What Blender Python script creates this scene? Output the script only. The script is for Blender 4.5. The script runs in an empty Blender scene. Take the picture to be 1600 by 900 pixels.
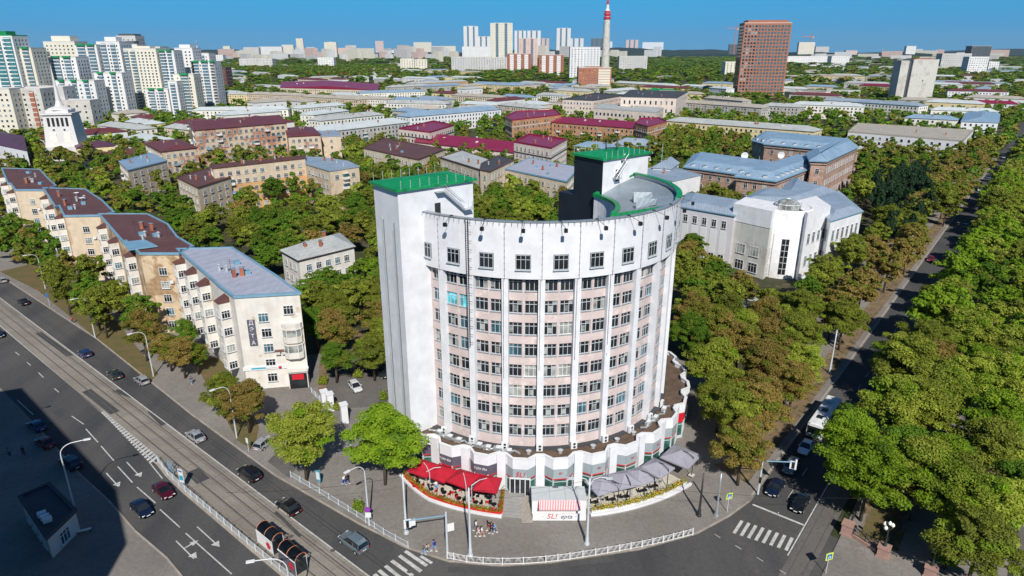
import bpy, math, random
import numpy as np
from mathutils import Vector, Matrix
random.seed(7)
R_=math.radians
sc=bpy.context.scene
col=sc.collection
# ---------------------------------------------------------------- camera, sky, sun, exposure
FPX=1035.; PITCH=math.atan(370/FPX); HCAM=61.4
cam=bpy.data.objects.new('camera',bpy.data.cameras.new('camera')); col.objects.link(cam)
cam.location=(0,0,HCAM); cam.rotation_euler=(math.pi/2-PITCH,0,0)
cam.data.sensor_width=36; cam.data.lens=36*FPX/1600; cam.data.clip_start=1; cam.data.clip_end=60000
sc.camera=cam
SUN_EL=R_(41); SUN_AZ=Vector((.15,-.989,0)).normalized()
world=bpy.data.worlds.new('World'); sc.world=world; world.use_nodes=True
wn=world.node_tree; bg=wn.nodes['Background']
sky=wn.nodes.new('ShaderNodeTexSky'); sky.sky_type='NISHITA'; sky.sun_disc=False
sky.sun_elevation=SUN_EL; sky.sun_rotation=R_(171); sky.altitude=300; sky.air_density=1.0; sky.dust_density=0.0; sky.ozone_density=4.0
# clear blue of this day: the sky's brightness with a deep blue hue, lighter overhead
bw=wn.nodes.new('ShaderNodeRGBToBW'); wn.links.new(sky.outputs[0],bw.inputs[0])
tc=wn.nodes.new('ShaderNodeTexCoord'); sx=wn.nodes.new('ShaderNodeSeparateXYZ'); wn.links.new(tc.outputs['Generated'],sx.inputs[0])
cr=wn.nodes.new('ShaderNodeValToRGB'); wn.links.new(sx.outputs[2],cr.inputs[0])
e=cr.color_ramp.elements; e[0].position=0.0; e[0].color=(.13,.46,.80,1); e[1].position=1.0; e[1].color=(.025,.10,.34,1)
x_=cr.color_ramp.elements.new(.09); x_.color=(.065,.60,1.12,1); x_=cr.color_ramp.elements.new(.03); x_.color=(.085,.48,.92,1); x_=cr.color_ramp.elements.new(.35); x_.color=(.045,.24,.62,1)
mc=wn.nodes.new('ShaderNodeMix'); mc.data_type='RGBA'; mc.blend_type='MULTIPLY'; mc.inputs[0].default_value=1
mr=wn.nodes.new('ShaderNodeMapRange'); mr.inputs[1].default_value=0; mr.inputs[2].default_value=14; mr.inputs[3].default_value=3.2; mr.inputs[4].default_value=7.5; wn.links.new(bw.outputs[0],mr.inputs[0])
wn.links.new(mr.outputs[0],mc.inputs[6]); wn.links.new(cr.outputs[0],mc.inputs[7]); wn.links.new(mc.outputs[2],bg.inputs[0])
bg.inputs[1].default_value=.10
sl=bpy.data.lights.new('sun','SUN'); sl.energy=4.3; sl.angle=R_(.5); sl.color=(1,.955,.88)
so=bpy.data.objects.new('sun',sl); col.objects.link(so)
so.rotation_euler=(-(SUN_AZ*math.cos(SUN_EL)+Vector((0,0,math.sin(SUN_EL))))).to_track_quat('-Z','Y').to_euler()
sc.view_settings.view_transform='Standard'; sc.view_settings.look='None'
sc.view_settings.exposure=.35; sc.view_settings.gamma=1.0; sc.view_settings.use_curve_mapping=False
# ---------------------------------------------------------------- survey helpers
def G(px,py,z=0.):
    a=(px-800)/FPX; b=-(py-450)/FPX; cp,sp=math.cos(PITCH),math.sin(PITCH)
    d=(a,cp+b*sp,-sp+b*cp); t=(z-HCAM)/d[2]
    return Vector((d[0]*t,d[1]*t))
def PJ(X,Y,Z):
    Z=Z-HCAM; cp,sp=math.cos(PITCH),math.sin(PITCH); d=Y*cp-Z*sp
    return 800+FPX*X/d, 450-FPX*(Y*sp+Z*cp)/d
def height_at(x,y,py):
    lo,hi=0.,600.
    for _ in range(40):
        m=(lo+hi)/2
        if PJ(x,y,m)[1]>py: lo=m
        else: hi=m
    return lo
OO=Vector((35,81)); UU=Vector((.625,.781)).normalized(); WW=Vector((UU.y,-UU.x))
def uw(u,w): return OO+UU*u+WW*w
RD=Vector((-.765,.644)).normalized()          # along the left road, away from the crossing
A_RD=math.atan2(RD.y,RD.x); A_UU=math.atan2(UU.y,UU.x)
# ---------------------------------------------------------------- materials
M={}
def nodes(name):
    m=bpy.data.materials.new(name); m.use_nodes=True; M[name]=m
    return m,m.node_tree,m.node_tree.nodes['Principled BSDF']
def N(t,k,**kw):
    n=t.nodes.new(k)
    for a,b in kw.items(): setattr(n,a,b)
    return n
def mix(t,fac,a,b,mode='MIX'):
    n=N(t,'ShaderNodeMix',data_type='RGBA',blend_type=mode)
    for s,v in ((0,fac),(6,a),(7,b)):
        if hasattr(v,'is_linked') or hasattr(v,'links'): t.links.new(v,n.inputs[s])
        elif isinstance(v,(int,float)): n.inputs[s].default_value=v
        else: n.inputs[s].default_value=(*v[:3],1)
    return n.outputs[2]
def noise(t,scale,detail=3,rough=.55,stretch=None,coord='pos'):
    if coord=='pos': g=N(t,'ShaderNodeNewGeometry').outputs['Position']
    else: g=N(t,'ShaderNodeTexCoord').outputs['Object']
    if stretch:
        mp=N(t,'ShaderNodeMapping'); mp.inputs['Scale'].default_value=stretch[:3]
        if len(stretch)>3: mp.inputs['Rotation'].default_value=(0,0,stretch[3])
        t.links.new(g,mp.inputs[0]); g=mp.outputs[0]
    n=N(t,'ShaderNodeTexNoise'); n.inputs['Scale'].default_value=scale; n.inputs['Detail'].default_value=detail; n.inputs['Roughness'].default_value=rough
    t.links.new(g,n.inputs['Vector']); return n.outputs[0]
def ramp(t,f,a,b):
    n=N(t,'ShaderNodeMapRange'); n.inputs[1].default_value=a; n.inputs[2].default_value=b
    t.links.new(f,n.inputs[0]); return n.outputs[0]
def c3(c,k): return tuple(min(1,x*k) for x in c)
def plain(name,c,rough=.7,var=.12,scale=.35,metal=0,c2=None,spec=.5,bump=0,fine=6):
    m,t,p=nodes(name)
    f=ramp(t,noise(t,scale,4),.3,.7)
    a=mix(t,f,c3(c,1-var),c3(c,1+var) if c2 is None else c2)
    f2=ramp(t,noise(t,fine,2),.3,.7)
    a=mix(t,f2,c3((1,1,1),1-var*.6),(1,1,1)) if False else mix(t,1.0,a,mix(t,f2,(1-var*.5,)*3,(1,1,1)),'MULTIPLY')
    t.links.new(a,p.inputs['Base Color']); p.inputs['Roughness'].default_value=rough; p.inputs['Metallic'].default_value=metal
    p.inputs['Specular IOR Level'].default_value=spec
    if bump:
        b=N(t,'ShaderNodeBump'); b.inputs['Strength'].default_value=bump; b.inputs['Distance'].default_value=.05
        t.links.new(noise(t,8,3),b.inputs['Height']); t.links.new(b.outputs[0],p.inputs['Normal'])
    return m
def peel(name,c,c2,amt=.5,scale=.22,streak=.88):
    """painted plaster with patches where the coat has come off, and faint rain streaks"""
    m,t,p=nodes(name)
    f=ramp(t,noise(t,scale,6,.62),amt-.03,amt+.03)
    base=mix(t,ramp(t,noise(t,.5,4),.3,.7),c3(c,.88),c3(c,1.06))
    a=mix(t,f,base,mix(t,ramp(t,noise(t,1.1,3),.35,.65),c3(c2,.8),c3(c2,1.15)))
    if streak: a=mix(t,1.0,a,mix(t,ramp(t,noise(t,1.2,3,.6,(1,1,.12)),.45,.8),(1,1,1),(streak,streak-.015,streak-.03)),'MULTIPLY')
    t.links.new(a,p.inputs['Base Color']); p.inputs['Roughness'].default_value=.85; p.inputs['Specular IOR Level'].default_value=.25
    return m
def sheet(name,c,c2,rough=.45,ang=0.,period=.6,metal=0.,rust=None,seam=.35):
    """standing seam roof sheet: faint seams, uneven weathering"""
    m,t,p=nodes(name)
    g=N(t,'ShaderNodeNewGeometry').outputs['Position']
    mp=N(t,'ShaderNodeMapping'); mp.inputs['Rotation'].default_value=(0,0,ang); t.links.new(g,mp.inputs[0])
    w=N(t,'ShaderNodeTexWave'); w.inputs['Scale'].default_value=1/period/ 3.2; w.inputs['Distortion'].default_value=.4; t.links.new(mp.outputs[0],w.inputs[0])
    f=ramp(t,noise(t,.16,5,.65),.32,.68)
    a=mix(t,f,c,c2)
    a=mix(t,1.0,a,mix(t,ramp(t,noise(t,1.6,2,.5,(1,.25,1,ang)),.3,.7),(.86,.86,.86),(1,1,1)),'MULTIPLY')
    a=mix(t,1.0,a,mix(t,ramp(t,w.outputs[1],.0,.12),(1-seam,)*3,(1,1,1)),'MULTIPLY')
    if rust: a=mix(t,ramp(t,noise(t,.3,5,.7),.62,.68),a,rust)
    t.links.new(a,p.inputs['Base Color']); p.inputs['Roughness'].default_value=rough; p.inputs['Metallic'].default_value=metal
    return m
# walls
peel('white_wall',(.72,.725,.75),(.66,.655,.65),.62,.14,.94)
peel('hotel_white',(.70,.71,.745),(.675,.68,.71),.72,.2,.97)
peel('hotel_pink',(.59,.495,.48),(.62,.52,.50),.55,.3,.975)
peel('cream',(.64,.55,.42),(.50,.36,.24),.60)
peel('cream_white',(.69,.66,.615),(.60,.52,.42),.64)
peel('tan_peel',(.60,.47,.32),(.36,.24,.14),.50,.16)
peel('tan_light',(.62,.51,.38),(.52,.36,.24),.6,.16)
peel('orange_plaster',(.62,.38,.17),(.55,.30,.15),.55)
peel('brick_plaster',(.60,.48,.35),(.42,.22,.15),.52,.13)
peel('brick_low',(.43,.24,.17),(.55,.42,.32),.56,.2)
peel('orange_brick',(.50,.27,.14),(.42,.21,.11),.5)
peel('yellow_plaster',(.72,.60,.34),(.62,.5,.3),.6)
peel('pale_plaster',(.78,.75,.68),(.66,.6,.52),.62)
peel('grey_panel',(.50,.48,.44),(.42,.40,.37),.5)
peel('pink_stone',(.44,.30,.24),(.36,.24,.19),.5,.3)
peel('pinkish_wall',(.70,.60,.53),(.6,.5,.43),.6)
peel('concrete',(.56,.55,.51),(.47,.45,.42),.55,.1)
plain('brick_red',(.34,.12,.07),.85,.2,.8)
plain('brick_tower',(.36,.14,.08),.8,.15,.6)
plain('far_white',(.68,.68,.68),.8,.06,.05)
plain('far_cream',(.67,.63,.53),.8,.06,.05)
plain('far_grey',(.52,.51,.50),.8,.08,.05)
plain('far_pink',(.62,.45,.40),.8,.08,.05)
plain('far_dark',(.08,.09,.10),.4,.1,.05)
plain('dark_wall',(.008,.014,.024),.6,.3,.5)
plain('old_plaster',(.60,.59,.585),.8,.08,.2)
plain('lilac_wall',(.60,.575,.61),.8,.05,.2)
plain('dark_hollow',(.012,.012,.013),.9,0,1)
# roofs
sheet('roof_brown',(.115,.045,.035),(.155,.066,.05),.55,.66,.8)
sheet('roof_maroon',(.14,.035,.035),(.18,.05,.05),.5,.66,.8)
sheet('roof_crimson',(.25,.012,.045),(.30,.022,.07),.4,.66,.7)
sheet('roof_membrane',(.35,.37,.455),(.41,.43,.515),.7,.66,3.,seam=.12)
sheet('roof_blue',(.22,.33,.46),(.31,.43,.55),.4,.66,.7)
sheet('roof_bluegrey',(.26,.33,.41),(.36,.43,.51),.4,.2,.7,rust=(.28,.2,.15))
sheet('roof_slate',(.36,.38,.37),(.50,.52,.51),.7,.66,1.1,seam=.2)
sheet('roof_pale',(.50,.55,.56),(.62,.67,.67),.5,.66,.9,seam=.2)
sheet('roof_tanslate',(.36,.33,.28),(.46,.42,.36),.8,.66,1.1,seam=.2)
sheet('roof_purple',(.09,.035,.07),(.12,.05,.09),.5,.66,.8)
sheet('roof_green',(.004,.21,.06),(.012,.33,.11),.45,.7,.9,seam=.35)
sheet('roof_hotel',(.22,.27,.31),(.31,.37,.42),.45,.9,.6)
plain('roof_gravel',(.115,.075,.05),.95,.28,.9,bump=.5)
plain('roof_tar',(.05,.055,.065),.8,.2,.4)
plain('metal_blue',(.18,.33,.45),.4,.1,.5)
plain('metal_grey',(.42,.45,.48),.35,.12,1.,metal=.5)
plain('galvanised',(.55,.58,.6),.4,.1,2.,metal=.4)
plain('white_paint',(.70,.71,.72),.45,.04,1.)
plain('pole_paint',(.50,.54,.58),.45,.06,1.)
plain('dark_metal',(.03,.033,.036),.5,.2,2.)
plain('rust_metal',(.26,.1,.05),.7,.25,3.)
plain('grey_sign',(.30,.35,.37),.5,.05,1.)
plain('dark_sign',(.10,.095,.13),.5,.08,1.)
plain('red_paint',(.55,.015,.03),.4,.06,1.)
plain('red_cloth',(.42,.004,.022),.8,.14,.9)
plain('grey_cloth',(.30,.295,.345),.8,.08,.8)
plain('stripe_red',(.55,.05,.06),.7,.05,1.)
plain('orange_paint',(.5,.16,.07),.5,.1,1.)
plain('blue_paint',(.03,.16,.45),.5,.05,1.)
plain('yellow_sign',(.65,.80,.03),.5,.03,1.)
plain('teal_sign',(.03,.35,.5),.5,.05,1.)
plain('purple_sign',(.25,.05,.35),.5,.05,1.)
plain('green_tint_glass',(.02,.10,.09),.12,.3,.6)
plain('far_glass',(.10,.18,.24),.2,.35,.25)
plain('teal_glass',(.05,.19,.21),.2,.3,.2)
plain('stone_step',(.30,.29,.28),.8,.1,1.)
plain('pink_granite',(.36,.22,.18),.7,.12,1.5)
plain('bronze',(.03,.045,.045),.45,.2,2.)
plain('lamp_globe',(.88,.86,.78),.3,.02,1.)
plain('plastic_red',(.60,.02,.02),.4,.05,1.)
plain('black_plastic',(.012,.012,.014),.4,.1,1.)
plain('bark',(.09,.065,.045),.9,.2,2.)
plain('skin',(.52,.30,.21),.6,.03,2.)
plain('rubber',(.012,.012,.012),.8,.1,2.)
plain('foil',(.55,.58,.6),.3,.25,1.2,metal=.6,bump=1.)
# ground
def ground(name,c,c2,scale=.12,fine=3.,rough=.9,crack=False,stretch=None,third=None,joints=None):
    m,t,p=nodes(name)
    a=mix(t,ramp(t,noise(t,scale,6,.6,stretch),.35,.65),c,c2)
    if third: a=mix(t,ramp(t,noise(t,scale*2.7,5,.65),.52,.62),a,third)
    a=mix(t,1.0,a,mix(t,ramp(t,noise(t,fine,4,.7),.3,.7),(.8,.8,.8),(1.08,1.08,1.08)),'MULTIPLY')
    if crack:
        v=N(t,'ShaderNodeTexVoronoi'); v.feature='DISTANCE_TO_EDGE'; v.inputs['Scale'].default_value=.11
        g=N(t,'ShaderNodeNewGeometry').outputs['Position']; va=N(t,'ShaderNodeVectorMath'); va.operation='ADD'
        nn=N(t,'ShaderNodeTexNoise'); nn.inputs['Scale'].default_value=.4; t.links.new(g,nn.inputs[0])
        vs=N(t,'ShaderNodeVectorMath'); vs.operation='SCALE'; vs.inputs[3].default_value=4; t.links.new(nn.outputs[1],vs.inputs[0])
        t.links.new(g,va.inputs[0]); t.links.new(vs.outputs[0],va.inputs[1]); t.links.new(va.outputs[0],v.inputs['Vector'])
        a=mix(t,1.0,a,mix(t,ramp(t,v.outputs[0],.0,.010),(.84,.83,.82),(1,1,1)),'MULTIPLY')
    if joints:
        g=N(t,'ShaderNodeNewGeometry').outputs['Position']; mp=N(t,'ShaderNodeMapping'); mp.vector_type='TEXTURE'; mp.inputs['Rotation'].default_value=(0,0,joints[0]); t.links.new(g,mp.inputs[0])
        bt=N(t,'ShaderNodeTexBrick'); bt.inputs['Scale'].default_value=1; bt.inputs['Brick Width'].default_value=joints[1]; bt.inputs['Row Height'].default_value=joints[2]; bt.inputs['Mortar Size'].default_value=joints[3]; bt.offset=joints[4]
        bt.inputs['Color1'].default_value=(1,1,1,1); bt.inputs['Color2'].default_value=(.9,.9,.9,1); bt.inputs['Mortar'].default_value=(.62,.6,.58,1)
        t.links.new(mp.outputs[0],bt.inputs[0]); a=mix(t,1.0,a,bt.outputs[0],'MULTIPLY')
    t.links.new(a,p.inputs['Base Color']); p.inputs['Roughness'].default_value=rough; p.inputs['Specular IOR Level'].default_value=.3
    return m
ground('ground_mat',(.030,.042,.014),(.07,.065,.032),.05,1.,third=(.11,.085,.055))
ground('asphalt',(.055,.055,.058),(.098,.094,.09),.10,2.,.85,True,(1,.16,1,-A_RD))
ground('asphalt_avenue',(.060,.060,.062),(.085,.083,.080),.10,2.,.85,True,(1,.16,1,-A_UU))
ground('asphalt_old',(.115,.105,.098),(.155,.142,.13),.12,2.,.9,True)
ground('tram_concrete',(.225,.20,.17),(.30,.27,.23),.25,2.5,.9,False,(.3,1,1,-A_RD),joints=(A_RD,6.,1.55,.05,.0))
ground('paving',(.185,.168,.152),(.255,.235,.215),.08,2.,.9,True,third=(.205,.185,.165))
ground('dirt',(.17,.115,.07),(.24,.17,.10),.3,2.,third=(.07,.075,.03))
ground('dry_grass',(.16,.11,.05),(.10,.10,.035),.35,3.)
ground('grass_mat',(.03,.06,.012),(.05,.08,.018),.3,3.)
ground('curb',(.30,.26,.22),(.40,.36,.31),.6,4.)
ground('worn_paint',(.62,.62,.60),(.40,.39,.37),1.6,6.,.7)
ground('deck',(.50,.46,.40),(.62,.58,.50),.5,4.)
plain('rail_steel',(.10,.09,.085),.5,.2,1.)
def glass(name,c,rough=.06):
    m,t,p=nodes(name)
    a=mix(t,ramp(t,noise(t,.55,2),.4,.6),c,c3(c,2.4))
    t.links.new(a,p.inputs['Base Color']); p.inputs['Roughness'].default_value=rough; p.inputs['Specular IOR Level'].default_value=.7
glass('glass_dark',(.010,.012,.014)); glass('glass_blue',(.03,.07,.09)); glass('glass_curtain',(.16,.17,.16),.25)
glass('glass_teal',(.07,.33,.38),.2); glass('car_glass',(.008,.010,.012),.05); glass('glass_green',(.02,.07,.055),.08)
def leaf(name,c1,c2,c3_=None):
    m,t,p=nodes(name)
    oi=N(t,'ShaderNodeObjectInfo')
    a=mix(t,ramp(t,noise(t,.45,3,.6),.32,.68),c1,c2)
    if c3_: a=mix(t,ramp(t,noise(t,.16,3,.6),.5,.64),a,c3_)
    v=N(t,'ShaderNodeMapRange'); v.inputs[3].default_value=.78; v.inputs[4].default_value=1.2; t.links.new(oi.outputs['Random'],v.inputs[0])
    h=N(t,'ShaderNodeHueSaturation'); t.links.new(v.outputs[0],h.inputs['Value']); t.links.new(a,h.inputs['Color'])
    t.links.new(h.outputs[0],p.inputs['Base Color']); p.inputs['Roughness'].default_value=.6; p.inputs['Specular IOR Level'].default_value=.15
    tr=N(t,'ShaderNodeBsdfTranslucent'); t.links.new(h.outputs[0],tr.inputs[0])
    ms=N(t,'ShaderNodeMixShader'); ms.inputs[0].default_value=.36
    t.links.new(p.outputs[0],ms.inputs[1]); t.links.new(tr.outputs[0],ms.inputs[2]); t.links.new(ms.outputs[0],t.nodes['Material Output'].inputs[0])
leaf('leaf_green',(.09,.19,.015),(.145,.25,.022))
leaf('leaf_bright',(.17,.30,.014),(.26,.38,.026))
leaf('leaf_yellow',(.27,.33,.035),(.36,.40,.06),(.20,.29,.025))
leaf('leaf_rust',(.26,.19,.045),(.33,.25,.07),(.17,.19,.025))
leaf('leaf_olive',(.16,.20,.02),(.23,.26,.035),(.17,.20,.03))
leaf('leaf_conifer',(.022,.055,.022),(.035,.075,.028))
leaf('leaf_far',(.08,.17,.018),(.13,.22,.026))
leaf('leaf_haze_tint',(.018,.045,.03),(.026,.056,.036))  # blue of distant haze is put into this leaf colour
def car_paint(name,c,metal=.3):
    m,t,p=nodes(name); p.inputs['Base Color'].default_value=(*c,1); p.inputs['Roughness'].default_value=.28; p.inputs['Metallic'].default_value=metal
    p.inputs['Coat Weight'].default_value=.6; p.inputs['Coat Roughness'].default_value=.06
for n_,c_ in dict(silver=(.40,.42,.44),blue=(.015,.05,.17),green=(.03,.045,.04),black=(.010,.010,.012),grey=(.16,.21,.25),maroon=(.085,.006,.018),
                  navy=(.008,.015,.045),red=(.25,.01,.015),white=(.80,.81,.82),lightblue=(.12,.22,.38)).items(): car_paint('paint_'+n_,c_)
# ---------------------------------------------------------------- mesh builder
def V2(p): return (p[0],p[1])
def area(poly): return sum(poly[i][0]*poly[(i+1)%len(poly)][1]-poly[(i+1)%len(poly)][0]*poly[i][1] for i in range(len(poly)))/2
def ccw(poly): return list(poly) if area(poly)>0 else list(poly)[::-1]
def offset(poly,d):
    """outward miter offset of a CCW polygon"""
    out=[];n=len(poly)
    for i in range(n):
        p0,p1,p2=Vector(V2(poly[i-1])),Vector(V2(poly[i])),Vector(V2(poly[(i+1)%n]))
        e1=(p1-p0).normalized(); e2=(p2-p1).normalized()
        n1=Vector((e1.y,-e1.x)); n2=Vector((e2.y,-e2.x)); b=n1+n2
        if b.length<1e-4: b=n1
        k=d/max(.35,b.normalized().dot(n1)); out.append(p1+b.normalized()*k)
    return out
class MB:
    def __init__(s): s.v=[];s.f=[];s.m=[]
    def add(s,vs,fs,m=0):
        o=len(s.v); s.v+=[tuple(v) for v in vs]; s.f+=[tuple(i+o for i in f) for f in fs]; s.m+=[m]*len(fs); return s
    def box(s,c,d,m=0,rz=0.,org=None):
        ca,sa=math.cos(rz),math.sin(rz); vs=[]
        for z in (-.5,.5):
            for x,y in ((-.5,-.5),(.5,-.5),(.5,.5),(-.5,.5)):
                X,Y=x*d[0],y*d[1]; vs.append((c[0]+X*ca-Y*sa,c[1]+X*sa+Y*ca,c[2]+z*d[2]))
        return s.add(vs,[(3,2,1,0),(4,5,6,7),(0,1,5,4),(1,2,6,5),(2,3,7,6),(3,0,4,7)],m)
    def prism(s,poly,z0,z1,m=0,mt=None,bottom=False):
        poly=ccw(poly); n=len(poly)
        vs=[(p[0],p[1],z0) for p in poly]+[(p[0],p[1],z1) for p in poly]
        s.add(vs,[(i,(i+1)%n,n+(i+1)%n,n+i) for i in range(n)],m)
        s.add([(p[0],p[1],z1) for p in poly],[tuple(range(n))],m if mt is None else mt)
        if bottom: s.add([(p[0],p[1],z0) for p in poly],[tuple(range(n))[::-1]],m)
        return s
    def sheet(s,poly,z,m=0):
        poly=ccw(poly); return s.add([(p[0],p[1],z) for p in poly],[tuple(range(len(poly)))],m)
    def quad(s,a,b,c,d,m=0): return s.add([a,b,c,d],[(0,1,2,3)],m)
    def tube(s,pts,r,n=6,m=0,cap=True):
        pts=[Vector(p) for p in pts]; rr=r if isinstance(r,(list,tuple)) else [r]*len(pts); vs=[]
        for i,p in enumerate(pts):
            d=(pts[min(i+1,len(pts)-1)]-pts[max(i-1,0)]).normalized()
            a=d.cross(Vector((0,0,1)))
            if a.length<.05: a=Vector((1,0,0))
            a.normalize(); b=d.cross(a)
            for k in range(n):
                t=2*math.pi*k/n; vs.append(p+(a*math.cos(t)+b*math.sin(t))*rr[i])
        fs=[(i*n+k,(i+1)*n+k,(i+1)*n+(k+1)%n,i*n+(k+1)%n) for i in range(len(pts)-1) for k in range(n)]
        if cap: fs+=[tuple(range(n)),tuple(range((len(pts)-1)*n,len(pts)*n))[::-1]]
        return s.add(vs,fs,m)
    def lathe(s,prof,c=(0,0,0),n=16,m=0):
        vs=[(c[0]+r*math.cos(2*math.pi*k/n),c[1]+r*math.sin(2*math.pi*k/n),c[2]+z) for r,z in prof for k in range(n)]
        return s.add(vs,[(i*n+k,i*n+(k+1)%n,(i+1)*n+(k+1)%n,(i+1)*n+k) for i in range(len(prof)-1) for k in range(n)],m)
    def mesh(s,name,mats,off=(0,0,0),smooth=False):
        me=bpy.data.meshes.new(name)
        me.from_pydata([(v[0]-off[0],v[1]-off[1],v[2]-off[2]) for v in s.v],[],s.f)
        for x in mats: me.materials.append(M[x] if isinstance(x,str) else x)
        me.polygons.foreach_set('material_index',s.m)
        if smooth: me.polygons.foreach_set('use_smooth',[True]*len(s.f))
        me.update(); return me
    def build(s,name,mats,parent=None,off=(0,0,0),smooth=False):
        if isinstance(mats,str): mats=[mats]
        return put(name,s.mesh(name,mats,off,smooth),parent)
def put(name,me,parent=None,loc=(0,0,0),rz=0.,scale=None):
    o=bpy.data.objects.new(name,me); col.objects.link(o); o.location=loc
    if rz: o.rotation_euler=(0,0,rz)
    if scale: o.scale=scale
    if parent: o.parent=parent
    return o
def tag(o,label=None,cat=None,group=None,kind=None):
    for k,v in (('label',label),('category',cat),('group',group),('kind',kind)):
        if v: o[k]=v
    return o
def thing(name,label,cat,loc=(0,0,0),rz=0.,group=None):
    o=bpy.data.objects.new(name,None); o.empty_display_size=.5; col.objects.link(o)
    o.location=(loc[0],loc[1],loc[2] if len(loc)>2 else 0); o.rotation_euler=(0,0,rz); tag(o,label,cat,group); return o
def struct(name,mb,mats): 
    o=mb.build(name,mats); o['kind']='structure'; return o
def copy_tree(o,parent=None):
    c=o.copy(); col.objects.link(c)
    if parent: c.parent=parent
    for ch in [x for x in KIDS.get(o.name,())]: copy_tree(ch,c)
    return c
KIDS={}
def remember(root,objs):
    """note the children of a prototype so that copies are quick"""
    for x in objs:
        if x.parent: KIDS.setdefault(x.parent.name,[]).append(x)
FOOT=[]      # footprints that trees must keep clear of: (poly, margin)
# ---------------------------------------------------------------- ground, roads, pavements
g=MB(); S=15500
g.sheet([(-S,-2000),(S,-2000),(S,S),(-S,S)],-.03); struct('ground',g,'ground_mat')
def P(*pts): return [G(*p) for p in pts]
# left road: everything between the near kerb and the far kerb, as one sheet
kerbL=[G(*p) for p in ((0,432),(150,530),(300,650),(430,745),(560,820),(635,858),(700,879),(780,886),(860,881),(1000,860),(1090,835),(1140,808))]
kerbL=[kerbL[0]+RD*500]+kerbL+[uw(-1.5,.3)]
near=[G(0,640),G(125,740),G(172,783),G(213,830),G(262,872),G(310,930)]
near=[G(60,668)+RD*620]+[G(60,668)]+near[1:]
cross_end=[uw(-30,60),uw(-30,8)]
b=MB(); b.sheet(kerbL+[uw(-1.5,12.5),uw(-3,45),uw(-120,45),uw(-140,-10),Vector((-30,30))]+near[::-1],0.0)
struct('road',b,'asphalt')
b=MB(); b.sheet([uw(-1.5,.3),uw(3000,.3),uw(3000,8.2),uw(-1.5,8.2)],.004); struct('avenue_road',b,'asphalt_avenue')
b=MB(); b.sheet([uw(-40,8.2),uw(3000,8.2),uw(3000,11.2),uw(-40,11.2)],.005); struct('avenue_tramway',b,'asphalt_old')
b=MB(); b.sheet([uw(-60,31),uw(3000,31),uw(3000,39),uw(-60,39)],.004); struct('far_carriageway',b,'asphalt_old')
# block pavement with a real kerb step (the quadrant behind the left kerb and the avenue)
blk=kerbL+[uw(3000,.3),uw(3000,-60),uw(700,-700),kerbL[0]+Vector((0,500))]
b=MB(); b.prism([kerbL[0]]+kerbL[1:]+[uw(420,.3),uw(420,-14),uw(30,-14),Vector((34,130)),Vector((0,135)),Vector((-30,135)),Vector((-45,128)),Vector((-160,225)),kerbL[0]+Vector((14,17))],-.02,.12,1,0)
struct('pavement',b,['paving','curb'])
# kerb stones proud of the slab
def strip(line,w,z0,z1,name,mat,side=1):
    n=len(line); L=[];Rr=[]
    for i in range(n):
        d=(line[min(i+1,n-1)]-line[max(i-1,0)]).normalized(); nn=Vector((-d.y,d.x))*side
        L.append(line[i]); Rr.append(line[i]+nn*w)
    b=MB()
    for i in range(n-1): b.prism([L[i],L[i+1],Rr[i+1],Rr[i]],z0,z1,0)
    return struct(name,b,mat)
def dense(line,step=2.):
    out=[]
    for a,c in zip(line,line[1:]):
        k=max(1,int((c-a).length/step)); out+=[a.lerp(c,i/k) for i in range(k)]
    return out+[line[-1]]
def smooth(line,it=2):
    for _ in range(it):
        o=[line[0]]
        for a,c in zip(line,line[1:]): o+=[a.lerp(c,.25),a.lerp(c,.75)]
        line=o+[line[-1]]
    return line
strip([kerbL[1]]+kerbL[2:],.28,.0,.15,'curb','curb')
strip([uw(0,.15),uw(420,.15)],.3,.0,.15,'curb','curb')
# verge of dry grass between kerb and footway on the left road, and along the avenue
def band(a,c,w0,w1,z,name,mat):
    d=(c-a).normalized(); nn=Vector((-d.y,d.x));
    if nn.y<0: nn=-nn
    b=MB(); b.sheet([a+nn*w0,c+nn*w0,c+nn*w1,a+nn*w1],z); return struct(name,b,mat)
b=MB()
b.sheet([uw(8,-1.2),uw(400,-1.2),uw(400,-4.5),uw(8,-4.5)],.125)
b.sheet([uw(2.5,-1.5),uw(7,-1.5),uw(7,-6),uw(4,-7.5)],.129)
struct('verge',b,'dirt')
b=MB(); b.sheet([G(300,560),G(352,560),G(405,668),G(398,705),G(372,690)],.124); b.sheet([G(0,425),G(60,455),G(200,570),G(232,600),G(248,585),G(180,500),G(60,410)],.124)
struct('grass_verge',b,'dry_grass')
# courtyard: asphalt yard and dirt behind the gate
b=MB(); b.sheet([G(418,722),G(452,748),G(525,640),G(600,635),G(625,600),G(600,560),G(545,545),G(515,585),G(500,640)],.128); struct('yard_path',b,'asphalt_old')
b=MB(); b.sheet([Vector((-120,500)),Vector((60,500)),Vector((150,320)),Vector((60,160)),Vector((30,132)),Vector((-30,132)),Vector((-44,122)),Vector((-120,190)),Vector((-180,240))],.10); struct('yard_ground',b,'ground_mat')
b=MB(); b.sheet([G(497,612),G(520,635),G(548,590),G(560,545),G(600,530),G(560,520),G(500,560)],.123); struct('yard_dirt',b,'dirt')
# near-side pavement, shaded by the block behind the camera
b=MB(); b.prism([near[0],near[1]]+near[2:]+[Vector((-36,40)),Vector((-60,-60)),Vector((-900,-60))],-.02,.12,1,0); struct('near_pavement',b,['paving','curb'])
strip([near[1]]+near[2:],.25,.0,.15,'curb','curb',-1)
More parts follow.
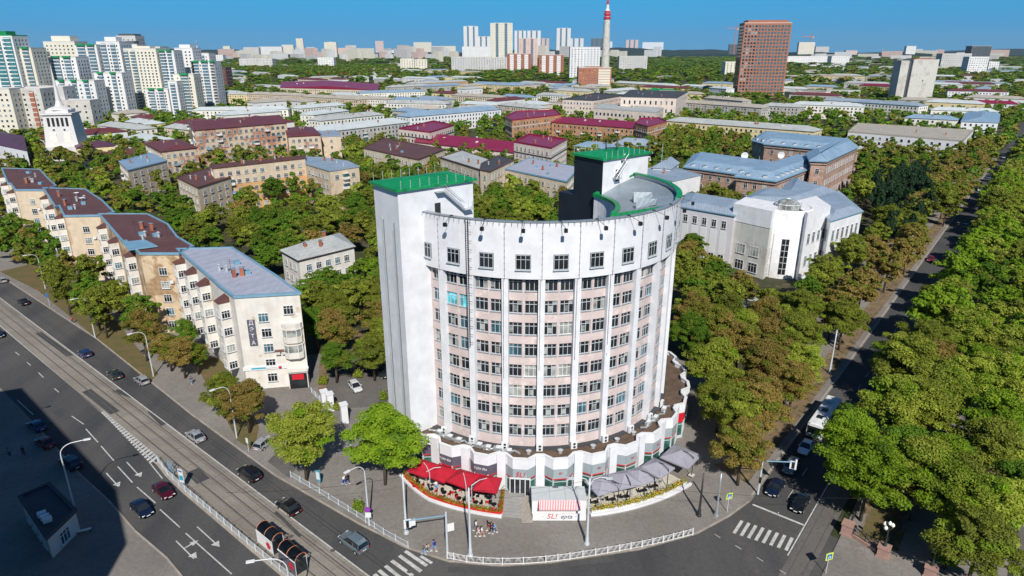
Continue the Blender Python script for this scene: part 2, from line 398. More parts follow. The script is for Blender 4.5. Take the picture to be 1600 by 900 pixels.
# boulevard
b=MB(); b.prism([uw(-1.5,12.4),uw(3000,12.4),uw(3000,30.4),uw(-8,30.4),uw(-12,28),uw(-13,12.4)],-.02,.12,1,0); struct('boulevard_pavement',b,['paving','curb'])
b=MB(); b.sheet([uw(6,13.2),uw(3000,13.2),uw(3000,18.5),uw(6,18.5)],.124); b.sheet([uw(6,24),uw(3000,24),uw(3000,29.8),uw(6,29.8)],.124); b.sheet([uw(.6,14.2),uw(.6,19),uw(6,19),uw(6,14.2)],.128)
struct('boulevard_soil',b,'dirt')
b=MB(); b.sheet([uw(.8,14.4),uw(.8,18.4),uw(8,18.4),uw(8,14.4)],.134); struct('boulevard_lawn',b,'dry_grass')
b=MB(); b.prism([uw(-60,40),uw(3000,40),uw(3000,60),uw(-60,60)],-.02,.12,1,0); struct('far_pavement',b,['paving','curb'])
# tramway along the left road: concrete slab + four rails
def road_line(p1,p2,ext0=0,ext1=0):
    a,c=G(*p1),G(*p2); d=(c-a).normalized(); return a-d*ext0,c+d*ext1
tr0,tr1=road_line((10,473),(572,897),420,25)
tl=[G(0,509)+(G(0,509)-G(158,644)).normalized()*420,G(0,509),G(158,644),G(250,722),G(320,790),G(400,858),G(470,925)]
b=MB(); b.sheet([tr0,tr1]+tl[::-1],.006); struct('tramway',b,'tram_concrete')
d=(tr1-tr0).normalized(); nn=Vector((d.y,-d.x))
if nn.y>0: nn=-nn
b=MB()
for o in (1.1,2.62,4.3,5.82):
    a,c=tr0+nn*o,tr1+nn*o
    b.add([(*(a+nn*-.09),.012),(*(c+nn*-.09),.012),(*(c+nn*.09),.012),(*(a+nn*.09),.012)],[(0,1,2,3)])
struct('tram_rails',b,'rail_steel')
b=MB()
for o in (9.0,10.5):
    b.add([(*uw(-40,o-.05),.012),(*uw(700,o-.05),.012),(*uw(700,o+.05),.012),(*uw(-40,o+.05),.012)],[(0,1,2,3)])
struct('avenue_rails',b,'rail_steel')
# ---------------------------------------------------------------- painted markings
mk=MB()
def line(a,c,w=.15,z=.010,m=0):
    d=(c-a).normalized(); n_=Vector((-d.y,d.x))*w/2
    mk.add([(*(a-n_),z),(*(c-n_),z),(*(c+n_),z),(*(a+n_),z)],[(0,1,2,3)],m)
line(tr0,tr1,.18); line(tl[0],tl[2],.2)
for a,c in (((27,625),(52,648)),((60,582),(68,590)),((42,566),(48,571)),((24,550),(30,555)),((85,607),(92,613)),
            ((112,650),(131,663)),((134,670),(153,691)),((158,697),(178,720)),((184,729),(207,754)),((214,761),(243,786)),((250,796),(281,824)),((290,833),(362,897)),
            ((198,722),(219,745)),((308,823),(340,852)),((275,845),(303,873)),((166,739),(185,760)),((233,722),(254,748))):
    line(G(*a),G(*c),.16)
def arrow(a,c,side=False):
    a,c=G(*a),G(*c); d=(c-a).normalized(); n_=Vector((-d.y,d.x)); t=c+d*1.2
    mk.add([(*(c+n_*.55),.011),(*t,.011),(*(c-n_*.55),.011)],[(0,1,2)])
    if side:
        s=a.lerp(c,.55); q=s-n_*-.9; line(s,q,.22,.012)
        mk.add([(*(q+d*.5),.013),(*(q+n_*1.0),.013),(*(q-d*.5),.013)],[(0,1,2)])
arrow((198,722),(216,740)); arrow((308,823),(336,848)); arrow((275,845),(300,866),True); arrow((166,739),(182,755))
# hatched wedge before the tram stop
h0,h1,h2=G(158,644),G(172,650),G(243,712)
for i in range(23):
    k=i/22; a=G(158,644).lerp(G(232,722),k); c=G(163,643).lerp(G(245,712),k)
    d=Vector((RD.x,RD.y)); w=.62
    mk.add([(*a,.014),(*(a-d*w),.014),(*(c-d*w),.014),(*c,.014)],[(0,1,2,3)])
line(G(158,644),G(250,730),.16,.015); 
# zebra at the foot of the left road
for i,(a,c) in enumerate((((633,861),(667,884)),((624,868),(658,893)),((612,876),(645,900)),((602,884),(633,908)),((592,891),(622,916)),((585,897),(610,922)),((657,869),(675,880)))):
    line(G(*a),G(*c),.5 if i<6 else .4,.012)
# zebra and stop line of the avenue
for i in range(8):
    w=1.0+i*.93; line(uw(-9.2+i*.15,w),uw(-6.0+i*.12,w-.1),.42,.012)
line(uw(-1.6,.8),uw(-1.6,7.9),.35,.012); line(uw(-9,8.0),uw(260,8.0),.16,.011)
line(uw(-1.6,4.3),uw(-1,4.3),.12,.012)
for i in range(14): line(uw(3+i*7,4.3),uw(5.5+i*7,4.3),.12,.012)
for i in range(12):
    a=uw(-11-i*.2,-1+i*1.5); 
    if i%2==0: line(a,uw(-11.2-i*.2,-.1+i*1.5),.1,.012)
line(uw(-40,35),uw(400,35),.14,.010)
struct('road_markings',mk,'worn_paint')
# manholes and asphalt patches
b=MB()
for px,py in ((868,862),(1183,893),(640,893),(455,838),(330,690),(1030,846),(330,835),(520,860)):
    c=G(px,py); b.add([(c.x+.35*math.cos(t*.785),c.y+.35*math.sin(t*.785),.016) for t in range(8)],[tuple(range(8))])
struct('manhole_covers',b,'rail_steel')
b=MB()
for a,c,w in (((135,610),(180,645),1.6),((385,700),(415,722),1.2),((700,890),(800,893),1.),((180,610),(210,620),1.2),((515,800),(545,822),1.5),((60,520),(110,556),1.2),((240,640),(262,662),2.2),((300,735),(318,752),2.),((480,775),(500,792),1.6),((350,668),(372,684),1.4),((430,800),(470,838),.5),((150,560),(175,585),2.),((880,880),(960,872),1.2),((90,640),(108,655),1.8)):
    a,c=G(*a),G(*c); d=(c-a).normalized(); n_=Vector((-d.y,d.x))*w/2; b.add([(*(a-n_),.008),(*(c-n_),.008),(*(c+n_),.008),(*(a+n_),.008)],[(0,1,2,3)])
struct('asphalt_patches',b,'asphalt_avenue')
# wooded hills on the horizon
def ridge(name,dist,h,mat,seed):
    rnd=random.Random(seed); b=MB(); n=260; vs=[]
    for i in range(n+1):
        x=(-1.0+2.0*i/n)*dist*1.2
        hh=h*(.62+.38*math.sin(i*.083+seed)+.15*math.sin(i*.41+seed*2))+rnd.uniform(-.05,.05)*h
        for k,(dy,z) in enumerate(((0,-1),(150,hh*.7),(500,hh),(1800,hh*.7),(2600,-1))): vs.append((x,dist+dy,max(z,-1)+ (rnd.uniform(-2,2) if 0<k<4 else 0)))
    b.add(vs,[(i*5+k,(i+1)*5+k,(i+1)*5+k+1,i*5+k+1) for i in range(n) for k in range(4)])
    return struct(name,b,mat)
ridge('hills',11500,105,'leaf_haze_tint',2); ridge('hills',7000,48,'leaf_haze_tint',5)

# thin summer air between here and the horizon
hz=bpy.data.materials.new('haze'); hz.use_nodes=True; ht=hz.node_tree; ht.nodes.remove(ht.nodes['Principled BSDF'])
pv=ht.nodes.new('ShaderNodeVolumePrincipled'); pv.inputs['Color'].default_value=(.72,.85,1,1); pv.inputs['Density'].default_value=2.2e-5; pv.inputs['Anisotropy'].default_value=.2
ht.links.new(pv.outputs[0],ht.nodes['Material Output'].inputs['Volume'])
b=MB(); b.prism([(-16000,-2500),(16000,-2500),(16000,16000),(-16000,16000)],-1.1,420,0,bottom=True)
me=b.mesh('haze',[]); me.materials.append(hz); o=put('haze',me); o['kind']='stuff'
# ---------------------------------------------------------------- windows
WIN={}
def window_mesh(kind,w,h):
    """kinds: cross (three lights with a transom), two, tall, far"""
    key=(kind,round(w,2),round(h,2))
    if key in WIN: return WIN[key]
    out=[]
    for gl in ('glass_dark','glass_dark','glass_blue','glass_curtain'):
        b=MB()
        if kind=='far':
            b.box((0,-.03,0),(w+.16,.06,h+.16),1); b.box((0,-.04,0),(w,.09,h),0)
        else:
            b.box((0,-.02,0),(w,.04,h),0); f=.09
            for x in (-w/2,w/2): b.box((x,-.05,0),(f,.10,h+f),1)
            for z in (-h/2,h/2): b.box((0,-.051,z),(w-f,.10,f),1)
            xs={'cross':(-w/6,w/6),'two':(0,),'tall':(0,),'dark':(0,)}[kind]
            for x in xs: b.box((x,-.045,0),(.07,.07,h-f),1)
            b.box((0,-.04,h*.2),(w-f,.06,.07),1)
            b.box((0,-.11,-h/2-.08),(w+.2,.24,.06),2)
        out.append(b.mesh('window',[gl,'white_paint' if kind!='dark' else 'dark_metal','metal_grey']))
    WIN[key]=out; return out
def simple_window(b,x,y,z,rz,w,h):
    b.box((x,y,z),(w,.10,h),0,rz)
CAMP=Vector((0,0))
def edge_windows(poly,rows,bay,w,margin=1.2,edges=None,face=True,stagger=0.):
    out=[];n=len(poly)
    for i in range(n):
        if edges is not None and i not in edges: continue
        a,c=Vector(V2(poly[i])),Vector(V2(poly[(i+1)%n])); d=c-a; L=d.length
        if L<w+1.6: continue
        d.normalize(); nn=Vector((d.y,-d.x)); mid=(a+c)/2
        if face and nn.dot((CAMP-mid).normalized())<.03: continue
        k=max(1,int((L-2*margin)/bay+.5)); s=(L-2*margin)/k
        for z in rows:
            for j in range(k):
                p=a+d*(margin+s*(j+.5)); out.append((p.x+nn.x*.02,p.y+nn.y*.02,z,math.atan2(d.y,d.x)))
    return out
def add_windows(root,L,spots,kind,w,h,limit=100,skip=0.,rnd=random,weights=(5,3,2,2)):
    spots=[s for s in spots if rnd.random()>=skip]
    spots.sort(key=lambda s:s[0]**2+s[1]**2+(s[2]-HCAM)**2)
    ms=window_mesh(kind,w,h)
    for s in spots[:limit]:
        me=rnd.choices(ms,weights)[0]
        put('window',me,root,(s[0]-L[0],s[1]-L[1],s[2]),s[3])
    if len(spots)>limit:
        b=MB()
        for x,y,z,r in spots[limit:]: simple_window(b,x,y,z,r,w,h)
        o=b.build('window',['glass_blue'],root,(L[0],L[1],0)); o['kind']='stuff'
def roof_extras(roof,L,poly,z,rnd,n=5,kinds=('chimney',),slope=.3):
    c=sum((Vector(V2(p)) for p in poly),Vector((0,0)))/len(poly)
    for i in range(n):
        k=rnd.randrange(len(poly)); a,d=Vector(V2(poly[k])),Vector(V2(poly[(k+1)%len(poly)]))
        p=a.lerp(d,rnd.uniform(.15,.85)).lerp(c,rnd.uniform(.35,.85)); b=MB(); r=math.atan2((d-a).y,(d-a).x)
        kd=kinds[i%len(kinds)]
        if kd=='chimney': b.box((p.x,p.y,z+.75),(.8,.6,1.9),0,r); b.box((p.x,p.y,z+1.75),(1.,.8,.14),1,r); b.build('chimney',['brick_red','metal_grey'],roof,L)
        elif kd=='vent': b.lathe([(.0,0),(.3,.0),(.3,1.1),(.5,1.15),(.0,1.5)],(p.x,p.y,z),8); b.build('vent',['galvanised'],roof,L)
        elif kd=='dormer':
            u=(d-a).normalized(); v=Vector((-u.y,u.x)); 
            vs=[(*(p-u*.6-v*.9),z),(*(p+u*.6-v*.9),z),(*(p-v*.9),z+1.1),(*(p+v*.9),z+1.1),(*(p-u*.6+v*.9),z+.6),(*(p+u*.6+v*.9),z+.6)]
            b.add(vs,[(0,1,2),(0,2,3,4),(1,5,3,2)],0); b.build('dormer',['roof_pale'],roof,L)
        elif kd=='hatch': b.box((p.x,p.y,z+.35),(1.3,1.1,.8),0,r); b.build('roof_hatch',['metal_blue'],roof,L)
        elif kd=='antenna':
            b.tube([(p.x,p.y,z),(p.x,p.y,z+3)],.04,5)
            for q in (2.2,2.6,2.9): b.tube([(p.x-.6,p.y,z+q),(p.x+.6,p.y,z+q)],.025,4)
            b.build('antenna',['dark_metal'],roof,L)
def building(name,label,cat,poly,z,wall='pale_plaster',roof='roof_slate',style='hip',nf=4,bay=3.3,win=('two',1.3,1.6),
             group=None,seed=0,z0=0.,base=None,rise=2.6,over=.5,extras=4,ekinds=('chimney','vent'),skip=.03,limit=100,weights=(5,3,2,2),
             cornice=None,fascia=None,top=1.0,margin=1.2,edges=None,balc=0,inset=None,footm=3.0):
    rnd=random.Random(seed or sum(map(ord,label)))
    poly=[Vector(V2(p)) for p in ccw(poly)]; L=(poly[0].x,poly[0].y,0)
    FOOT.append((poly,footm))
    root=thing(name,label,cat,L,0,group)
    b=MB()
    if base: b.prism(poly,z0,z0+base[1],1); b.prism(offset(poly,-.02),z0+base[1],z,0)
    else: b.prism(poly,z0,z,0)
    wo=b.build('wall',[wall]+([base[0]] if base else []),root,L)
    if cornice: 
        b=MB(); b.prism(offset(poly,.25),z-cornice[1]-.35,z-cornice[1],0,bottom=True); b.build('cornice',[cornice[0]],root,L)
    fas=fascia or roof
    b=MB()
    if style=='flat':
        q=offset(poly,.22); qi=offset(poly,-.25); n=len(q)
        b.prism(q,z,z+.28,1,0,bottom=True)
        for i in range(n): b.prism([q[i],q[(i+1)%n],qi[(i+1)%n],qi[i]],z+.283,z+.50,1)
        zr=z+.3
    elif style=='block':
        q=offset(poly,.02); qi=offset(poly,-.35); n=len(q)
        b.prism(q,z,z+.25,1,0)
        for i in range(n): b.prism([q[i],q[(i+1)%n],qi[(i+1)%n],qi[i]],z+.253,z+.95,1)
        zr=z+.25
    else:
        q=offset(poly,over)
        if len(q)!=4: q=[Vector(p) for p in q]
        if len(q)==4:
            if (q[1]-q[0]).length<(q[2]-q[1]).length: q=q[1:]+q[:1]
            a_,b_,c_,d_=q; ma,mc=(a_+d_)/2,(b_+c_)/2; ax=(mc-ma); Lx=ax.length; W=(d_-a_).length
            ins=(0. if style=='gable' else (W*.45 if inset is None else inset)); ax.normalize()
            r1,r2=ma+ax*ins,mc-ax*ins
            b.prism(q,z,z+.22,1,bottom=True); zt=z+.22
            vs=[(*a_,zt),(*b_,zt),(*c_,zt),(*d_,zt),(*r1,zt+rise),(*r2,zt+rise)]
            b.add(vs,[(0,1,5,4),(2,3,4,5),(1,2,5),(3,0,4)],0); zr=zt+rise*.45
        else:
            b.prism(q,z,z+.22,1,bottom=True); ins=offset(poly,-3.2); n=len(q)
            vs=[(*p,z+.22) for p in q]+[(*p,z+.22+rise*.5) for p in ins]
            b.add(vs,[(i,(i+1)%n,n+(i+1)%n,n+i) for i in range(n)],0); b.add([(*p,z+.22+rise*.5) for p in ins],[tuple(range(n))],0); zr=z+rise*.5
    ro=b.build('roof',[roof,fas],root,L)
    roof_extras(ro,L,poly,zr,rnd,extras,ekinds)
    fh=(z-z0-top)/nf
    rows=[z0+fh*(i+.55)+.1 for i in range(nf)]
    add_windows(root,L,edge_windows(poly,rows,bay,win[1],margin,edges),win[0],win[1],win[2],limit,skip,rnd,weights)
    if balc:
        sp=edge_windows(poly,rows[1:],bay*2,2.4,margin+1.5,edges)
        rnd.shuffle(sp)
        for x,y,zz,r in sp[:balc]:
            b=MB(); b.box((0,-.55,-1.3),(2.6,1.1,.15),0); b.box((0,-1.05,-.8),(2.6,.08,1.0),1)
            for s in (-1,1): b.box((s*1.26,-.55,-.8),(.08,1.1,1.0),1)
            if rnd.random()<.45: b.box((0,-.6,.35),(2.4,.9,1.25),2); b.box((0,-.55,1.05),(2.7,1.15,.1),1)
            o=put('balcony',b.mesh('balcony',['concrete',rnd.choice(['white_paint','cream_white','pale_plaster','metal_blue']),'glass_blue']),root,(x-L[0],y-L[1],zz),r)
    return root,poly,L,ro
def rect(p1,p2,z,depth):
    a,c=G(*p1,z),G(*p2,z); d=(c-a).normalized(); n=Vector((-d.y,d.x))
    if n.dot((a+c)/2)<0: n=-n
    return [a,c,c+n*depth,a+n*depth]
def quadz(z,*pts): return [G(x,y,z) for x,y in pts]
# ---------------------------------------------------------------- the round white building
HC=Vector((3.7,107.4)); E1=Vector((.766,.643)); E2=Vector((-.643,.766))
def pol(th,r): t=R_(th); return Vector((HC.x+r*math.sin(t),HC.y-r*math.cos(t)))
TOWER_L=[Vector((-15.35,88.0)),Vector((-5.7,96.1)),Vector((-10.1,101.9)),Vector((-19.75,93.8))]
TOWER_R=[Vector((15.8,115.2)),Vector((25.2,123.3)),Vector((20.8,129.6)),Vector((11.4,121.5))]
DTH=12.4; TH0=.8
hotel=thing('round_hotel','tall white and pink semicircular hotel with green roof edges standing on the street corner','hotel',(HC.x,HC.y,0))
HL=(HC.x,HC.y,0)
FOOT.append(([pol(t,28) for t in range(-55,130,8)]+[Vector((24,131)),Vector((10,122)),Vector((-10,103)),Vector((-20,95))],1.2))
FOOT[-1]=(ccw(FOOT[-1][0]),1.2)
ZW=[30.5-3.25*i for i in range(8)]; WH=1.92; ZATT=32.55; ZTOP=40.35; ZPR=5.95
RW,RA=22.55,23.35
a0,a1=TH0-DTH*3.78,127.
def arc(a,b,n): return [a+(b-a)*i/n for i in range(n+1)]
def ring_wall(mb,r0,r1,z0,z1,a,b,n,m=0):
    ts=arc(a,b,n)
    for i in range(n): mb.prism([pol(ts[i],r0),pol(ts[i+1],r0),pol(ts[i+1],r1),pol(ts[i],r1)],z0,z1,m)
def arc_shell(mb,r,z0,z1,a,b,n,m=0,flip=False):
    ts=arc(a,b,n); vs=[]
    for t in ts: p=pol(t,r); vs+=[(p.x,p.y,z0),(p.x,p.y,z1)]
    fs=[(2*i,2*i+2,2*i+3,2*i+1) for i in range(n)]
    if flip: fs=[f[::-1] for f in fs]
    mb.add(vs,fs,m)
# spandrels (pink bands), solid rings between the window rows
b=MB()
edges_z=[ZPR-.5]+sum(([z_-.02,z_+WH] for z_ in ZW[::-1]),[])+[ZATT+.3]
for i in range(0,len(edges_z)-1,2):
    z_lo,z_hi=edges_z[i],edges_z[i+1]
    n=56; ts=arc(a0,a1,n)
    vs=[];
    for t in ts:
        p=pol(t,RW); q=pol(t,RW-.35); vs+=[(p.x,p.y,z_lo),(p.x,p.y,z_hi),(q.x,q.y,z_hi),(q.x,q.y,z_lo)]
    fs=[]
    for k in range(n):
        o=4*k; fs+=[(o,o+4,o+5,o+1),(o+1,o+5,o+6,o+2),(o+3,o+7,o+4,o)]
    b.add(vs,fs)
# piers between the two windows of a bay and beside the pilasters
WW_=1.95
bays=[k for k in range(-4,10)]
def bay_mid(k): return TH0+DTH*(k+.5)
WANG=math.degrees(1.14/RW)   # half offset of window centre
for k in bays:
    for z_ in ZW:
        for c0,c1 in ((-DTH/2,-WANG-math.degrees(WW_/2/RW)),(-WANG+math.degrees(WW_/2/RW),WANG-math.degrees(WW_/2/RW)),(WANG+math.degrees(WW_/2/RW),DTH/2)):
            t0,t1=bay_mid(k)+c0,bay_mid(k)+c1
            if t1<a0: continue
            t0=max(t0,a0)
            b.prism([pol(t0,RW-.003),pol(t1,RW-.003),pol(t1,RW-.35),pol(t0,RW-.35)],z_-.02,z_+WH,0)
b.build('facade_band',['hotel_pink'],hotel,HL)
# near-black shell, coloured like unlit rooms, behind the windows so nothing shines through
b=MB(); arc_shell(b,RW-.36,ZPR,ZATT,a0,a1,56); b.build('dark_backing',['dark_hollow'],hotel,HL)
# pilasters
for k in range(-3,11):
    t=TH0+DTH*k; p=pol(t,RW+.30); b=MB(); b.box((p.x,p.y,(ZPR+ZATT)/2),(.92,.75,ZATT-ZPR),0,R_(t)); b.build('pilaster',['hotel_white'],hotel,HL)
# attic ring with window openings left as frames on its face
b=MB(); n=84; ts=arc(a0,a1,n)
vs=[]
for t in ts:
    p=pol(t,RA); q=pol(t,RA-.35); vs+=[(p.x,p.y,ZATT),(p.x,p.y,ZTOP),(q.x,q.y,ZTOP),(q.x,q.y,ZATT)]
fs=[]
for k in range(n):
    o=4*k; fs+=[(o,o+4,o+5,o+1),(o+1,o+5,o+6,o+2),(o+2,o+6,o+7,o+3),(o+3,o+7,o+4,o)]
b.add(vs,fs); arc_shell(b,RW-.4,ZATT,ZATT+.1,a0,a1,40)
b.build('attic_wall',['hotel_white'],hotel,HL)
# inner court wall
b=MB(); arc_shell(b,13.5,0,37.2,a0+1,a1,40,flip=True); b.build('court_wall',['hotel_white'],hotel,HL)
# windows of the eight storeys
def hotel_window(gl,frame='pole_paint',blind=()):
    b=MB(); w,h=WW_,WH
    for x,z_,bw,bh in blind: b.box((x*w,.0-.002,z_*h),(w*bw,.05,h*bh),2)
    b.box((0,.02,0),(w,.04,h),0)
    for x in (-w/2+.04,w/2-.04): b.box((x,-.02,0),(.08,.08,h),1)
    for z_ in (-h/2+.04,h/2-.04): b.box((0,-.021,z_),(w-.16,.08,.08),1)
    for x in (-w/6,w/6): b.box((x,-.018,0),(.07,.07,h-.16),1)
    b.box((0,-.022,h*.2),(w-.16,.06,.08),1)
    return b.mesh('window',[gl,frame,'glass_curtain'])
hw=[hotel_window('glass_dark','pole_paint'),hotel_window('glass_blue'),hotel_window('glass_curtain','white_paint'),hotel_window('glass_teal'),hotel_window('glass_dark',blind=((-.33,-.1,.28,.5),)),hotel_window('glass_dark',blind=((.33,-.05,.3,.8),(-.33,-.05,.3,.8))),hotel_window('glass_dark',blind=((0,-.15,.3,.45),(.33,.3,.28,.3)))]
sb=MB(); sb.box((0,-.12,-WH/2-.04),(WW_+.12,.36,.09),0); sill=sb.mesh('sill',['metal_grey'])
spots=[]
rnd=random.Random(3)
for k in bays:
    for z_i,z_ in enumerate(ZW):
        for s in (-1,1):
            t=bay_mid(k)+s*WANG
            if t<a0+2: continue
            p=pol(t,RW-.24); v=3 if (k==-3 and z_i==1) else rnd.choices((0,1,2,4,5,6),(9,1.8,.6,3,2,3))[0]
            spots.append(((p-CAMP).length+z_*0.0,p,z_+WH/2,t,v))
vis=[s for s in spots if -75<s[3]<66]; hid=[s for s in spots if not -75<s[3]<66]
vis.sort(key=lambda s:abs(s[3]-3)*.9-s[2]*.35)
for d_,p,z_,t,v in vis[:100]:
    o=put('window',hw[v],hotel,(p.x-HC.x,p.y-HC.y,z_),R_(t)); put('sill',sill,o)
b=MB()
for d_,p,z_,t,v in vis[100:]+hid:
    me=hw[v]; o=len(b.v); ca,sa=math.cos(R_(t)),math.sin(R_(t))
    vs=[(x_.co.x*ca-x_.co.y*sa+p.x,x_.co.x*sa+x_.co.y*ca+p.y,x_.co.z+z_) for x_ in me.vertices]
    b.add(vs,[tuple(f.vertices) for f in me.polygons],0)
    for f,mi in zip(range(len(me.polygons)),[f.material_index for f in me.polygons]): b.m[len(b.m)-len(me.polygons)+f]=(mi if mi==1 else (4 if mi==2 else (2 if v in (1,2) else 0)))
    b.box((p.x+.12*sa,p.y-.12*ca,z_-WH/2-.04),(WW_+.12,.36,.09),3,R_(t))
o=b.build('window',['glass_dark','pole_paint','glass_blue','metal_grey','glass_curtain'],hotel,HL); o['kind']='stuff'
# attic windows, one a bay
ab=MB(); w,h=1.9,1.95
ab.box((0,.0,0),(w+.16,.06,h+.16),2); ab.box((0,-.04,0),(w,.05,h),0)  # dark surround: shade of the window recess put into its colour
for x in (-w/2,-w/6,w/6,w/2): ab.box((x,-.07,0),(.06,.07,h),1)
for z_ in (-h/2,h*.2,h/2): ab.box((0,-.071,z_),(w+.06,.06,.06),1)
ab.box((0,-.14,-h/2-.12),(w+.3,.3,.1),1)
am=ab.mesh('attic_window',['glass_dark','pole_paint','dark_metal'])
for k in range(-4,7):
    t=bay_mid(k)
    if t<a0+1: t=a0+3.2
    p=pol(t,RA+.01); put('attic_window',am,hotel,(p.x-HC.x,p.y-HC.y,34.95),R_(t))
# cables down the attic and pilasters, studs
for k in range(-3,7):
    t=TH0+DTH*k; b=MB(); p=pol(t,RA+.10); b.tube([(p.x,p.y,ZATT-.1),(p.x,p.y,ZTOP-.1)],.035,5)
    for i in range(9): b.box((p.x,p.y,ZATT+.5+i*.85),(.12,.12,.1),0,R_(t))
    if k in (-1,0,1,2):
        q=pol(t-.5,RW+.75); b.tube([(q.x,q.y,19+k*1.5),(q.x,q.y,ZATT)],.045,5)
        for i in range(7): b.box((q.x,q.y,20.5+i*1.7),(.1,.12,.14),0,R_(t))
    b.build('cable',['metal_grey'],hotel,HL)
# floodlights on arms over the parapet
for k in range(-3,6):
    t=bay_mid(k)-2.3; b=MB(); p0=pol(t+1.8,RA-.1); p1=pol(t+.6,RA+.8); p2=pol(t+2.6,RA+1.9)
    b.tube([(*p0,ZTOP+.2),(*p2,ZTOP-.35)],.035,5)
    b.box((*p2,ZTOP-.6),(.45,.4,.5),2,R_(t)); b.box((*p0,ZTOP+.15),(.35,.35,.2),0,R_(t))
    b.build('floodlight',['dark_metal','metal_blue','black_plastic'],hotel,HL)
b=MB()
for i in range(60):
    t=a0+3+i*2.0
    if t>75: break
    p=pol(t,RA+.02); q=pol(t,RA+.35); b.tube([(*p,ZTOP+.02),(*q,ZTOP+.05),(*q,ZTOP-.35)],.03,4)
b.build('parapet_hooks',['dark_metal'],hotel,HL)
# fire ladder
b=MB()
t=TH0-DTH*2-.2
for s in (-.8,.8):
    p=pol(t+s*.5,RA+.45); b.tube([(*p,22.),(*p,ZTOP+.2)],.05,5)
for i in range(30):
    p,q=pol(t-.4,RA+.45),pol(t+1.7,RA+.45) if i%2 else pol(t+.4,RA+.45); b.tube([(*p,22+i*.62),(*q,22+i*.62)],.035,4)
b.build('fire_ladder',['dark_metal'],hotel,HL)
# roof: sloping down towards the court, higher sheet towards the right tower
def zroof(r,lo=36.4,hi=39.6): return lo+(hi-lo)*(r-13.5)/(23.0-13.5)
b=MB()
for (ta,tb,lo,hi,n) in ((a0,62,35.6,39.3,30),(62,a1,37.35,39.75,22)):
    ts=arc(ta,tb,n); vs=[]
    for t in ts:
        for r in (13.4,18.5,23.02): p=pol(t,r); vs.append((p.x,p.y,lo+(hi-lo)*(r-13.4)/9.6+(.25 if r==18.5 else 0)))
    b.add(vs,[(3*i+k,3*i+3+k,3*i+4+k,3*i+1+k) for i in range(n) for k in (0,1)],0)
roofh=b.build('roof',['roof_hotel'],hotel,HL)
b=MB()   # green cappings
def capring(r0,r1,z0,z1,ta,tb,n):
    ts=arc(ta,tb,n)
    for i in range(n):
        A,B,C,D=pol(ts[i],r0),pol(ts[i+1],r0),pol(ts[i+1],r1),pol(ts[i],r1)
        b.add([(*A,z1),(*B,z1),(*C,z1),(*D,z1),(*A,z0),(*B,z0),(*C,z0),(*D,z0)],[(0,3,2,1),(4,5,6,7),(0,1,5,4),(2,3,7,6)][0:1]+[(3,0,4,7),(1,2,6,5),(0,1,5,4),(2,3,7,6)])
capring(RA-.55,RA+.12,ZTOP+.003,ZTOP+.14,a0,68,50); 
b.build('parapet_capping',['metal_grey'],hotel,HL)
b=MB(); capring(RA-.75,RA+.12,ZTOP+.003,ZTOP+.22,68,a1,24); capring(13.2,14.0,37.25,37.75,62,a1,20); capring(RA-.7,RA-.36,39.9,40.3,a0,a0+16,8)
for (t,za,zb) in ((a1-.6,37.8,40.5),(62,37.5,40.0)):
    A,B_=pol(t,13.4),pol(t,23.0); d=(B_-A).normalized(); n_=Vector((-d.y,d.x))*.35
    b.add([(*(A-n_),za),(*(A+n_),za),(*(B_+n_),zb),(*(B_-n_),zb),(*(A-n_),za-.4),(*(A+n_),za-.4),(*(B_+n_),zb-.4),(*(B_-n_),zb-.4)],[(3,2,1,0),(0,1,5,4),(2,3,7,6),(1,2,6,5),(3,0,4,7)])
b.build('roof_edge',['roof_green'],hotel,HL)
b=MB()  # end of the raised roof
A,B_=pol(62,13.6),pol(62,23.0); b.add([(*A,35.2),(*B_,39.2),(*B_,39.8),(*A,37.4)],[(0,1,2,3)]); b.build('roof_step',['metal_blue'],hotel,HL)  # blue shade on this end wall is put into its colour
b=MB()  # standing ribs of the roof
for t in (84,101,):
    A,B_=pol(t,13.7),pol(t,22.8); d=(B_-A).normalized(); n_=Vector((-d.y,d.x))*.09
    b.add([(*(A-n_),37.75),(*(A+n_),37.75),(*(B_+n_),40.0),(*(B_-n_),40.0)],[(0,1,2,3),(3,2,1,0)])
b.build('roof_rib',['roof_green'],roofh)
KIDS_={}
bpy.context.view_layer.update()
def dormer(t,r,z,w=2.2,l=3.0,h=1.3):
    c=pol(t,r); rad=Vector((math.sin(R_(t)),-math.cos(R_(t)))); tan=Vector((-rad.y,rad.x)); b=MB()
    a_=c-tan*w/2-rad*l/2; b_=c+tan*w/2-rad*l/2; c_=c+tan*w/2+rad*l/2; d_=c-tan*w/2+rad*l/2
    vs=[(*a_,z-.3),(*b_,z-.3),(*((a_+b_)/2),z+h),(*c_,z+.6),(*d_,z+.6),(*((c_+d_)/2),z+h)]
    b.add(vs,[(0,2,1),(0,4,5,2),(1,2,5,3),(3,5,4)],0); b.build('dormer',['roof_hotel'],roofh,HL)
dormer(88,17.6,38.5); dormer(70,18.3,38.7); dormer(-14,19.5,38.0,3.5,2.4,1.5); dormer(30,18.5,37.8,3.2,2.6,1.6); dormer(-32,19,38.,2.5,2.5,1.)
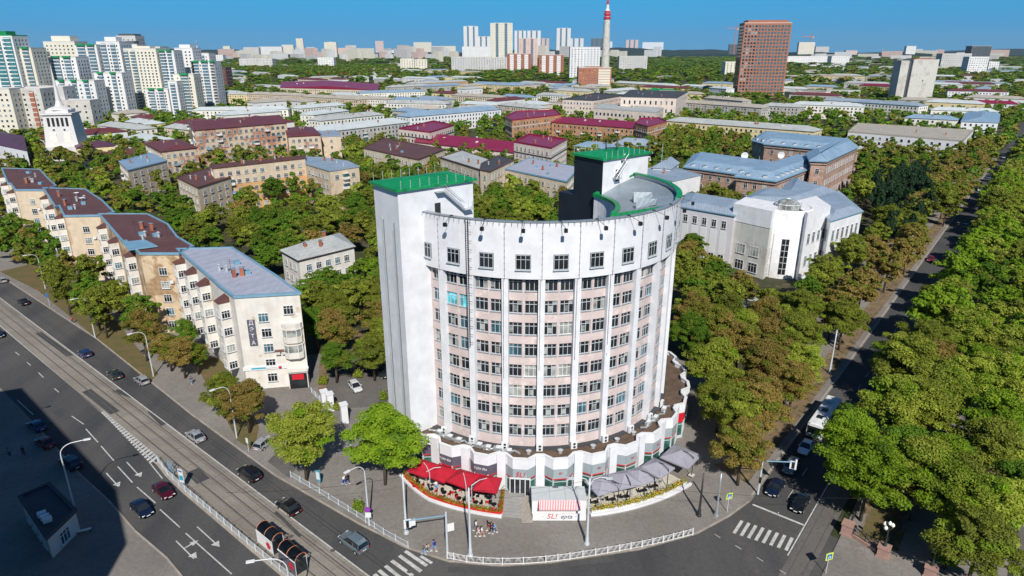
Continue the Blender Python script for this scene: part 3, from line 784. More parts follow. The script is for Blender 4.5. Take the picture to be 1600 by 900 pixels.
# stair towers
def stair_tower(poly,z,name):
    b=MB(); b.prism(poly,0,z); b.build(name,['hotel_white'],hotel,HL)
    q=offset(ccw(poly),.45); b=MB(); b.prism(q,z,z+.35,0,bottom=True)
    q=ccw(q); i=max(range(4),key=lambda i:(q[(i+1)%4]-q[i]).length); q=q[i:]+q[:i]
    vs=[(*q[0],z+.35),(*q[1],z+.35),(*q[2],z+.35),(*q[3],z+.35)]; m1,m2=(q[0]+q[3])/2,(q[1]+q[2])/2; ax=(m2-m1).normalized()
    r1,r2=m1+ax*3,m2-ax*3; vs+=[(*r1,z+1.0),(*r2,z+1.0)]
    b.add(vs,[(0,1,5,4),(2,3,4,5),(1,2,5),(3,0,4)],0); ro=b.build('tower_roof',['roof_green'],hotel,HL)
    b=MB()
    for k in range(9):
        p=q[0].lerp(q[1],(k+.5)/9); b.tube([(*p,z+.3),(*p,z+1.5)],.03,4)
        p=q[3].lerp(q[2],(k+.5)/9); b.tube([(*p,z+.3),(*p,z+1.5)],.03,4)
    b.build('roof_railing',['pole_paint'],ro,HL)
    return ro
stair_tower(TOWER_L,43.65,'stair_tower'); trr=stair_tower(TOWER_R,43.65,'stair_tower')
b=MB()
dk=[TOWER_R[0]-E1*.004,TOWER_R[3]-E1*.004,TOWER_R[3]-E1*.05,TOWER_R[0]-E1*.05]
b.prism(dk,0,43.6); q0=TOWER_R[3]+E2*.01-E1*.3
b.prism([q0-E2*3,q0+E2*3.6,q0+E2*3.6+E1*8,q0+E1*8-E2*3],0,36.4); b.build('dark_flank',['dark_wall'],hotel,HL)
b=MB(); p=TOWER_R[0].lerp(TOWER_R[2],.45)   # frame on the right tower roof
for dx,dy in ((-1,-.6),(1,-.6),(1,.6),(-1,.6)): b.tube([(p.x+dx,p.y+dy,44.6),(p.x+dx,p.y+dy,46.3)],.06,4)
for zz in (44.9,46.3):
    for (x0_,y0_),(x1_,y1_) in (((-1,-.6),(1,-.6)),((1,-.6),(1,.6)),((1,.6),(-1,.6)),((-1,.6),(-1,-.6))): b.tube([(p.x+x0_,p.y+y0_,zz),(p.x+x1_,p.y+y1_,zz)],.05,4)
b.build('lift_frame',['dark_metal'],hotel,HL)
# slots in the left flank of the left tower
b=MB()
for k in (.28,.72):
    p=TOWER_L[0].lerp(TOWER_L[3],k)-E1*.02; b.box((p.x,p.y,20.5),(.42,.08,37.5 if k>.5 else 35.),0,math.atan2(E2.y,E2.x)); b.box((p.x-E2.x*.42,p.y-E2.y*.42,20.5),(.3,.05,37.),1,math.atan2(E2.y,E2.x))
b.build('window_slot',['roof_pale','metal_grey'],hotel,HL)
# outside stairs and doors on the tower tops
def tower_stair(poly,s0,s1,z):
    a_=poly[0]; d=(poly[1]-poly[0]).normalized(); n_=Vector((d.y,-d.x)); b=MB()
    p0=a_+d*s0+n_*.5; p1=a_+d*s1+n_*.5
    for o in (-.4,.4):
        b.tube([(*(p0+n_*o),z+3.9),(*(p1+n_*o),z+.9)],.06,4); b.tube([(*(p0+n_*o),z+4.9),(*(p1+n_*o),z+1.9)],.04,4)
    for i in range(12):
        c=p0.lerp(p1,(i+.5)/12); b.box((*c,z+3.9-3*(i+.5)/12),(.3,.9,.05),0,math.atan2(d.y,d.x))
    c=p1+d*.7; b.box((*c,z+.8),(1.5,1.1,.08),0,math.atan2(d.y,d.x)); c=p0-d*.6; b.box((*c,z+3.9),(1.2,1.0,.08),0,math.atan2(d.y,d.x))
    for o in (-.5,.5): b.tube([(*(p1+d*1.3+n_*o),z+.8),(*(p1+d*1.3+n_*o),z+1.9)],.04,4)
    b.build('outside_stair',['galvanised'],hotel,HL)
    b=MB(); c=a_+d*((s0+s1)/2-2.4 if s1>s0 else (s0+s1)/2-.2)+n_*.03; b.box((*c,z+1.2),(.95,.08,2.1),0,math.atan2(d.y,d.x)); b.build('door',['dark_metal'],hotel,HL)
tower_stair(TOWER_L,7.0,10.4,39.0); tower_stair(TOWER_R,5.6,2.6,39.4)
# ---- podium
pod=MB(); zig=[]
def prad(t): return 25.75+max(0,(t-55))*.035
def zigpts(k,dr=0.):
    t=TH0+DTH*k; r=prad(t)
    return [pol(t-1.3,r+dr),pol(t+1.3,r+dr),pol(t+3.9,r+1.15+dr),pol(t+8.5,r+1.15+dr)]
ks=range(-4,11)
outer=[p for k in ks for p in zigpts(k)][2:-2]; outer=[pol(-49.5,25.4)]+outer
inner=[p for k in ks for p in zigpts(k,-.35)][2:-2]; inner=[pol(-49.5,25.05)]+inner
n=len(outer)
for i in range(n-1):
    A,B_,C,D=outer[i],outer[i+1],inner[i+1],inner[i]
    pod.add([(*A,4.95),(*B_,4.95),(*C,4.95),(*D,4.95),(*A,6.6),(*B_,6.6),(*C,6.6),(*D,6.6)],[(0,1,5,4),(4,5,6,7),(2,3,7,6),(3,2,1,0)],0)
    
pod.build('parapet_band',['hotel_white'],hotel,HL)
b=MB()
for i in range(n-1):
    A,B_=outer[i]*1.0,outer[i+1]*1.0
    d=(B_-A).normalized(); nn_=Vector((d.y,-d.x))*.06
    b.add([(*(A+nn_),6.603),(*(B_+nn_),6.603),(*(inner[i+1]-nn_),6.603),(*(inner[i]-nn_),6.603),(*(A+nn_),6.7),(*(B_+nn_),6.7),(*(inner[i+1]-nn_),6.7),(*(inner[i]-nn_),6.7)],[(0,1,5,4),(4,5,6,7),(2,3,7,6)])
b.build('coping',['white_paint'],hotel,HL)
# sign band, glazing, piers and brown roof
for i in range(n-1):
    A,B_=outer[i],outer[i+1]; d=(B_-A); Ls=d.length; d.normalize(); nn_=Vector((d.y,-d.x)); c=(A+B_)/2-nn_*.12
    th=math.degrees(math.atan2(c.x-HC.x,HC.y-c.y)); r=math.atan2(d.y,d.x)
    if Ls<1.5 and abs(((th-TH0)/DTH)-round((th-TH0)/DTH))<.08: continue
    k=math.floor((th-TH0)/DTH)
    s='dark_sign' if k<=-2 else ('grey_sign' if k<5 else 'red_paint')
    if th>82: s='lilac_wall'
    b=MB(); b.box((*c,4.1),(Ls-.12,.12,1.66),0,r); b.box((*(c+nn_*.02),3.20),(Ls-.12,.14,.16),1,r); b.build('sign_band',[s,'red_paint'],hotel,HL)
    b=MB(); b.box((*(c-nn_*.1),1.75),(Ls-.1,.06,3.5),0,r); m_=max(1,round(Ls/1.5))
    for q in range(m_+1):
        p=A.lerp(B_,q/m_)-nn_*.16; b.box((*p,1.75),(.09,.14,3.4),1,r)
    b.box((*(c-nn_*.03),.3),(Ls,.16,.6),1,r); b.box((*(c-nn_*.03),2.7),(Ls,.1,.08),1,r)
    b.build('shop_window',['glass_green','pole_paint'],hotel,HL)
for k in ks:
    t=TH0+DTH*k; p=pol(t,prad(t)+.12); b=MB(); b.box((*p,3.31),(1.25,.62,6.62),0,R_(t)); b.build('podium_pier',['hotel_white'],hotel,HL)
b=MB(); b.add([(*p,ZPR) for p in inner]+[(*pol(a1-(a1+49.5)*i/60,RW-.3),ZPR) for i in range(61)],[tuple(range(len(inner)+61))]); 
b.build('podium_roof',['roof_gravel'],hotel,HL)
b=MB(); ring_wall(b,RW+.02,RW+.9,ZPR+.003,ZPR+.12,a0,100,40,0); b.build('roof_flashing',['roof_tar'],hotel,HL)
# plant on the podium roof: air conditioners at the pilasters, foil ducts, small hoods
acm=MB(); acm.box((0,0,.55),(.95,.42,1.1),0); 
for zz in (.3,.82):
    acm.add([(.05+.22*math.cos(q*.785),-.215,zz+.22*math.sin(q*.785)) for q in range(8)],[tuple(range(8))],1)
acme=acm.mesh('air_conditioner',['white_paint','dark_metal'])
for k in range(-4,6):
    t=TH0+DTH*k+(2 if k==-4 else 0); p=pol(t,RW+1.15); put('air_conditioner',acme,hotel,(p.x-HC.x,p.y-HC.y,ZPR+.13),R_(t))
rnd=random.Random(11)
for t,r in ((-38,24.2),(-33,24.3),(-29,24.3),(-21,24.2),(-17.5,24.4),(-14,24.2),(-10,24.6),(52,24.3),(60,24.4),(47,24.2)):
    b=MB(); p=pol(t,r); rad=Vector((math.sin(R_(t)),-math.cos(R_(t)))); tan=Vector((-rad.y,rad.x))
    b.box((*p,ZPR+.35),(1.1,.75,.5),0,R_(t)+rnd.uniform(-.2,.2)); b.box((*(p+tan*.2),ZPR+.7),(.7,.6,.15),2,R_(t)+.1)
    pts=[(*(p+tan*s*.9+rad*.35*math.sin(s*2.1+t)),ZPR+.25+.1*math.sin(s*1.7)) for s in (-2,-1,0,1,2)]; b.tube(pts,.17,8,1)
    b.build('air_duct',['foil','foil','white_paint'],hotel,HL)
for t in (8,20,30,38,-3,-24):
    b=MB(); p=pol(t,24.3); b.lathe([(.0,0),(.28,0),(.28,.45),(.45,.5),(.0,.75)],(*p,ZPR),8); b.build('roof_hood',['galvanised'],hotel,HL)
# door with glazed leaves, and its steps
b=MB(); t=bay_mid(-1); p=pol(t,26.97); r=R_(t)
b.box((*p,2.1),(3.0,.16,2.7),0,r)
for s in (-1.45,-.75,0,.75,1.45): q=p+Vector((math.cos(r),math.sin(r)))*s; b.box((*q,2.1),(.12,.24,2.8),1,r)
b.box((*p,3.45),(3.1,.24,.12),1,r); b.build('door',['glass_dark','white_paint'],hotel,HL)
b=MB()
for i in range(7):
    R0,R1=26.7,31.4-i*.55
    b.prism([pol(t-7.8+i*.1,R0),pol(t-8.0,R1),pol(t+1.2,R1),pol(t+1.4,R0)],.12 if i==0 else .12+i*.13-.13+.003,.12+(i+1)*.13)
b.build('front_steps',['stone_step'],hotel,HL)
b=MB(); A=pol(t+1.5,27.6); B_=pol(t+2.6,32.2); d=(B_-A).normalized(); n_=Vector((-d.y,d.x))*.75
b.add([(*(A-n_),1.0),(*(A+n_),1.0),(*(B_+n_),.15),(*(B_-n_),.15),(*(A-n_),.1),(*(A+n_),.1),(*(B_+n_),.1),(*(B_-n_),.1)],[(0,1,2,3),(3,2,1,0),(4,0,3,7),(1,5,6,2),(4,5,1,0),(2,6,7,3)]); b.build('ramp',['deck'],hotel,HL)
# lettering
def text(body,size,loc,rz,mat,parent,L,shear=0.,name='lettering',tilt=math.pi/2,thick=.02,align='CENTER'):
    cu=bpy.data.curves.new('t','FONT'); cu.body=body; cu.size=size; cu.extrude=thick; cu.shear=shear; cu.align_x=align; cu.align_y='CENTER'; cu.resolution_u=3
    o=bpy.data.objects.new('t',cu); col.objects.link(o); bpy.context.view_layer.update()
    me=bpy.data.meshes.new_from_object(o.evaluated_get(bpy.context.evaluated_depsgraph_get())); bpy.data.objects.remove(o); bpy.data.curves.remove(cu)
    me.materials.clear(); me.materials.append(M[mat]); q=put(name,me,parent,(loc[0]-L[0],loc[1]-L[1],loc[2]-L[2])); q.rotation_euler=(tilt,0,rz); return q
t=bay_mid(-1); text('SL!',1.15,(*pol(t,27.08),4.15),R_(t),'red_paint',hotel,HL,.25)
for k in (0,1,2,3): t=bay_mid(k); text('SL!',.45,(*pol(t,27.08),4.35),R_(t),'red_paint',hotel,HL,.25)
for k in (-3,-2):
    t=bay_mid(k); text('ТОМ ЯМ',.5,(*pol(t-.0,27.08),4.35),R_(t),'white_paint',hotel,HL)
# ---------------------------------------------------------------- left row of stepped blocks on the road
GR='stepped apartment blocks along the tram road'
def bays(root,L,line,n,z,cap,win=('cross',1.5,1.5),nf=5,depth=2.0,w=2.3,z0=1.5,ts=None):
    """columns of bay windows on a facade line a->c (outward is to the right of travel)"""
    a,c=line; d=(c-a); Ls=d.length; d.normalize(); nn=Vector((d.y,-d.x)); r=math.atan2(d.y,d.x); fh=(z-1.5)/nf
    for i in range(n):
        t=(i+.5)/n if ts is None else ts[i]; p=a+d*Ls*t+nn*depth/2; b=MB()
        b.box((p.x,p.y,(z0+2+z-1.6)/2),(w,depth,z-1.6-z0-2),0,r)
        q=[p-d*(w/2+.15)+nn*(depth/2+.15),p+d*(w/2+.15)+nn*(depth/2+.15),p+d*(w/2+.15)-nn*depth/2,p-d*(w/2+.15)-nn*depth/2]
        b.add([(*q[0],z-1.6),(*q[1],z-1.6),(*q[2],z-.6),(*q[3],z-.6),(*q[2],z-1.6),(*q[3],z-1.6)],[(0,1,2,3),(1,4,2),(0,3,5),(0,5,4,1)],1)
        bo=b.build('bay_window',['cream_white',cap],root,L)
        ms=window_mesh(*win)
        for f in range(nf-1):
            x=p+nn*(depth/2+.02); put('window',random.choice(ms),bo,(x.x-L[0],x.y-L[1],z0+2.2+fh*(f+.25)),r)
            x=p+d*(w/2+.02); put('window',random.choice(ms),bo,(x.x-L[0],x.y-L[1],z0+2.2+fh*(f+.25)),r+math.pi/2)
def block(name,label,px,z,wall,roof,fascia,nf=5,nb=3,cap='roof_brown',group=GR,**kw):
    return building(name,label,'apartment block',quadz(z,*px),z,wall,roof,'flat',nf,3.6,('cross',1.6,1.6),group,fascia=fascia,ekinds=('hatch','vent','chimney','antenna'),**kw)
A_,ap,aL,ar=block('apartment_block','cream five-storey block with a lavender flat roof and bay windows, nearest the hotel',[(277,391),(334,440),(341,447),(366,466),(468,460),(431,433),(386,404),(362,389)],18.9,'cream_white','roof_membrane','metal_blue',extras=7,edges=[],seed=5)
def bz(px,z): return G(*px,z)
z=18.9
for a,c,nb_ in ((bz((277,391),z),bz((334,440),z),3),(bz((341,447),z),bz((366,466),z),1)): bays(A_,aL,(a,c),nb_,z,'roof_brown')
# end facade of that block: windows, rounded balconies, notice boards
a,c=bz((366,466),z),bz((468,460),z); d=(c-a).normalized(); nn=Vector((d.y,-d.x)); r=math.atan2(d.y,d.x); Ls=(c-a).length
ms=window_mesh('cross',1.75,1.7)
for i,zz in enumerate((15.4,12.3,9.2,6.0,3.0)):
    if i<5:
        p=a+d*Ls*(.42 if i else .40)+nn*.02; put('window',ms[[2,0,2,0,1][i]],A_,(p.x-aL[0],p.y-aL[1],zz-.6),r)
p=a+d*Ls*.80+nn*.02; put('window',ms[0],A_,(p.x-aL[0],p.y-aL[1],16.0),r)
def round_balcony(t,zz,glazed):
    p=a+d*Ls*t; b=MB(); hb=1.05; n_=8; pts=[p-d*1.9,p-d*1.7+nn*.7,p-d*.9+nn*1.25,p+d*.9+nn*1.25,p+d*1.7+nn*.7,p+d*1.9]
    b.prism(pts,zz-.2,zz,0,bottom=True); b.prism(pts,zz,zz+hb,0)
    if glazed: b.prism([p+(q-p)*.97 for q in pts],zz+hb,zz+2.5,1); b.prism([p+(q-p)*1.06 for q in pts],zz+2.5,zz+2.65,0,bottom=True)
    for q in pts[1:-1]:
        if glazed: b.box((*q,zz+hb+.7),(.12,.12,1.5),2)
    b.build('balcony',['cream_white','glass_curtain','white_paint'],A_,aL)
round_balcony(.82,12.4,False); round_balcony(.82,9.8,True); round_balcony(.82,6.6,True)
b=MB(); p=a+d*Ls*.84+nn*.5; b.box((*p,1.9),(3.6,1.1,3.6),0,r); b.box((*(p+nn*.6),1.7),(3.3,.12,3.2),1,r); b.box((*(p+nn*.68),2.6),(2.2,.05,1.1),2,r); b.box((*(p+nn*.1),3.85),(4.0,1.6,.3),0,r)
b.build('entrance',['cream_white','glass_dark','red_paint'],A_,aL)
ch='ДЭТА'
for i in range(4):
    p=a+d*Ls*.20+nn*.09; b=MB(); zz=13.9-i*1.35; b.box((*p,zz),(1.4,.14,1.2),0,r); sb_=b.build('letter_board',['dark_sign'],A_,aL)
    q=p+nn*.09; text(ch[i],1.1,(*q,zz),r,'white_paint',sb_,aL,0)
b=MB(); p=a+d*Ls*.32+nn*.1; b.box((*p,4.55),(8.0,.18,.8),0,r); bb=b.build('shop_sign',['white_paint'],A_,aL)
b=MB(); q=a+d*Ls*.56+nn*.23; b.lathe([(.0,.0),(.3,.0),(.3,.3),(.0,.3)],(*q,4.4),10); b.build('emblem',['red_paint'],bb,aL)
b=MB(); q=a+d*Ls*.22+nn*.22; b.box((*q,4.55),(2.6,.04,.3),0,r); b.build('emblem',['teal_sign'],bb,aL)
for t_ in (.56,.66):
    b=MB(); q=a+d*Ls*t_+nn*.35; b.box((*q,7.6),(.9,.7,.7),0,r); b.box((*q,8.0),(1.15,.95,.12),1,r); b.build('air_conditioner',['concrete','roof_brown'],A_,aL)
for (nm,lab,px,zz,wl,rf,fa,fr) in (
 ('apartment_block','block with a peeling tan end wall and a blue metal flap on its brown roof',[(155,336),(192,379),(197,378),(219,398),(279,398),(302,387),(277,372),(262,352),(230,336)],18.9,'tan_peel','roof_brown','metal_blue',(0,2)),
 ('apartment_block','brown roofed cream block with two satellite dishes on its roof, third from the hotel end',[(68,295),(87,325),(93,323),(101,339),(158,338),(178,333),(160,315),(133,297)],18.6,'tan_light','roof_brown','metal_blue',(0,2)),
 ('apartment_block','farthest brown roofed block of the stepped row, cut by the left edge of the photo',[(3,264),(13,288),(17,288),(24,298),(68,298),(88,292),(75,280),(62,266)],18.6,'tan_light','roof_brown','metal_blue',(0,2))):
    q=quadz(zz,*px); ro,pl,L,rr=building(nm,lab,'apartment block',q,zz,wl,rf,'flat',5,4.5,('cross',1.7,1.7),GR,fascia=fa,ekinds=('chimney','hatch','vent','antenna','vent'),extras=9,edges=[],seed=int(px[0][0])+1)
    bays(ro,L,(q[0],q[1]),2,zz,'roof_brown'); bays(ro,L,(q[2],q[3]),1,zz,'roof_brown')
    a,c=q[3],q[4]; d=(c-a).normalized(); nn=Vector((d.y,-d.x)); r=math.atan2(d.y,d.x); Ls=(c-a).length
    for i in range(5): p=a+d*Ls*.52+nn*.02; put('window',random.choice(ms),ro,(p.x-L[0],p.y-L[1],15.0-3.2*i),r)
    p=a+d*Ls*.72+nn*.3; b=MB(); b.box((*p,12.6),(.8,.5,.6),0,r); b.build('air_conditioner',['white_paint'],ro,L)
    if zz==18.9:
        b=MB(); m_=quadz(zz+.9,(191,377),(226,373),(246,383),(200,389)); b.prism(m_,zz+.5,zz+.75,0,bottom=True); b.build('roof_flap',['metal_blue'],rr,L)
    if 'dishes' in lab:
        for pxx in ((119,302),(127,310)):
            p=G(*pxx,zz+1); b=MB(); b.lathe([(.0,.0),(.45,.08),(.75,.3)],(*p,zz+.9),12); b.tube([(*p,zz+.3),(*p,zz+.9)],.05,5); b.build('satellite_dish',['white_paint'],rr,L)
# ---------------------------------------------------------------- middle left complex
GM='old apartment blocks behind the courtyard trees'
CB=dict(group=GM)
building('apartment_block','tall six-storey tan block with a long maroon roof, behind the orange block','apartment block',quadz(21.5,(303,204),(448,192),(436,180),(292,189)),21.5,'brick_plaster','roof_maroon','hip',6,3.3,('cross',1.7,1.6),GM,base=('brick_low',8),balc=14,extras=9,inset=2.,rise=2.2)
building('apartment_block','lower tan wing with brown roof joined to the right end of the tall six-storey block','apartment block',quadz(17.,(450,214),(501,211),(488,199),(446,201)),17,'brick_plaster','roof_maroon','hip',5,3.4,('cross',1.6,1.6),GM,base=('brick_low',6),balc=4,rise=1.6)
building('apartment_block','narrow tan block with a bare cracked end wall beside the tall six-storey block','apartment block',quadz(15.,(502,214),(532,213),(524,204),(497,205)),15,'tan_light','roof_bluegrey','flat',4,9,('two',1.3,1.5),GM,extras=1)
building('apartment_block','low stepped tan block with brown roof left of the tall six-storey block','apartment block',quadz(15.,(253,237),(308,231),(280,218),(226,224)),15,'brick_plaster','roof_maroon','hip',4,3.3,('cross',1.6,1.6),GM,base=('brick_low',5),balc=4,rise=1.5)
building('apartment_block','cream block with a light blue sheet roof left of the orange block','apartment block',quadz(13.,(200,267),(261,252),(236,240),(186,253)),13,'tan_light','roof_blue','flat',4,5.0,('cross',1.7,1.7),GM,balc=2)
fa_=quadz(18.,(333,264),(477,248),(477,244),(328,259))
building('apartment_block','long orange and cream plastered block with a thin brown roof edge among courtyard trees','apartment block',fa_,18.,'tan_light','roof_brown','flat',5,3.3,('cross',1.6,1.6),GM,base=('orange_plaster',11),balc=5,seed=12)
building('apartment_block','cream end wing with a dark brown roof left of the long orange block','apartment block',quadz(14.,(309,294),(360,278),(329,263),(277,278)),14.,'tan_light','roof_brown','flat',4,4.2,('cross',1.7,1.7),GM,seed=4)
building('apartment_block','cream and brick end wing with blue-grey roof right of the long orange block','apartment block',quadz(16.5,(478,257),(515,268),(561,261),(544,253),(510,248),(478,246)),16.5,'tan_light','roof_bluegrey','flat',4,3.6,('cross',1.7,1.7),GM,base=('brick_plaster',7),balc=3,seed=9)
rt,pp,L,ro=building('small_house','small white and salmon house with grey hipped roof left of the hotel tower','house',quadz(11.5,(440,392),(467,407),(553,386),(530,366)),11.5,'cream_white','roof_slate','hip',3,3.0,('cross',1.5,1.7),None,extras=5,fascia='roof_brown',rise=2.4,footm=7)
# ---------------------------------------------------------------- spired tower and its neighbours
tp=rect((70,252),(130,250),0,22); tz=24; sp=thing('spired_tower','white stepped tower with a tall thin spire, left edge of the city','tower',(*tp[0],0))
tL=(*tp[0],0); FOOT.append((ccw(tp),4)); c=(tp[0]+tp[2])/2; e=(tp[1]-tp[0]).normalized(); f=(tp[2]-tp[1]).normalized(); ang=math.atan2(e.y,e.x)
b=MB(); b.box((*c,4),(24,24,8),0,ang); b.prism([c+e*x*9+f*y*9 for x,y in ((-1,-1),(1,-1),(1,1),(-1,1))],8,8.3)
lo=[c+e*x*8.7+f*y*8.7 for x,y in ((-1,-1),(1,-1),(1,1),(-1,1))]; hi=[c+e*x*7.3+f*y*7.3 for x,y in ((-1,-1),(1,-1),(1,1),(-1,1))]
b.add([(*p,8) for p in lo]+[(*p,26) for p in hi],[(0,1,5,4),(1,2,6,5),(2,3,7,6),(3,0,4,7),(4,5,6,7)]); b.build('shaft',['old_plaster'],sp,tL)
b=MB(); b.box((*c,26.6),(16.5,16.5,1.0),0,ang); b.box((*c,28),(12,12,1.8),0,ang); b.build('cornice',['old_plaster'],sp,tL)
b=MB(); b.lathe([(7,0),(6.0,.9),(2.4,2.0),(1.35,5),(.85,12),(.42,19),(.08,26)],(*c,28.7),8,0); b.build('spire',['old_plaster'],sp,tL)
for s in range(5):
    p=c-f*7.6+e*(s-2)*2.4; b=MB(); b.box((*p,22),(1.3,.5,5.0),0,ang); b.build('window',['glass_dark'],sp,tL)
for s in (-1,1):
    p=c-f*8.3+e*s*3.6; b=MB(); b.box((*p,12.6),(3.6,.4,6.5),0,ang); b.build('niche',['pale_plaster'],sp,tL)
    p=c-f*8.0+e*s*2.8; b=MB(); b.box((*p,17.6),(1.,.4,1.),0,ang); b.build('window',['glass_dark'],sp,tL)
building('columned_hall','white hall with a dark purple roof at the left edge beside the spired tower','hall',quadz(14,(-60,214),(42,236),(36,213),(-50,196)),14,'white_wall','roof_purple','hip',2,9,('far',1.4,3.),None,extras=3)
building('columned_hall','cream hall with tall windows and a purple roof right of the spired tower','hall',rect((120,232),(179,228),9,14),9,'yellow_plaster','roof_purple','hip',1,3.0,('tall',1.5,4.),None,extras=0)
building('low_shed','low maroon roofed shed in front of the spired tower','shed',rect((117,253),(226,240),5,12),5,'pale_plaster','roof_brown','gable',1,9,('two',1.2,1.2),None,extras=1)
# ---------------------------------------------------------------- rows of roofs behind the hotel
G3='low apartment houses in rows behind the hotel'
def H(label,p1,p2,z,dep,wall,roof,style='hip',nf=4,group=G3,**kw):
    kw.setdefault('bay',3.4); bay=kw.pop('bay'); far=(G(*p1,z).length>430); win=kw.pop('win',('far' if far else 'two',1.3,1.6))
    return building('apartment_house',label,kw.pop('cat','apartment house'),rect(p1,p2,z,dep),z,wall,roof,style,nf,bay,win,group,limit=kw.pop('limit',100),**kw)
def Hq(label,z,px,wall,roof,style='flat',nf=4,group=G3,**kw):
    far=(G(*px[0],z).length>430); bay=kw.pop('bay',3.4)
    return building('apartment_house',label,kw.pop('cat','apartment house'),quadz(z,*px),z,wall,roof,style,nf,bay,kw.pop('win',('far' if far else 'two',1.3,1.6)),group,**kw)
Hq('flat brown roofed cream house with a white hatch, behind the hotel left tower',14,[(568,232),(653,250),(695,234),(600,217)],'cream','roof_brown',extras=6,ekinds=('hatch','vent','chimney'))
Hq('flat house with a pale grey roof and brown edge, behind the green roofed left tower',15.5,[(688,247),(749,266),(778,255),(722,236)],'cream','roof_slate',fascia='roof_brown',extras=3)
Hq('cream corner house with a black tar roof behind the hotel left tower',16,[(750,266),(765,269),(803,251),(778,244),(752,257)],'cream','roof_tar',fascia='roof_brown',extras=2,seed=3,win=('two',1.4,1.9))
Hq('cream house with flat light blue roof and red chimneys behind the hotel courtyard',14,[(790,265),(885,285),(905,263),(828,248)],'cream','roof_membrane',extras=6,ekinds=('chimney','hatch'),fascia='metal_blue')
Hq('very long low wing with a bright crimson roof and a row of snow guards',9.5,[(648,222),(803,239),(806,224),(664,210)],'pinkish_wall','roof_crimson','gable',2,rise=3.4,extras=8,ekinds=('dormer',),inset=0)
Hq('corner house with crimson hipped roof and cream cornice right of the long crimson wing',17,[(803,223),(861,233),(886,219),(826,211)],'pinkish_wall','roof_crimson','block',5,cornice=('dark_metal',4.2),extras=5,base=('cream',6))
Hq('cream house with crimson roof and wide cornice left of the long crimson wing',15,[(623,202),(672,208),(709,197),(678,190)],'pinkish_wall','roof_crimson','block',4,cornice=('dark_metal',3.5),extras=3)
Hq('large orange brick and cream house with crimson roof left of the second crimson wing',17,[(789,184),(800,189),(877,180),(868,173),(806,175)],'orange_brick','roof_crimson','block',5,cornice=('cream_white',4.0),extras=4,base=None)
Hq('orange brick wing with crimson pitched roof and white dormers beyond the trees',13,[(862,191),(993,201),(995,192),(868,184)],'orange_brick','roof_crimson','gable',4,rise=2.6,extras=9,ekinds=('dormer',),balc=5)
Hq('orange corner house with crimson roof at the right end of the orange wing',16,[(992,194),(1012,199),(1042,191),(1030,185),(1000,186)],'orange_brick','roof_crimson','block',4,cornice=('cream_white',3.5),extras=2)
H('long tan house with pale slate roof and many balconies left of the crimson roofs',(503,207),(640,191),14.5,17,'grey_panel','roof_pale',balc=9,extras=7,nf=5,rise=3.2)
H('white house with a long blue roof, windows in even rows, behind the long crimson wing',(640,183),(783,171),13.5,17,'white_wall','roof_blue',extras=7,rise=3.2)
H('pale slate roofed house behind the long tan house with balconies',(502,189),(600,179),12,15,'pale_plaster','roof_slate',extras=4)
H('pale roofed house whose left end is hidden by trees above the long tan house',(490,180),(545,173),12,14,'pale_plaster','roof_pale',extras=3)
H('tan house with pale slate hipped roof left of the blue roofed white house',(604,161),(697,163),12.5,15,'cream_white','roof_slate',extras=5)
H('tan slate roofed low house in front of the blue roofed white house',(627,171),(690,170),10,10,'cream','roof_tanslate',extras=3)
H('slate roofed house with a long grey wall beyond the left pale roofs',(513,152),(602,156),12.5,14,'pale_plaster','roof_tanslate',extras=5)
H('long blue-white roofed house in the middle distance',(562,146),(664,143),12,14,'pale_plaster','roof_blue',extras=4)
H('orange house with a pale slate roof below the far panel blocks',(643,131),(731,127),13,15,'orange_plaster','roof_slate',extras=5)
H('yellow house with a blue hipped roof below the far panel blocks',(737,131),(810,134),12,16,'yellow_plaster','roof_blue',extras=4,rise=3.5)
H('white walled house with grey roof right of the yellow house with blue roof',(812,129),(848,131),11,12,'pale_plaster','roof_slate',extras=2)
H('cream house with pale tan slate roof left of the crimson corner roofs',(705,149),(780,153),11.5,14,'cream','roof_tanslate',extras=5)
H('slate roofed cream house with hipped ends above the orange brick house',(778,164),(840,170),12,15,'cream','roof_slate',extras=4)
H('pale slate roofed house partly hidden behind the blue roofed white house',(718,162),(776,165),11,12,'cream','roof_pale',extras=3)
H('small blue roofed houses row behind the slate roofs',(784,150),(828,153),9,12,'pale_plaster','roof_blue',extras=3)
H('grey slate roofed house left of the institute',(838,148),(880,150),11,14,'pale_plaster','roof_slate',extras=3)
H('pinkish low house with small balconies in front of the institute roofs',(850,160),(889,162),10,14,'pinkish_wall','roof_tanslate','flat',3,extras=2)
H('small house with a blue roof just behind the hotel right tower',(895,229),(950,233),8,14,'pale_plaster','roof_blue',nf=2,extras=2)
H('blue hipped roofed pavilion right of the small blue roofed house behind the hotel',(955,226),(1018,230),8,15,'pale_plaster','roof_bluegrey',nf=2,extras=1,rise=3.6)
GI='pinkish institute blocks in the middle distance'
Hq('pinkish four-storey institute block with a flat tar roof and white frames',17.5,[(879,156),(927,158),(975,150),(930,146)],'pinkish_wall','roof_tar','block',4,GI,extras=5,seed=1)
Hq('long pale institute hall with a row of square windows',14,[(928,170),(1026,177),(1037,170),(936,163)],'pinkish_wall','roof_slate','block',2,GI,extras=2,win=('far',1.8,2.2),bay=4)
Hq('tall pinkish institute block with brick corner and grey sheet end',22,[(970,152),(1057,154),(1075,144),(985,142)],'pinkish_wall','roof_tar','block',3,GI,extras=4,win=('far',1.4,3.2),bay=4.5)
H('yellow house with a pale roof at the foot of the chimney tower',(959,129),(1051,134),11,16,'yellow_plaster','roof_pale',extras=4)
H('green roofed house peeping over trees right of the institute',(1012,141),(1052,143),9,12,'pale_plaster','roof_green',nf=2,extras=1)
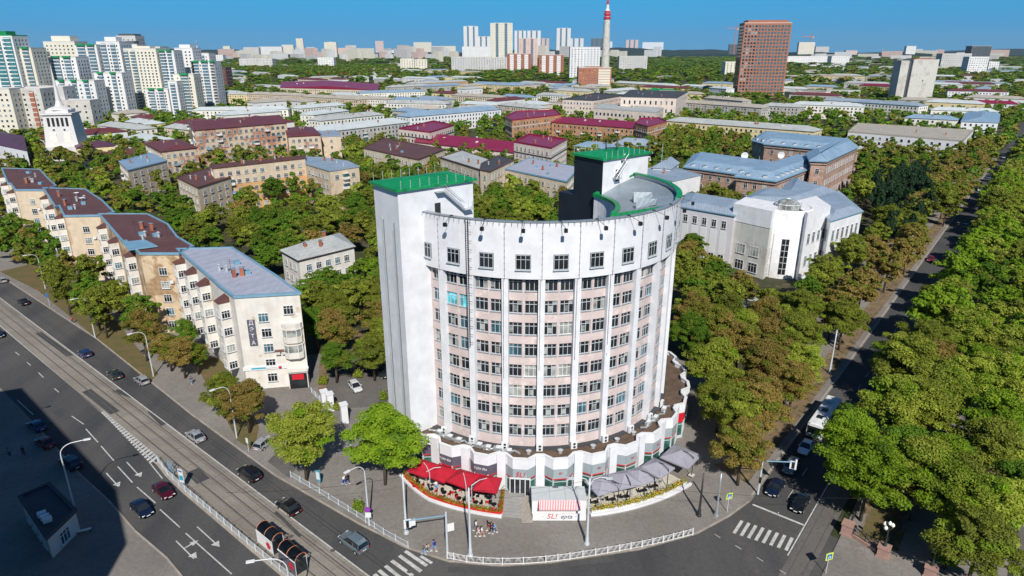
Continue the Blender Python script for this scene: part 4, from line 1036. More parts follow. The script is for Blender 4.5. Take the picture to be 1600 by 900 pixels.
# right side
G4='houses in rows right of the hotel'
H('very long cream house with grey slate roof and white hatches above the stone palace',(1040,189),(1272,206),14,15,'yellow_plaster','roof_slate',extras=9,ekinds=('dormer','chimney'),nf=4,group=G4)
Hq('long pink-white modernist house with a recessed flat roof, right edge of the park',12.5,[(1325,207),(1505,222),(1521,205),(1340,194)],'white_wall','roof_tanslate','block',4,G4,extras=4,bay=4.2)
H('tan slate roofed houses row in front of the red-brown tower',(1064,160),(1190,169),12,15,'grey_panel','roof_tanslate',extras=8,group=G4)
H('hipped slate roofed house directly below the red-brown tower',(1100,153),(1160,158),12,13,'grey_panel','roof_tanslate',extras=3,group=G4)
H('pale grey roofed house right of the tan slate row',(1190,165),(1250,168),12.5,14,'grey_panel','roof_slate',extras=5,group=G4)
H('long house with a bright blue-white roof right of the red-brown tower',(1236,163),(1350,167),12.5,15,'pale_plaster','roof_pale',extras=6,group=G4)
H('white house with a long blue-grey roof in front of the concrete slab tower',(1330,159),(1436,166),13,16,'pale_plaster','roof_bluegrey',extras=5,group=G4)
H('white house with a blue roof left of the corner house near the avenue',(1414,184),(1496,188),11,13,'pale_plaster','roof_blue',extras=3,group=G4)
Hq('white corner house with a bright pale blue roof beside the avenue trees',12,[(1502,190),(1560,192),(1562,178),(1510,176)],'white_wall','roof_blue','hip',4,G4,extras=4)
H('crimson roofed yellow house left of the concrete slab tower',(1343,133),(1412,136),11,13,'yellow_plaster','roof_crimson',extras=2,group=G4,nf=3)
H('dark maroon roofed white house right of the concrete slab tower',(1481,142),(1577,144),11,18,'white_wall','roof_maroon',extras=2,group=G4,nf=3)
H('pinkish flat house between trees right of the red-brown tower',(1248,141),(1290,143),12,13,'pinkish_wall','roof_slate','flat',3,extras=1,group=G4)
H('long pink-white flat house behind trees near the slab tower',(1292,141),(1345,142),10,12,'pinkish_wall','roof_pale','flat',3,extras=1,group=G4)
H('small yellow house with grey roof at the foot of the red-brown tower',(1226,143),(1247,145),10,12,'yellow_plaster','roof_slate',nf=3,extras=1,group=G4)
H('white roofed shed in the distance left of the red-brown tower',(1064,134),(1105,136),8,12,'white_wall','roof_pale',nf=2,extras=1,group=G4)
H('small white house with a pale hipped roof left of the red-brown tower',(1108,137),(1135,139),12,14,'white_wall','roof_pale',nf=3,extras=1,group=G4)
H('white roofed low house behind the small avenue corner houses',(1455,172),(1560,175),9,12,'pale_plaster','roof_pale',nf=2,extras=3,group=G4)
H('pale walled low house with crimson strip roof by the far avenue',(1508,160),(1590,163),8,12,'white_wall','roof_crimson',nf=2,extras=2,group=G4)
H('grey roofed low sheds behind the dark maroon roofed house',(1500,130),(1580,131),9,20,'pale_plaster','roof_bluegrey',nf=2,extras=3,group=G4)
H('pale roofed row behind the slab tower',(1440,128),(1530,129),9,22,'pale_plaster','roof_bluegrey',nf=2,extras=3,group=G4)
for i,(p1,p2,w_,r_,lb) in enumerate((((1236,117),(1300,118),'far_white','roof_pale','white roofed works hall beyond the red-brown tower'),((1300,123),(1345,124),'far_grey','roof_slate','grey roofed works hall left of the slab tower'),
   ((1346,113),(1400,113),'far_white','roof_pale','low white works hall far behind the slab tower'),((1470,118),(1530,119),'far_grey','roof_bluegrey','grey works hall below the black topped office block'),
   ((1540,112),(1620,113),'far_white','roof_bluegrey','long pale works hall at the right edge of the skyline'),((1548,124),(1640,125),'far_grey','roof_pale','pale roofed works hall at the right photo edge'),
   ((1335,94),(1395,94),'far_pink','roof_brown','reddish factory on the right of the horizon'),((1150,110),(1236,111),'far_white','roof_pale','white hall hidden behind the red-brown tower'),
   ((540,119),(610,118),'far_white','roof_pale','white hall with pale roof in front of the panel blocks'),((498,112),(560,111),'red_paint','roof_pale','red and white shopping building left of centre'),((565,114),(612,113),'far_white','roof_pale','white shopping wing right of the red building'))):
    H(lb,p1,p2,9,22,w_,r_,'flat',2,'far low halls',extras=2,bay=8,skip=.2)
Hq('long row of cream houses with crimson mansard roofs and gables, left of centre',13,[(438,137),(590,141),(592,131),(440,128)],'cream','roof_crimson','gable',3,'far crimson roofed terrace',extras=10,ekinds=('dormer',),rise=3.5)
H('cream block row with tan slate roof in front of the crimson terrace',(387,147),(470,150),13,14,'tan_light','roof_tanslate',extras=6)
H('tan house with hipped slate roof left of the cream block row',(338,147),(386,148),12,14,'yellow_plaster','roof_slate',extras=3)
H('tan panel row with a grey roof right of the cream block row',(472,151),(560,156),13,13,'tan_light','roof_tanslate',extras=4,balc=4)
H('pale roofed hall behind the trees left of centre',(395,133),(440,135),8,20,'far_white','roof_pale','flat',2,extras=2)
H('pale roofed long house behind the six-storey maroon block',(300,173),(450,171),11,12,'pale_plaster','roof_pale',extras=5)
H('pale slate roofed house right of the six-storey maroon block',(470,170),(540,164),11,13,'pale_plaster','roof_pale',extras=3)
H('grey roofed house between the spired tower and the white estate',(152,196),(215,203),9,14,'pale_plaster','roof_slate',extras=5)
H('small pale roofed house in front of the six-storey maroon block',(256,199),(290,203),9,12,'cream','roof_slate',nf=2,extras=1)
# stone palace: two ranges joined at the corner, on the right
pal=thing('stone_palace','brown-pink stone palace with long blue sheet roofs, dormers and pillars, right of the hotel','palace',(110,290,0)); PLc=(110,290,0)
def palace_part(name,z,px,wall,roof,rows,bay,edges=None,dorm=0,win=('two',1.4,2.2),cor=True,rise=2.5,face=True):
    q=ccw(quadz(z,*px) if isinstance(px[0],tuple) else px); FOOT.append((q,3)); b=MB(); b.prism(q,0,z); b.build('wall',[wall],pal,PLc)
    o=offset(q,1.0); i_=offset(q,-3.4); n=len(q); b=MB(); b.prism(o,z,z+.5,1,bottom=True)
    b.add([(*p,z+.5) for p in o]+[(*p,z+.5+rise) for p in i_],[(k,(k+1)%n,n+(k+1)%n,n+k) for k in range(n)],0); b.add([(*p,z+.5+rise) for p in i_],[tuple(range(n))],0)
    ro=b.build(name,[roof,'metal_blue'],pal,PLc)
    if cor: b=MB(); b.prism(offset(q,.5),z-1.2,z-.7,0,bottom=True); b.build('cornice',[wall],pal,PLc)
    add_windows(pal,PLc,edge_windows(q,rows,bay,win[1],2,edges,face),win[0],win[1],win[2],60,.02,random)
    oi=offset(q,-.9); cnt=0
    for k in range(n):
        a,c=oi[k],oi[(k+1)%n]; d=c-a; Ls=d.length; d.normalize(); nn=Vector((d.y,-d.x))
        if nn.dot(-(a.normalized()))<0 or not dorm: continue
        m=int(Ls/5)
        for j in range(m):
            p=a+d*Ls*(j+.5)/m; b=MB(); b.box((*p,z+1.3),(1.2,1.8,1.3),0,math.atan2(d.y,d.x)); b.box((*p,z+2.0),(1.5,2.1,.15),1,math.atan2(d.y,d.x)); b.build('dormer',['cream_white','metal_blue'],ro,PLc)
    return q,ro
q1,ro1=palace_part('roof',14.5,[(1071,262),(1214,281),(1228,264),(1085,244)],'pink_stone','roof_blue',(12,7.5,3.5),4.2,dorm=1)
P2_=rect((1211,284),(1290,254),14.7,15)
q2,ro2=palace_part('roof',14.7,P2_,'pink_stone','roof_blue',(12,7.5,3.5),3.6,dorm=1)
q3,ro3=palace_part('roof',19,[(1268,252),(1290,253),(1338,231),(1323,221),(1262,241)],'pink_stone','roof_blue',(15,10,5),3.4,dorm=0)
q4,ro4=palace_part('roof',18,[(1176,221),(1195,226),(1312,237),(1330,225),(1270,219),(1190,211)],'pink_stone','roof_blue',(15,10.5),4.4,dorm=1)
a,c=G(1290,254,14),G(1338,233,14); d=(c-a).normalized(); nn=Vector((d.y,-d.x))
for i in range(9):
    p=a.lerp(c,(i+.5)/9)+nn*1.0; b=MB(); b.lathe([(.75,0),(.7,12),(.95,12.4),(.95,13)],(*p,0),10); b.build('column',['pink_stone'],pal,PLc)
for pxx,zr_ in (((1163,243),18),((1220,242),17)):
    p=G(*pxx,zr_); b=MB(); b.tube([(*p,zr_-2),(*p,zr_)],.12,5); n_=12
    vs=[(p.x,p.y,zr_)]+[(p.x+1.6*math.cos(k*.5236),p.y-.5,zr_+1.6*math.sin(k*.5236)) for k in range(12)]; b.add(vs,[(0,1+k,1+(k+1)%12) for k in range(12)]); b.build('satellite_dish',['white_paint'],ro1,PLc)
# white culture house with the cylinder
cul=thing('culture_house','white modernist culture house with a cylindrical corner and glass lantern, right behind the hotel','culture house',(80,190,0)); CL=(80,190,0)
z=18.4
wl=quadz(16.6,(1060,323),(1147,338),(1166,318),(1075,303)); mid_=quadz(19.2,(1147,322),(1206,334),(1222,322),(1165,312))
rg=quadz(16.5,(1298,346),(1347,331),(1310,300),(1262,312)); rg2=quadz(19.2,(1262,336),(1298,324),(1275,308),(1235,318))
for p_ in (wl,mid_,rg,rg2): FOOT.append((ccw(p_),2))
cc=G(1243,334,19.2)+Vector((.5,6.9)); cr_=6.6
FOOT.append((ccw([cc+Vector((x,y))*6 for x,y in ((-1,-1),(1,-1),(1,1),(-1,1))]),2))
body=[wl[0],wl[1],wl[1]+(rg[1]-rg[0]).normalized()*8,rg[1],rg[2],rg[3],wl[2]+Vector((6,10)),wl[3]]
b=MB(); b.prism(wl,0,16.6); b.build('wall',['lilac_wall'],cul,CL)
b=MB(); b.prism(mid_,0,19.2); b.build('wall',['concrete'],cul,CL)
b=MB(); b.prism(offset(ccw(mid_),.12),15.0,20.0); b.build('attic_band',['white_wall'],cul,CL)
b=MB(); b.prism(rg,0,16.5); b.build('wall',['white_wall'],cul,CL)
b=MB(); b.prism(rg2,0,19.6); b.build('wall',['white_wall'],cul,CL)
b=MB(); b.lathe([(cr_,0),(cr_,19.8),(cr_-.4,19.8),(cr_-.4,19.0),(0,19.0)],(*cc,0),40); b.build('cylinder',['white_wall'],cul,CL,True)
b=MB(); b.lathe([(cr_-.5,19.1),(0,19.12)],(*cc,0),24); b.build('cylinder_roof',['roof_gravel'],cul,CL)
b=MB(); b.lathe([(3.6,19.2),(3.6,20.6),(1.5,21.8),(0,22.0)],(*cc,0),12)
lt=b.build('glass_lantern',['glass_curtain'],cul,CL)
b=MB()
for k in range(12):
    t=k*math.pi/6; x,y=cc.x+3.65*math.cos(t),cc.y+3.65*math.sin(t); b.tube([(x,y,19.1),(x,y,20.65),(cc.x,cc.y,22.1)],.07,4)
b.lathe([(3.7,20.55),(3.75,20.65),(3.7,20.75)],(*cc,0),12); b.build('lantern_ribs',['white_paint'],lt,CL)
# strip window and fluting on the cylinder
an=math.atan2(-cc.y,-cc.x)+.12
p=cc+Vector((math.cos(an),math.sin(an)))*(cr_+.02)
for k in range(6):
    b=MB(); b.box((*p,2.2+k*1.75),(1.9,.14,1.6),0,an+math.pi/2); b.box((*p,2.2+k*1.75),(.09,.22,1.7),1,an+math.pi/2); b.box((*p,2.2+k*1.75+.85),(2.0,.2,.1),1,an+math.pi/2); b.build('window',['glass_dark','white_paint'],cul,CL)
for o in (-.75,-.5): 
    p=cc+Vector((math.cos(an+o),math.sin(an+o)))*(cr_+.03); b=MB(); b.box((*p,6.5),(.15,.12,13),0,an+o+math.pi/2); b.build('groove',['concrete'],cul,CL)
b=MB()
def slopedroof(q,z,rise,name,inn=3.0):
    q=ccw(q); o=offset(q,.4); i_=offset(q,-inn); n=len(q); b=MB(); b.prism(o,z,z+.3,1,bottom=True)
    b.add([(*p,z+.3) for p in o]+[(*p,z+.3+rise) for p in i_],[(k,(k+1)%n,n+(k+1)%n,n+k) for k in range(n)],0); b.add([(*p,z+.3+rise) for p in i_],[tuple(range(n))],0)
    return b.build(name,['roof_bluegrey','metal_blue'],cul,CL)
rw=slopedroof(wl,16.6,1.2,'roof'); rr_=slopedroof(rg,16.5,1.2,'roof')
mp_=[mid_[3],mid_[2],rg2[3],rg2[2],rg[2]+Vector((2,14)),Vector((rg[3].x-6,rg[3].y+22)),wl[2]+Vector((8,14))]
cen=quadz(17.5,(1147,318),(1236,322),(1262,318),(1308,300),(1262,288),(1240,278),(1218,300),(1190,296)); b=MB(); b.prism(cen,0,17.2,0); b.build('wall',['white_wall'],cul,CL); FOOT.append((ccw(cen),2)); slopedroof(cen,17.2,1.8,'roof',4)
add_windows(cul,CL,edge_windows(ccw(wl),(13.6,),3.0,1.5,1.2),'tall',1.4,2.2,40,0)
add_windows(cul,CL,edge_windows(ccw(wl),(2.8,),3.4,1.5,1.2),'tall',1.7,3.4,40,0)
b=MB()
for x,y,zz,r in edge_windows(ccw(wl),(8.2,),3.0,1.5,1.2,): b.box((x,y,zz),(2.1,.08,7.0),0,r)
b.build('wall_panel',['far_white'],cul,CL)
add_windows(cul,CL,edge_windows(ccw(mid_),(7.4,2.6),4.2,2.6,1.6),'cross',2.8,2.8,40,0)
add_windows(cul,CL,edge_windows(ccw(rg),(12.,5.5),3.0,1.4,1.),'tall',1.3,3.2,60,0)
add_windows(cul,CL,edge_windows(ccw(rg2),(12.,5.5),3.0,1.4,1.),'tall',1.5,3.0,60,0)
# white annex between hotel and culture house
rt,pp,L,ro=building('service_annex','white blank annex with a grey sheet roof between the hotel and the culture house','annex',quadz(14,(1012,278),(1050,284),(1095,274),(1052,262),(1010,264)),14,'white_wall','roof_bluegrey','flat',3,40,('two',1,1),None,extras=2,edges=[])
building('gabled_annex','small gabled white annex behind the hotel right side with a grey roof','annex',rect((1020,262),(1048,264),15,16),15,'white_wall','roof_bluegrey','gable',3,30,('two',1,1),None,extras=1,edges=[])
b=MB(); p=G(1033,262,15); b.tube([(*p,15),(*p,25)],.1,5); [b.tube([(p.x-.6,p.y,z_),(p.x+.6,p.y,z_)],.06,4) for z_ in (18,20,22)]; tag(b.build('mast',['galvanised']),'thin antenna mast standing behind the hotel right side','mast')
# ---------------------------------------------------------------- towers
def T(label,x1,x2,yt,yb,dep,wall,nf,bay=3.6,group=None,roof='far_grey',strips=None,style='block',turn=0.,cap=None,skip=0.,win=(1.5,1.5),name='tower_block',cat='tower block',limit=100,rows=None,ww='far',fin=None):
    """x1,x2,yt: top edge as seen; yb: pixel row of its foot"""
    k=(3345-yb)/(3345-yt); p1=G(800+(x1-800)*k,yb); p2=G(800+(x2-800)*k,yb)
    d=(p2-p1).normalized(); n_=Vector((-d.y,d.x)); q=[p1,p2,p2+n_*dep,p1+n_*dep]
    if turn:
        c,s=math.cos(turn),math.sin(turn); e=Vector((d.x*c-d.y*s,d.x*s+d.y*c)); f=Vector((-e.y,e.x)); w=(p2-p1).length; w1=w/(c+abs(s)*dep/w) if True else w
        p0=p1 if turn>0 else p2
        q=[p1,p1+e*w1,p1+e*w1+f*dep,p1+f*dep] if turn>0 else [p2-e*w1,p2,p2+f*dep,p2-e*w1+f*dep]
    z=height_at(*((p1+p2)/2),yt)
    rt,pl,L,ro=building(name,label,cat,q,z,wall,roof,'block',nf,bay,(ww,win[0],win[1]),group,extras=0,limit=limit,skip=skip,top=2.,footm=4)
    if cap:
        b=MB(); c=sum(pl,Vector((0,0)))/len(pl); b.prism([c+(p-c)*cap[0] for p in pl],z,z+cap[1],0); b.build('roof_house',[cap[2] if len(cap)>2 else wall],ro,L)
    if strips:
        dd=(q[1]-q[0]); Ls=dd.length; dd.normalize(); nn=Vector((dd.y,-dd.x)); r=math.atan2(dd.y,dd.x)
        for t,w_,mt in strips:
            p=q[0]+dd*Ls*t+nn*.5; b=MB(); b.box((*p,z/2),(Ls*w_,1.1,z-2.5),0,r)
            for f in range(nf): b.box((*(p+nn*.56),1+(z-3)*(f+.98)/nf),(Ls*w_+.1,.08,.7),1,r)
            b.build('glazed_bay',[mt,wall],rt,L)
            if fin: 
                b=MB(); b.box((*p,z+.6),(Ls*w_+1.2,3.,1.6),0,r); b.build('bay_roof',[fin],ro,L)
    return rt,q,L,z
GE='white high-rise estate on the left'
TG,BG='teal_glass','far_glass'
T('teal glazed tower with a pointed green roof at the left photo edge',-48,18,56,194,20,'far_white',22,5,GE,roof='roof_green',strips=((.25,.22,TG),(.6,.2,TG),(.88,.16,TG)),cap=(.6,4,'roof_green'))
T('pale tower with green gable caps next to the teal tower',14,48,76,193,20,'far_cream',20,4,GE,strips=((.3,.3,BG),(.75,.25,BG)),fin='roof_green')
T('cream slab with three green capped glazed bays, left part of the estate',50,118,90,188,20,'far_white',18,4.5,GE,strips=((.25,.14,BG),(.55,.14,BG),(.8,.14,BG)),fin='roof_green')
T('far cream tower with a stepped top above the green capped slab',67,116,66,178,22,'far_cream',20,4,GE,cap=(.6,6))
T('tall blue glazed slab with green roof edge in the middle of the estate',116,150,71,181,20,'far_white',21,5,GE,strips=((.3,.34,BG),(.75,.3,BG)),fin='roof_green')
T('cream and white tower right of the blue glazed slab',150,186,66,180,22,'far_white',21,4.5,GE,strips=((.3,.2,BG),(.7,.2,BG)),cap=(.5,5))
T('low white front block with green gables at the foot of the estate, left',84,147,127,192,16,'far_white',10,4.5,GE,strips=((.2,.1,BG),(.5,.1,BG),(.8,.1,BG)),fin='roof_green')
T('white front block with one green gable left of the big cream slab',146,190,115,188,16,'far_white',13,4.5,GE,strips=((.25,.14,BG),(.7,.14,BG)),fin='roof_green')
T('largest cream slab of the estate with even rows of small windows',192,243,77,182,20,'far_cream',22,3.6,GE,strips=((.08,.12,BG),(.3,.1,BG)),cap=(.5,3))
T('white slab with a wide blue glazed bay right of the largest cream slab',243,271,80,181,18,'far_white',21,5,GE,strips=((.3,.36,BG),(.75,.22,BG)),fin='roof_green')
T('shorter cream front tower with a green cap near the right end of the estate',270,302,117,183,16,'far_cream',13,5,GE,strips=((.55,.36,BG),),fin='roof_green')
T('white tower with dark roof house behind the shorter front tower',272,300,76,176,20,'far_white',20,4.5,GE,strips=((.2,.2,BG),),cap=(.6,4))
T('white and grey striped end tower of the estate, rightmost',298,334,97,176,18,'far_white',16,5,GE,strips=((.22,.2,BG),(.6,.24,BG),(.92,.14,'far_dark')),fin='roof_green')
T('grey office tower with a slanted black top rising behind the estate',181,211,57,165,20,'far_grey',20,5,GE,cap=(.8,3,'far_dark'))
T('dark brown ornamented tower at the right foot of the estate',334,352,106,141,25,'roof_brown',6,6,GE,roof='far_dark')
T('grey concrete slab with a brick red strip below the estate at the left edge',8,62,140,215,16,'concrete',9,5,'grey old slabs below the estate',strips=((.75,.12,'brick_red'),))
T('grey blank panel block behind the spire',40,98,137,205,16,'far_grey',9,9,'grey old slabs below the estate')
T('low grey office slab right of the spire',85,140,158,207,14,'concrete',5,7,'grey old slabs below the estate')
T('pale balconied block at the left edge below the concrete slab',-40,14,140,218,16,'far_cream',9,4,'grey old slabs below the estate')
T('pale ribbed tower between the teal tower and the green capped slab',34,56,82,184,20,'far_cream',19,4,GE,strips=((.4,.3,BG),),fin='roof_green')
T('cream tower rising behind the blue glazed slab',96,124,74,172,20,'far_cream',20,4,GE,strips=((.3,.2,BG),(.75,.2,BG)))
T('white tower with a dark roof box behind the cream and white tower',186,214,70,170,20,'far_white',20,4,GE,strips=((.5,.3,BG),),cap=(.5,4,'far_dark'))
T('pale tower between the largest slab and the end tower',226,250,74,172,20,'far_cream',20,4,GE,strips=((.5,.3,BG),))
T('small stepped white block below the largest cream slab',226,262,140,184,14,'far_white',9,4,GE,strips=((.3,.2,BG),(.7,.2,BG)),fin='roof_green')
T('narrow blue glazed block right of the largest cream slab foot',262,276,128,185,14,'far_white',11,4,GE,strips=((.5,.5,BG),))
T('low cream front block at the left foot of the estate',50,84,140,194,14,'far_cream',9,4,GE,strips=((.3,.2,BG),(.7,.2,BG)))
T('white tower at the back right of the estate',305,326,84,168,18,'far_white',17,4,GE,strips=((.5,.3,BG),))
# centre skyline
GC='skyline towers in the centre'
for a in (
 ('grey-white stepped tower with a reddish side left of the tall white slab',724,747,41,88,40,'far_white',20,9,(.5,4)),
 ('tall cream-white ribbed slab tower, highest of the centre skyline',766,801,36,93,40,'far_cream',22,9,(.7,2)),
 ('low white block between the two highest centre towers',745,766,57,90,40,'far_white',14,9,None),
 ('white twin tower left half behind the pink block',804,822,48,88,40,'far_white',18,9,None),
 ('white twin tower right half behind the pink block',824,845,48,88,40,'far_white',18,9,None),
 ('pink tower with a pale corner strip below the twin towers',811,840,60,106,34,'far_pink',16,8,None),
 ('reddish white block right of the pink tower',840,858,60,86,40,'far_pink',13,9,None),
 ('pointed white tower right of centre with a small crown',870,892,44,86,40,'far_white',19,9,(.6,4)),
 ('lower white block right of the pointed tower',890,912,60,84,40,'far_white',13,9,None),
 ('dark sided tower just left of the chimney tower',924,942,60,84,40,'far_dark',13,9,None),
 ('narrow white tower just right of the chimney tower',950,957,65,84,40,'far_white',11,9,None),
 ('unfinished tower with an orange-grey centre right of the chimney',979,998,52,82,50,'far_pink',15,9,(.8,3,'far_white')),
 ('far white tower slab pair right of the unfinished tower',1004,1037,66,82,50,'far_white',12,9,None),
 ('lone white far tower on the forest edge',1041,1054,67,81,50,'far_white',12,9,None),
 ('long grey nine-storey panel slab in the centre distance',705,768,89,115,30,'far_grey',9,6,None),
 ('grey panel slab wing right of the long nine-storey slab',768,792,90,114,30,'far_grey',9,6,None),
 ('pale low block on top of the panel slabs',722,768,73,100,30,'far_white',9,7,None),
 ('red and white balconied block left of the pair below the pink tower',792,830,84,114,26,'brick_red',9,6,None),
 ('red and white balconied block right of the pair',842,881,86,119,26,'brick_red',9,6,None),
 ('white tower with vertical ribs left of the brick tower',891,938,74,128,30,'far_white',16,5,None),
 ('far white twin slabs left of centre',380,404,74,92,40,'far_grey',12,9,None),
 ('white far slab with dark bays left of the lone narrow tower',404,440,73,90,40,'far_white',12,9,None),
 ('pale far block left of the narrow tower',440,458,70,88,40,'far_cream',12,9,None),
 ('narrow cream far tower left of centre',462,473,60,87,40,'far_cream',15,9,None),
 ('small cream tower near the radio mast',348,359,72,88,40,'far_cream',10,9,None),
 ('stepped white tower left of the central gap',506,525,66,92,40,'far_cream',14,9,(.5,3)),
 ('cream far tower in the central gap',586,599,64,82,50,'far_pink',13,9,None),
 ('pale panel blocks left of the grey-white stepped tower',646,674,66,85,50,'far_cream',10,9,None),
 ('lower pale blocks row left of the grey-white tower',675,712,72,86,50,'far_cream',8,9,None),
 ('pinkish distant block in the central gap',526,552,75,90,45,'far_pink',8,9,None),
 ('pale distant block right of the pinkish block',553,575,78,92,45,'far_white',7,9,None),
 ('long distant pale row in the central gap',600,645,78,88,50,'far_white',6,9,None),
 ('grey white panel block with stair strips left of centre',625,647,92,112,30,'far_cream',8,7,None),
 ('grey white panel block twin right of the stair strip block',648,667,93,113,30,'far_cream',8,7,None),
 ('square white block above the red shopping building',496,521,90,108,30,'far_white',6,7,None),
 ('long flat grey block on the rise left of centre',373,425,92,108,40,'far_grey',4,9,None),
 ('low far row at the left end of the horizon beside the mast',312,348,86,98,40,'far_white',4,9,None),
 ('glass sided pale office block right of the chimney',968,1012,88,113,34,'far_grey',7,6,None),
 ('unfinished concrete frame with a crane right of the red-brown tower',1249,1274,66,90,40,'far_cream',11,8,None),
 ('grey far block right of the unfinished frame',1275,1296,73,88,40,'far_grey',9,9,None),
 ('long low white works with blue gate right of the red-brown tower',1230,1300,88,103,40,'far_white',4,9,None),
 ('white ribbed office block right of the low white works',1300,1328,88,104,40,'far_white',6,7,None),
 ('small dark unfinished tower left of the red-brown tower',1140,1157,69,88,40,'far_dark',9,9,None),
 ('cream rounded block at the left foot of the red-brown tower',1134,1158,97,124,30,'far_cream',8,6,None),
 ('bright white tilted slab on the right of the horizon',1417,1432,72,90,40,'far_white',9,9,None),
 ('grey nine-storey office slab near the right edge',1473,1519,84,110,34,'far_grey',9,5,None),
 ('dark brown topped office tower near the right edge',1519,1550,72,106,36,'far_dark',12,6,None),
 ('white gridded office block in front of the dark topped tower',1515,1546,89,118,26,'far_white',8,5,None),
 ('low white wing right of the white gridded office block',1546,1562,97,114,30,'far_white',6,6,None),
 ('small pale far block on the right horizon',1322,1340,79,90,40,'far_pink',6,9,None)):
    ww=('far')
    T(a[0],a[1],a[2],a[3],a[4],a[5],a[6],min(a[7],14),a[8]*1.3,GC,cap=a[9],limit=40,win=(3.2,2.2) if a[4]<100 else (2.6,2.0),skip=.05,
      strips=((.3,.12,BG),(.7,.12,BG)) if (a[3]<62 and a[2]-a[1]>15) else (((.2,.16,'far_white'),(.5,.16,'far_white'),(.8,.16,'far_white')) if a[6]=='brick_red' else None))
# brick tower with balcony side
rt,q,L,z=T('brick-red tower block with white balconies on its right half, below the chimney',904,956,106,141,26,'brick_tower',8,5,None,strips=((.78,.36,'far_cream'),),win=(2.2,1.4),skip=.5,cap=(.5,2))
# red-brown grid tower
rt,q,L,z=T('tall red-brown high-rise with a regular grid of large dark windows','1162' and 1162,1238,36,153,34,'brick_tower',22,4.4,None,ww='far',win=(3.0,2.7),roof='far_pink',turn=-.12,cap=(.85,4),name='high_rise',cat='high-rise')
# concrete slab tower
rt,q,L,z=T('blank grey concrete slab tower with one dark vertical slot',1428,1468,94,162,24,'concrete',1,200,None,name='slab_tower',cat='slab tower',turn=.0,cap=(.7,2,'brick_red'))
d=(q[1]-q[0]).normalized(); b=MB(); p=q[0]-d*3; n_=Vector((-d.y,d.x)); b.prism([p-n_*.1+n_*3,p+d*3.1+n_*3,p+d*3.1+n_*20,p+n_*20],0,z-1); b.build('dark_slot',['far_dark'],rt,L)
b=MB(); p=q[0]-d*13; b.prism([p+n_*3,p+d*10+n_*3,p+d*10+n_*20,p+n_*20],0,z-.5); b.build('side_wing',['concrete'],rt,L)
# chimney / tv tower
p=G(945,112); zt=height_at(*p,0); ch=thing('chimney_tower','grey concrete television tower with red and white rings rising above the skyline','television tower',(*p,0))
s=(p.length)/FPX*1.0
b=MB(); b.lathe([(6.5*s,0),(5.6*s,zt*.3),(4.4*s,zt*.7),(4.0*s,zt*.76),(0,zt*.76)],(0,0,0),20); b.build('shaft',['concrete'],ch,(0,0,0),True)
for zz,h_,r_ in ((.50,.012,4.9),(.54,.008,4.8),(.74,.03,5.2),(.79,.03,5.0),(.83,.02,4.2)):
    b=MB(); b.lathe([(0,zt*zz),(r_*s,zt*zz),(r_*s,zt*(zz+h_)),(0,zt*(zz+h_))],(0,0,0),20); b.build('ring',['red_paint'],ch)
b=MB(); b.lathe([(3.6*s,zt*.76),(3.6*s,zt*.86),(2.2*s,zt*.88),(2.0*s,zt*.93),(1.0*s,zt*.94),(.5*s,zt*1.06)],(0,0,0),12); b.build('antenna_mast',['far_white'],ch)
b=MB(); b.lathe([(1.6*s,zt*.94),(1.3*s,zt*1.0),(.6*s,zt*1.0)],(0,0,0),10); b.build('antenna_ring',['red_paint'],ch)
# radio mast, cranes
def mast(px,yt,yb,lab):
    p=G(px,yb); h=height_at(*p,yt); r=thing('radio_mast',lab,'mast',(*p,0)); s=p.length/FPX
    for i in range(6): b=MB(); b.lathe([(1.3*s*(1-i/7),h*i/6),(1.3*s*(1-(i+1)/7),h*(i+1)/6)],(0,0,0),6); b.build('section',['far_white' if i%2 else 'red_paint'],r)
mast(310,62,88,'thin red and white radio mast on the left horizon')
mast(1377,76,90,'small red topped mast on the right horizon')
def crane(px,yt,yb,jib,lab):
    p=G(px,yb); h=height_at(*p,yt); r=thing('tower_crane',lab,'crane',(*p,0)); s=p.length/FPX
    b=MB(); b.box((0,0,h/2),(.9*s,.9*s,h),0); b.build('tower',['orange_paint'],r); b=MB(); b.box((jib*.3*s,0,h),(abs(jib)*s,.7*s,.8*s),0); b.box((-jib*.12*s,0,h-1.2*s),(2*s,1.5*s,1.5*s),1); b.tube([(0,0,h),(0,0,h+4*s)],.4*s,4); b.build('jib',['orange_paint','concrete'],r)
crane(1146,44,88,-18,'tower crane left of the red-brown high-rise'); crane(1264,57,88,-16,'tower crane above the unfinished concrete frame')
# small houses seen between trees behind; the block that shades the near pavement stands outside the frame
building('corner_block','tall grey block beyond the lower left edge of the photo that shades the near pavement','office block',[Vector((-87,62)),Vector((-51.0,30.5)),Vector((-43,19)),Vector((-46,-60)),Vector((-150,-60)),Vector((-150,33))],45.,'grey_panel','roof_tar','block',13,4,('far',1.8,1.6),None,limit=20,skip=.0)

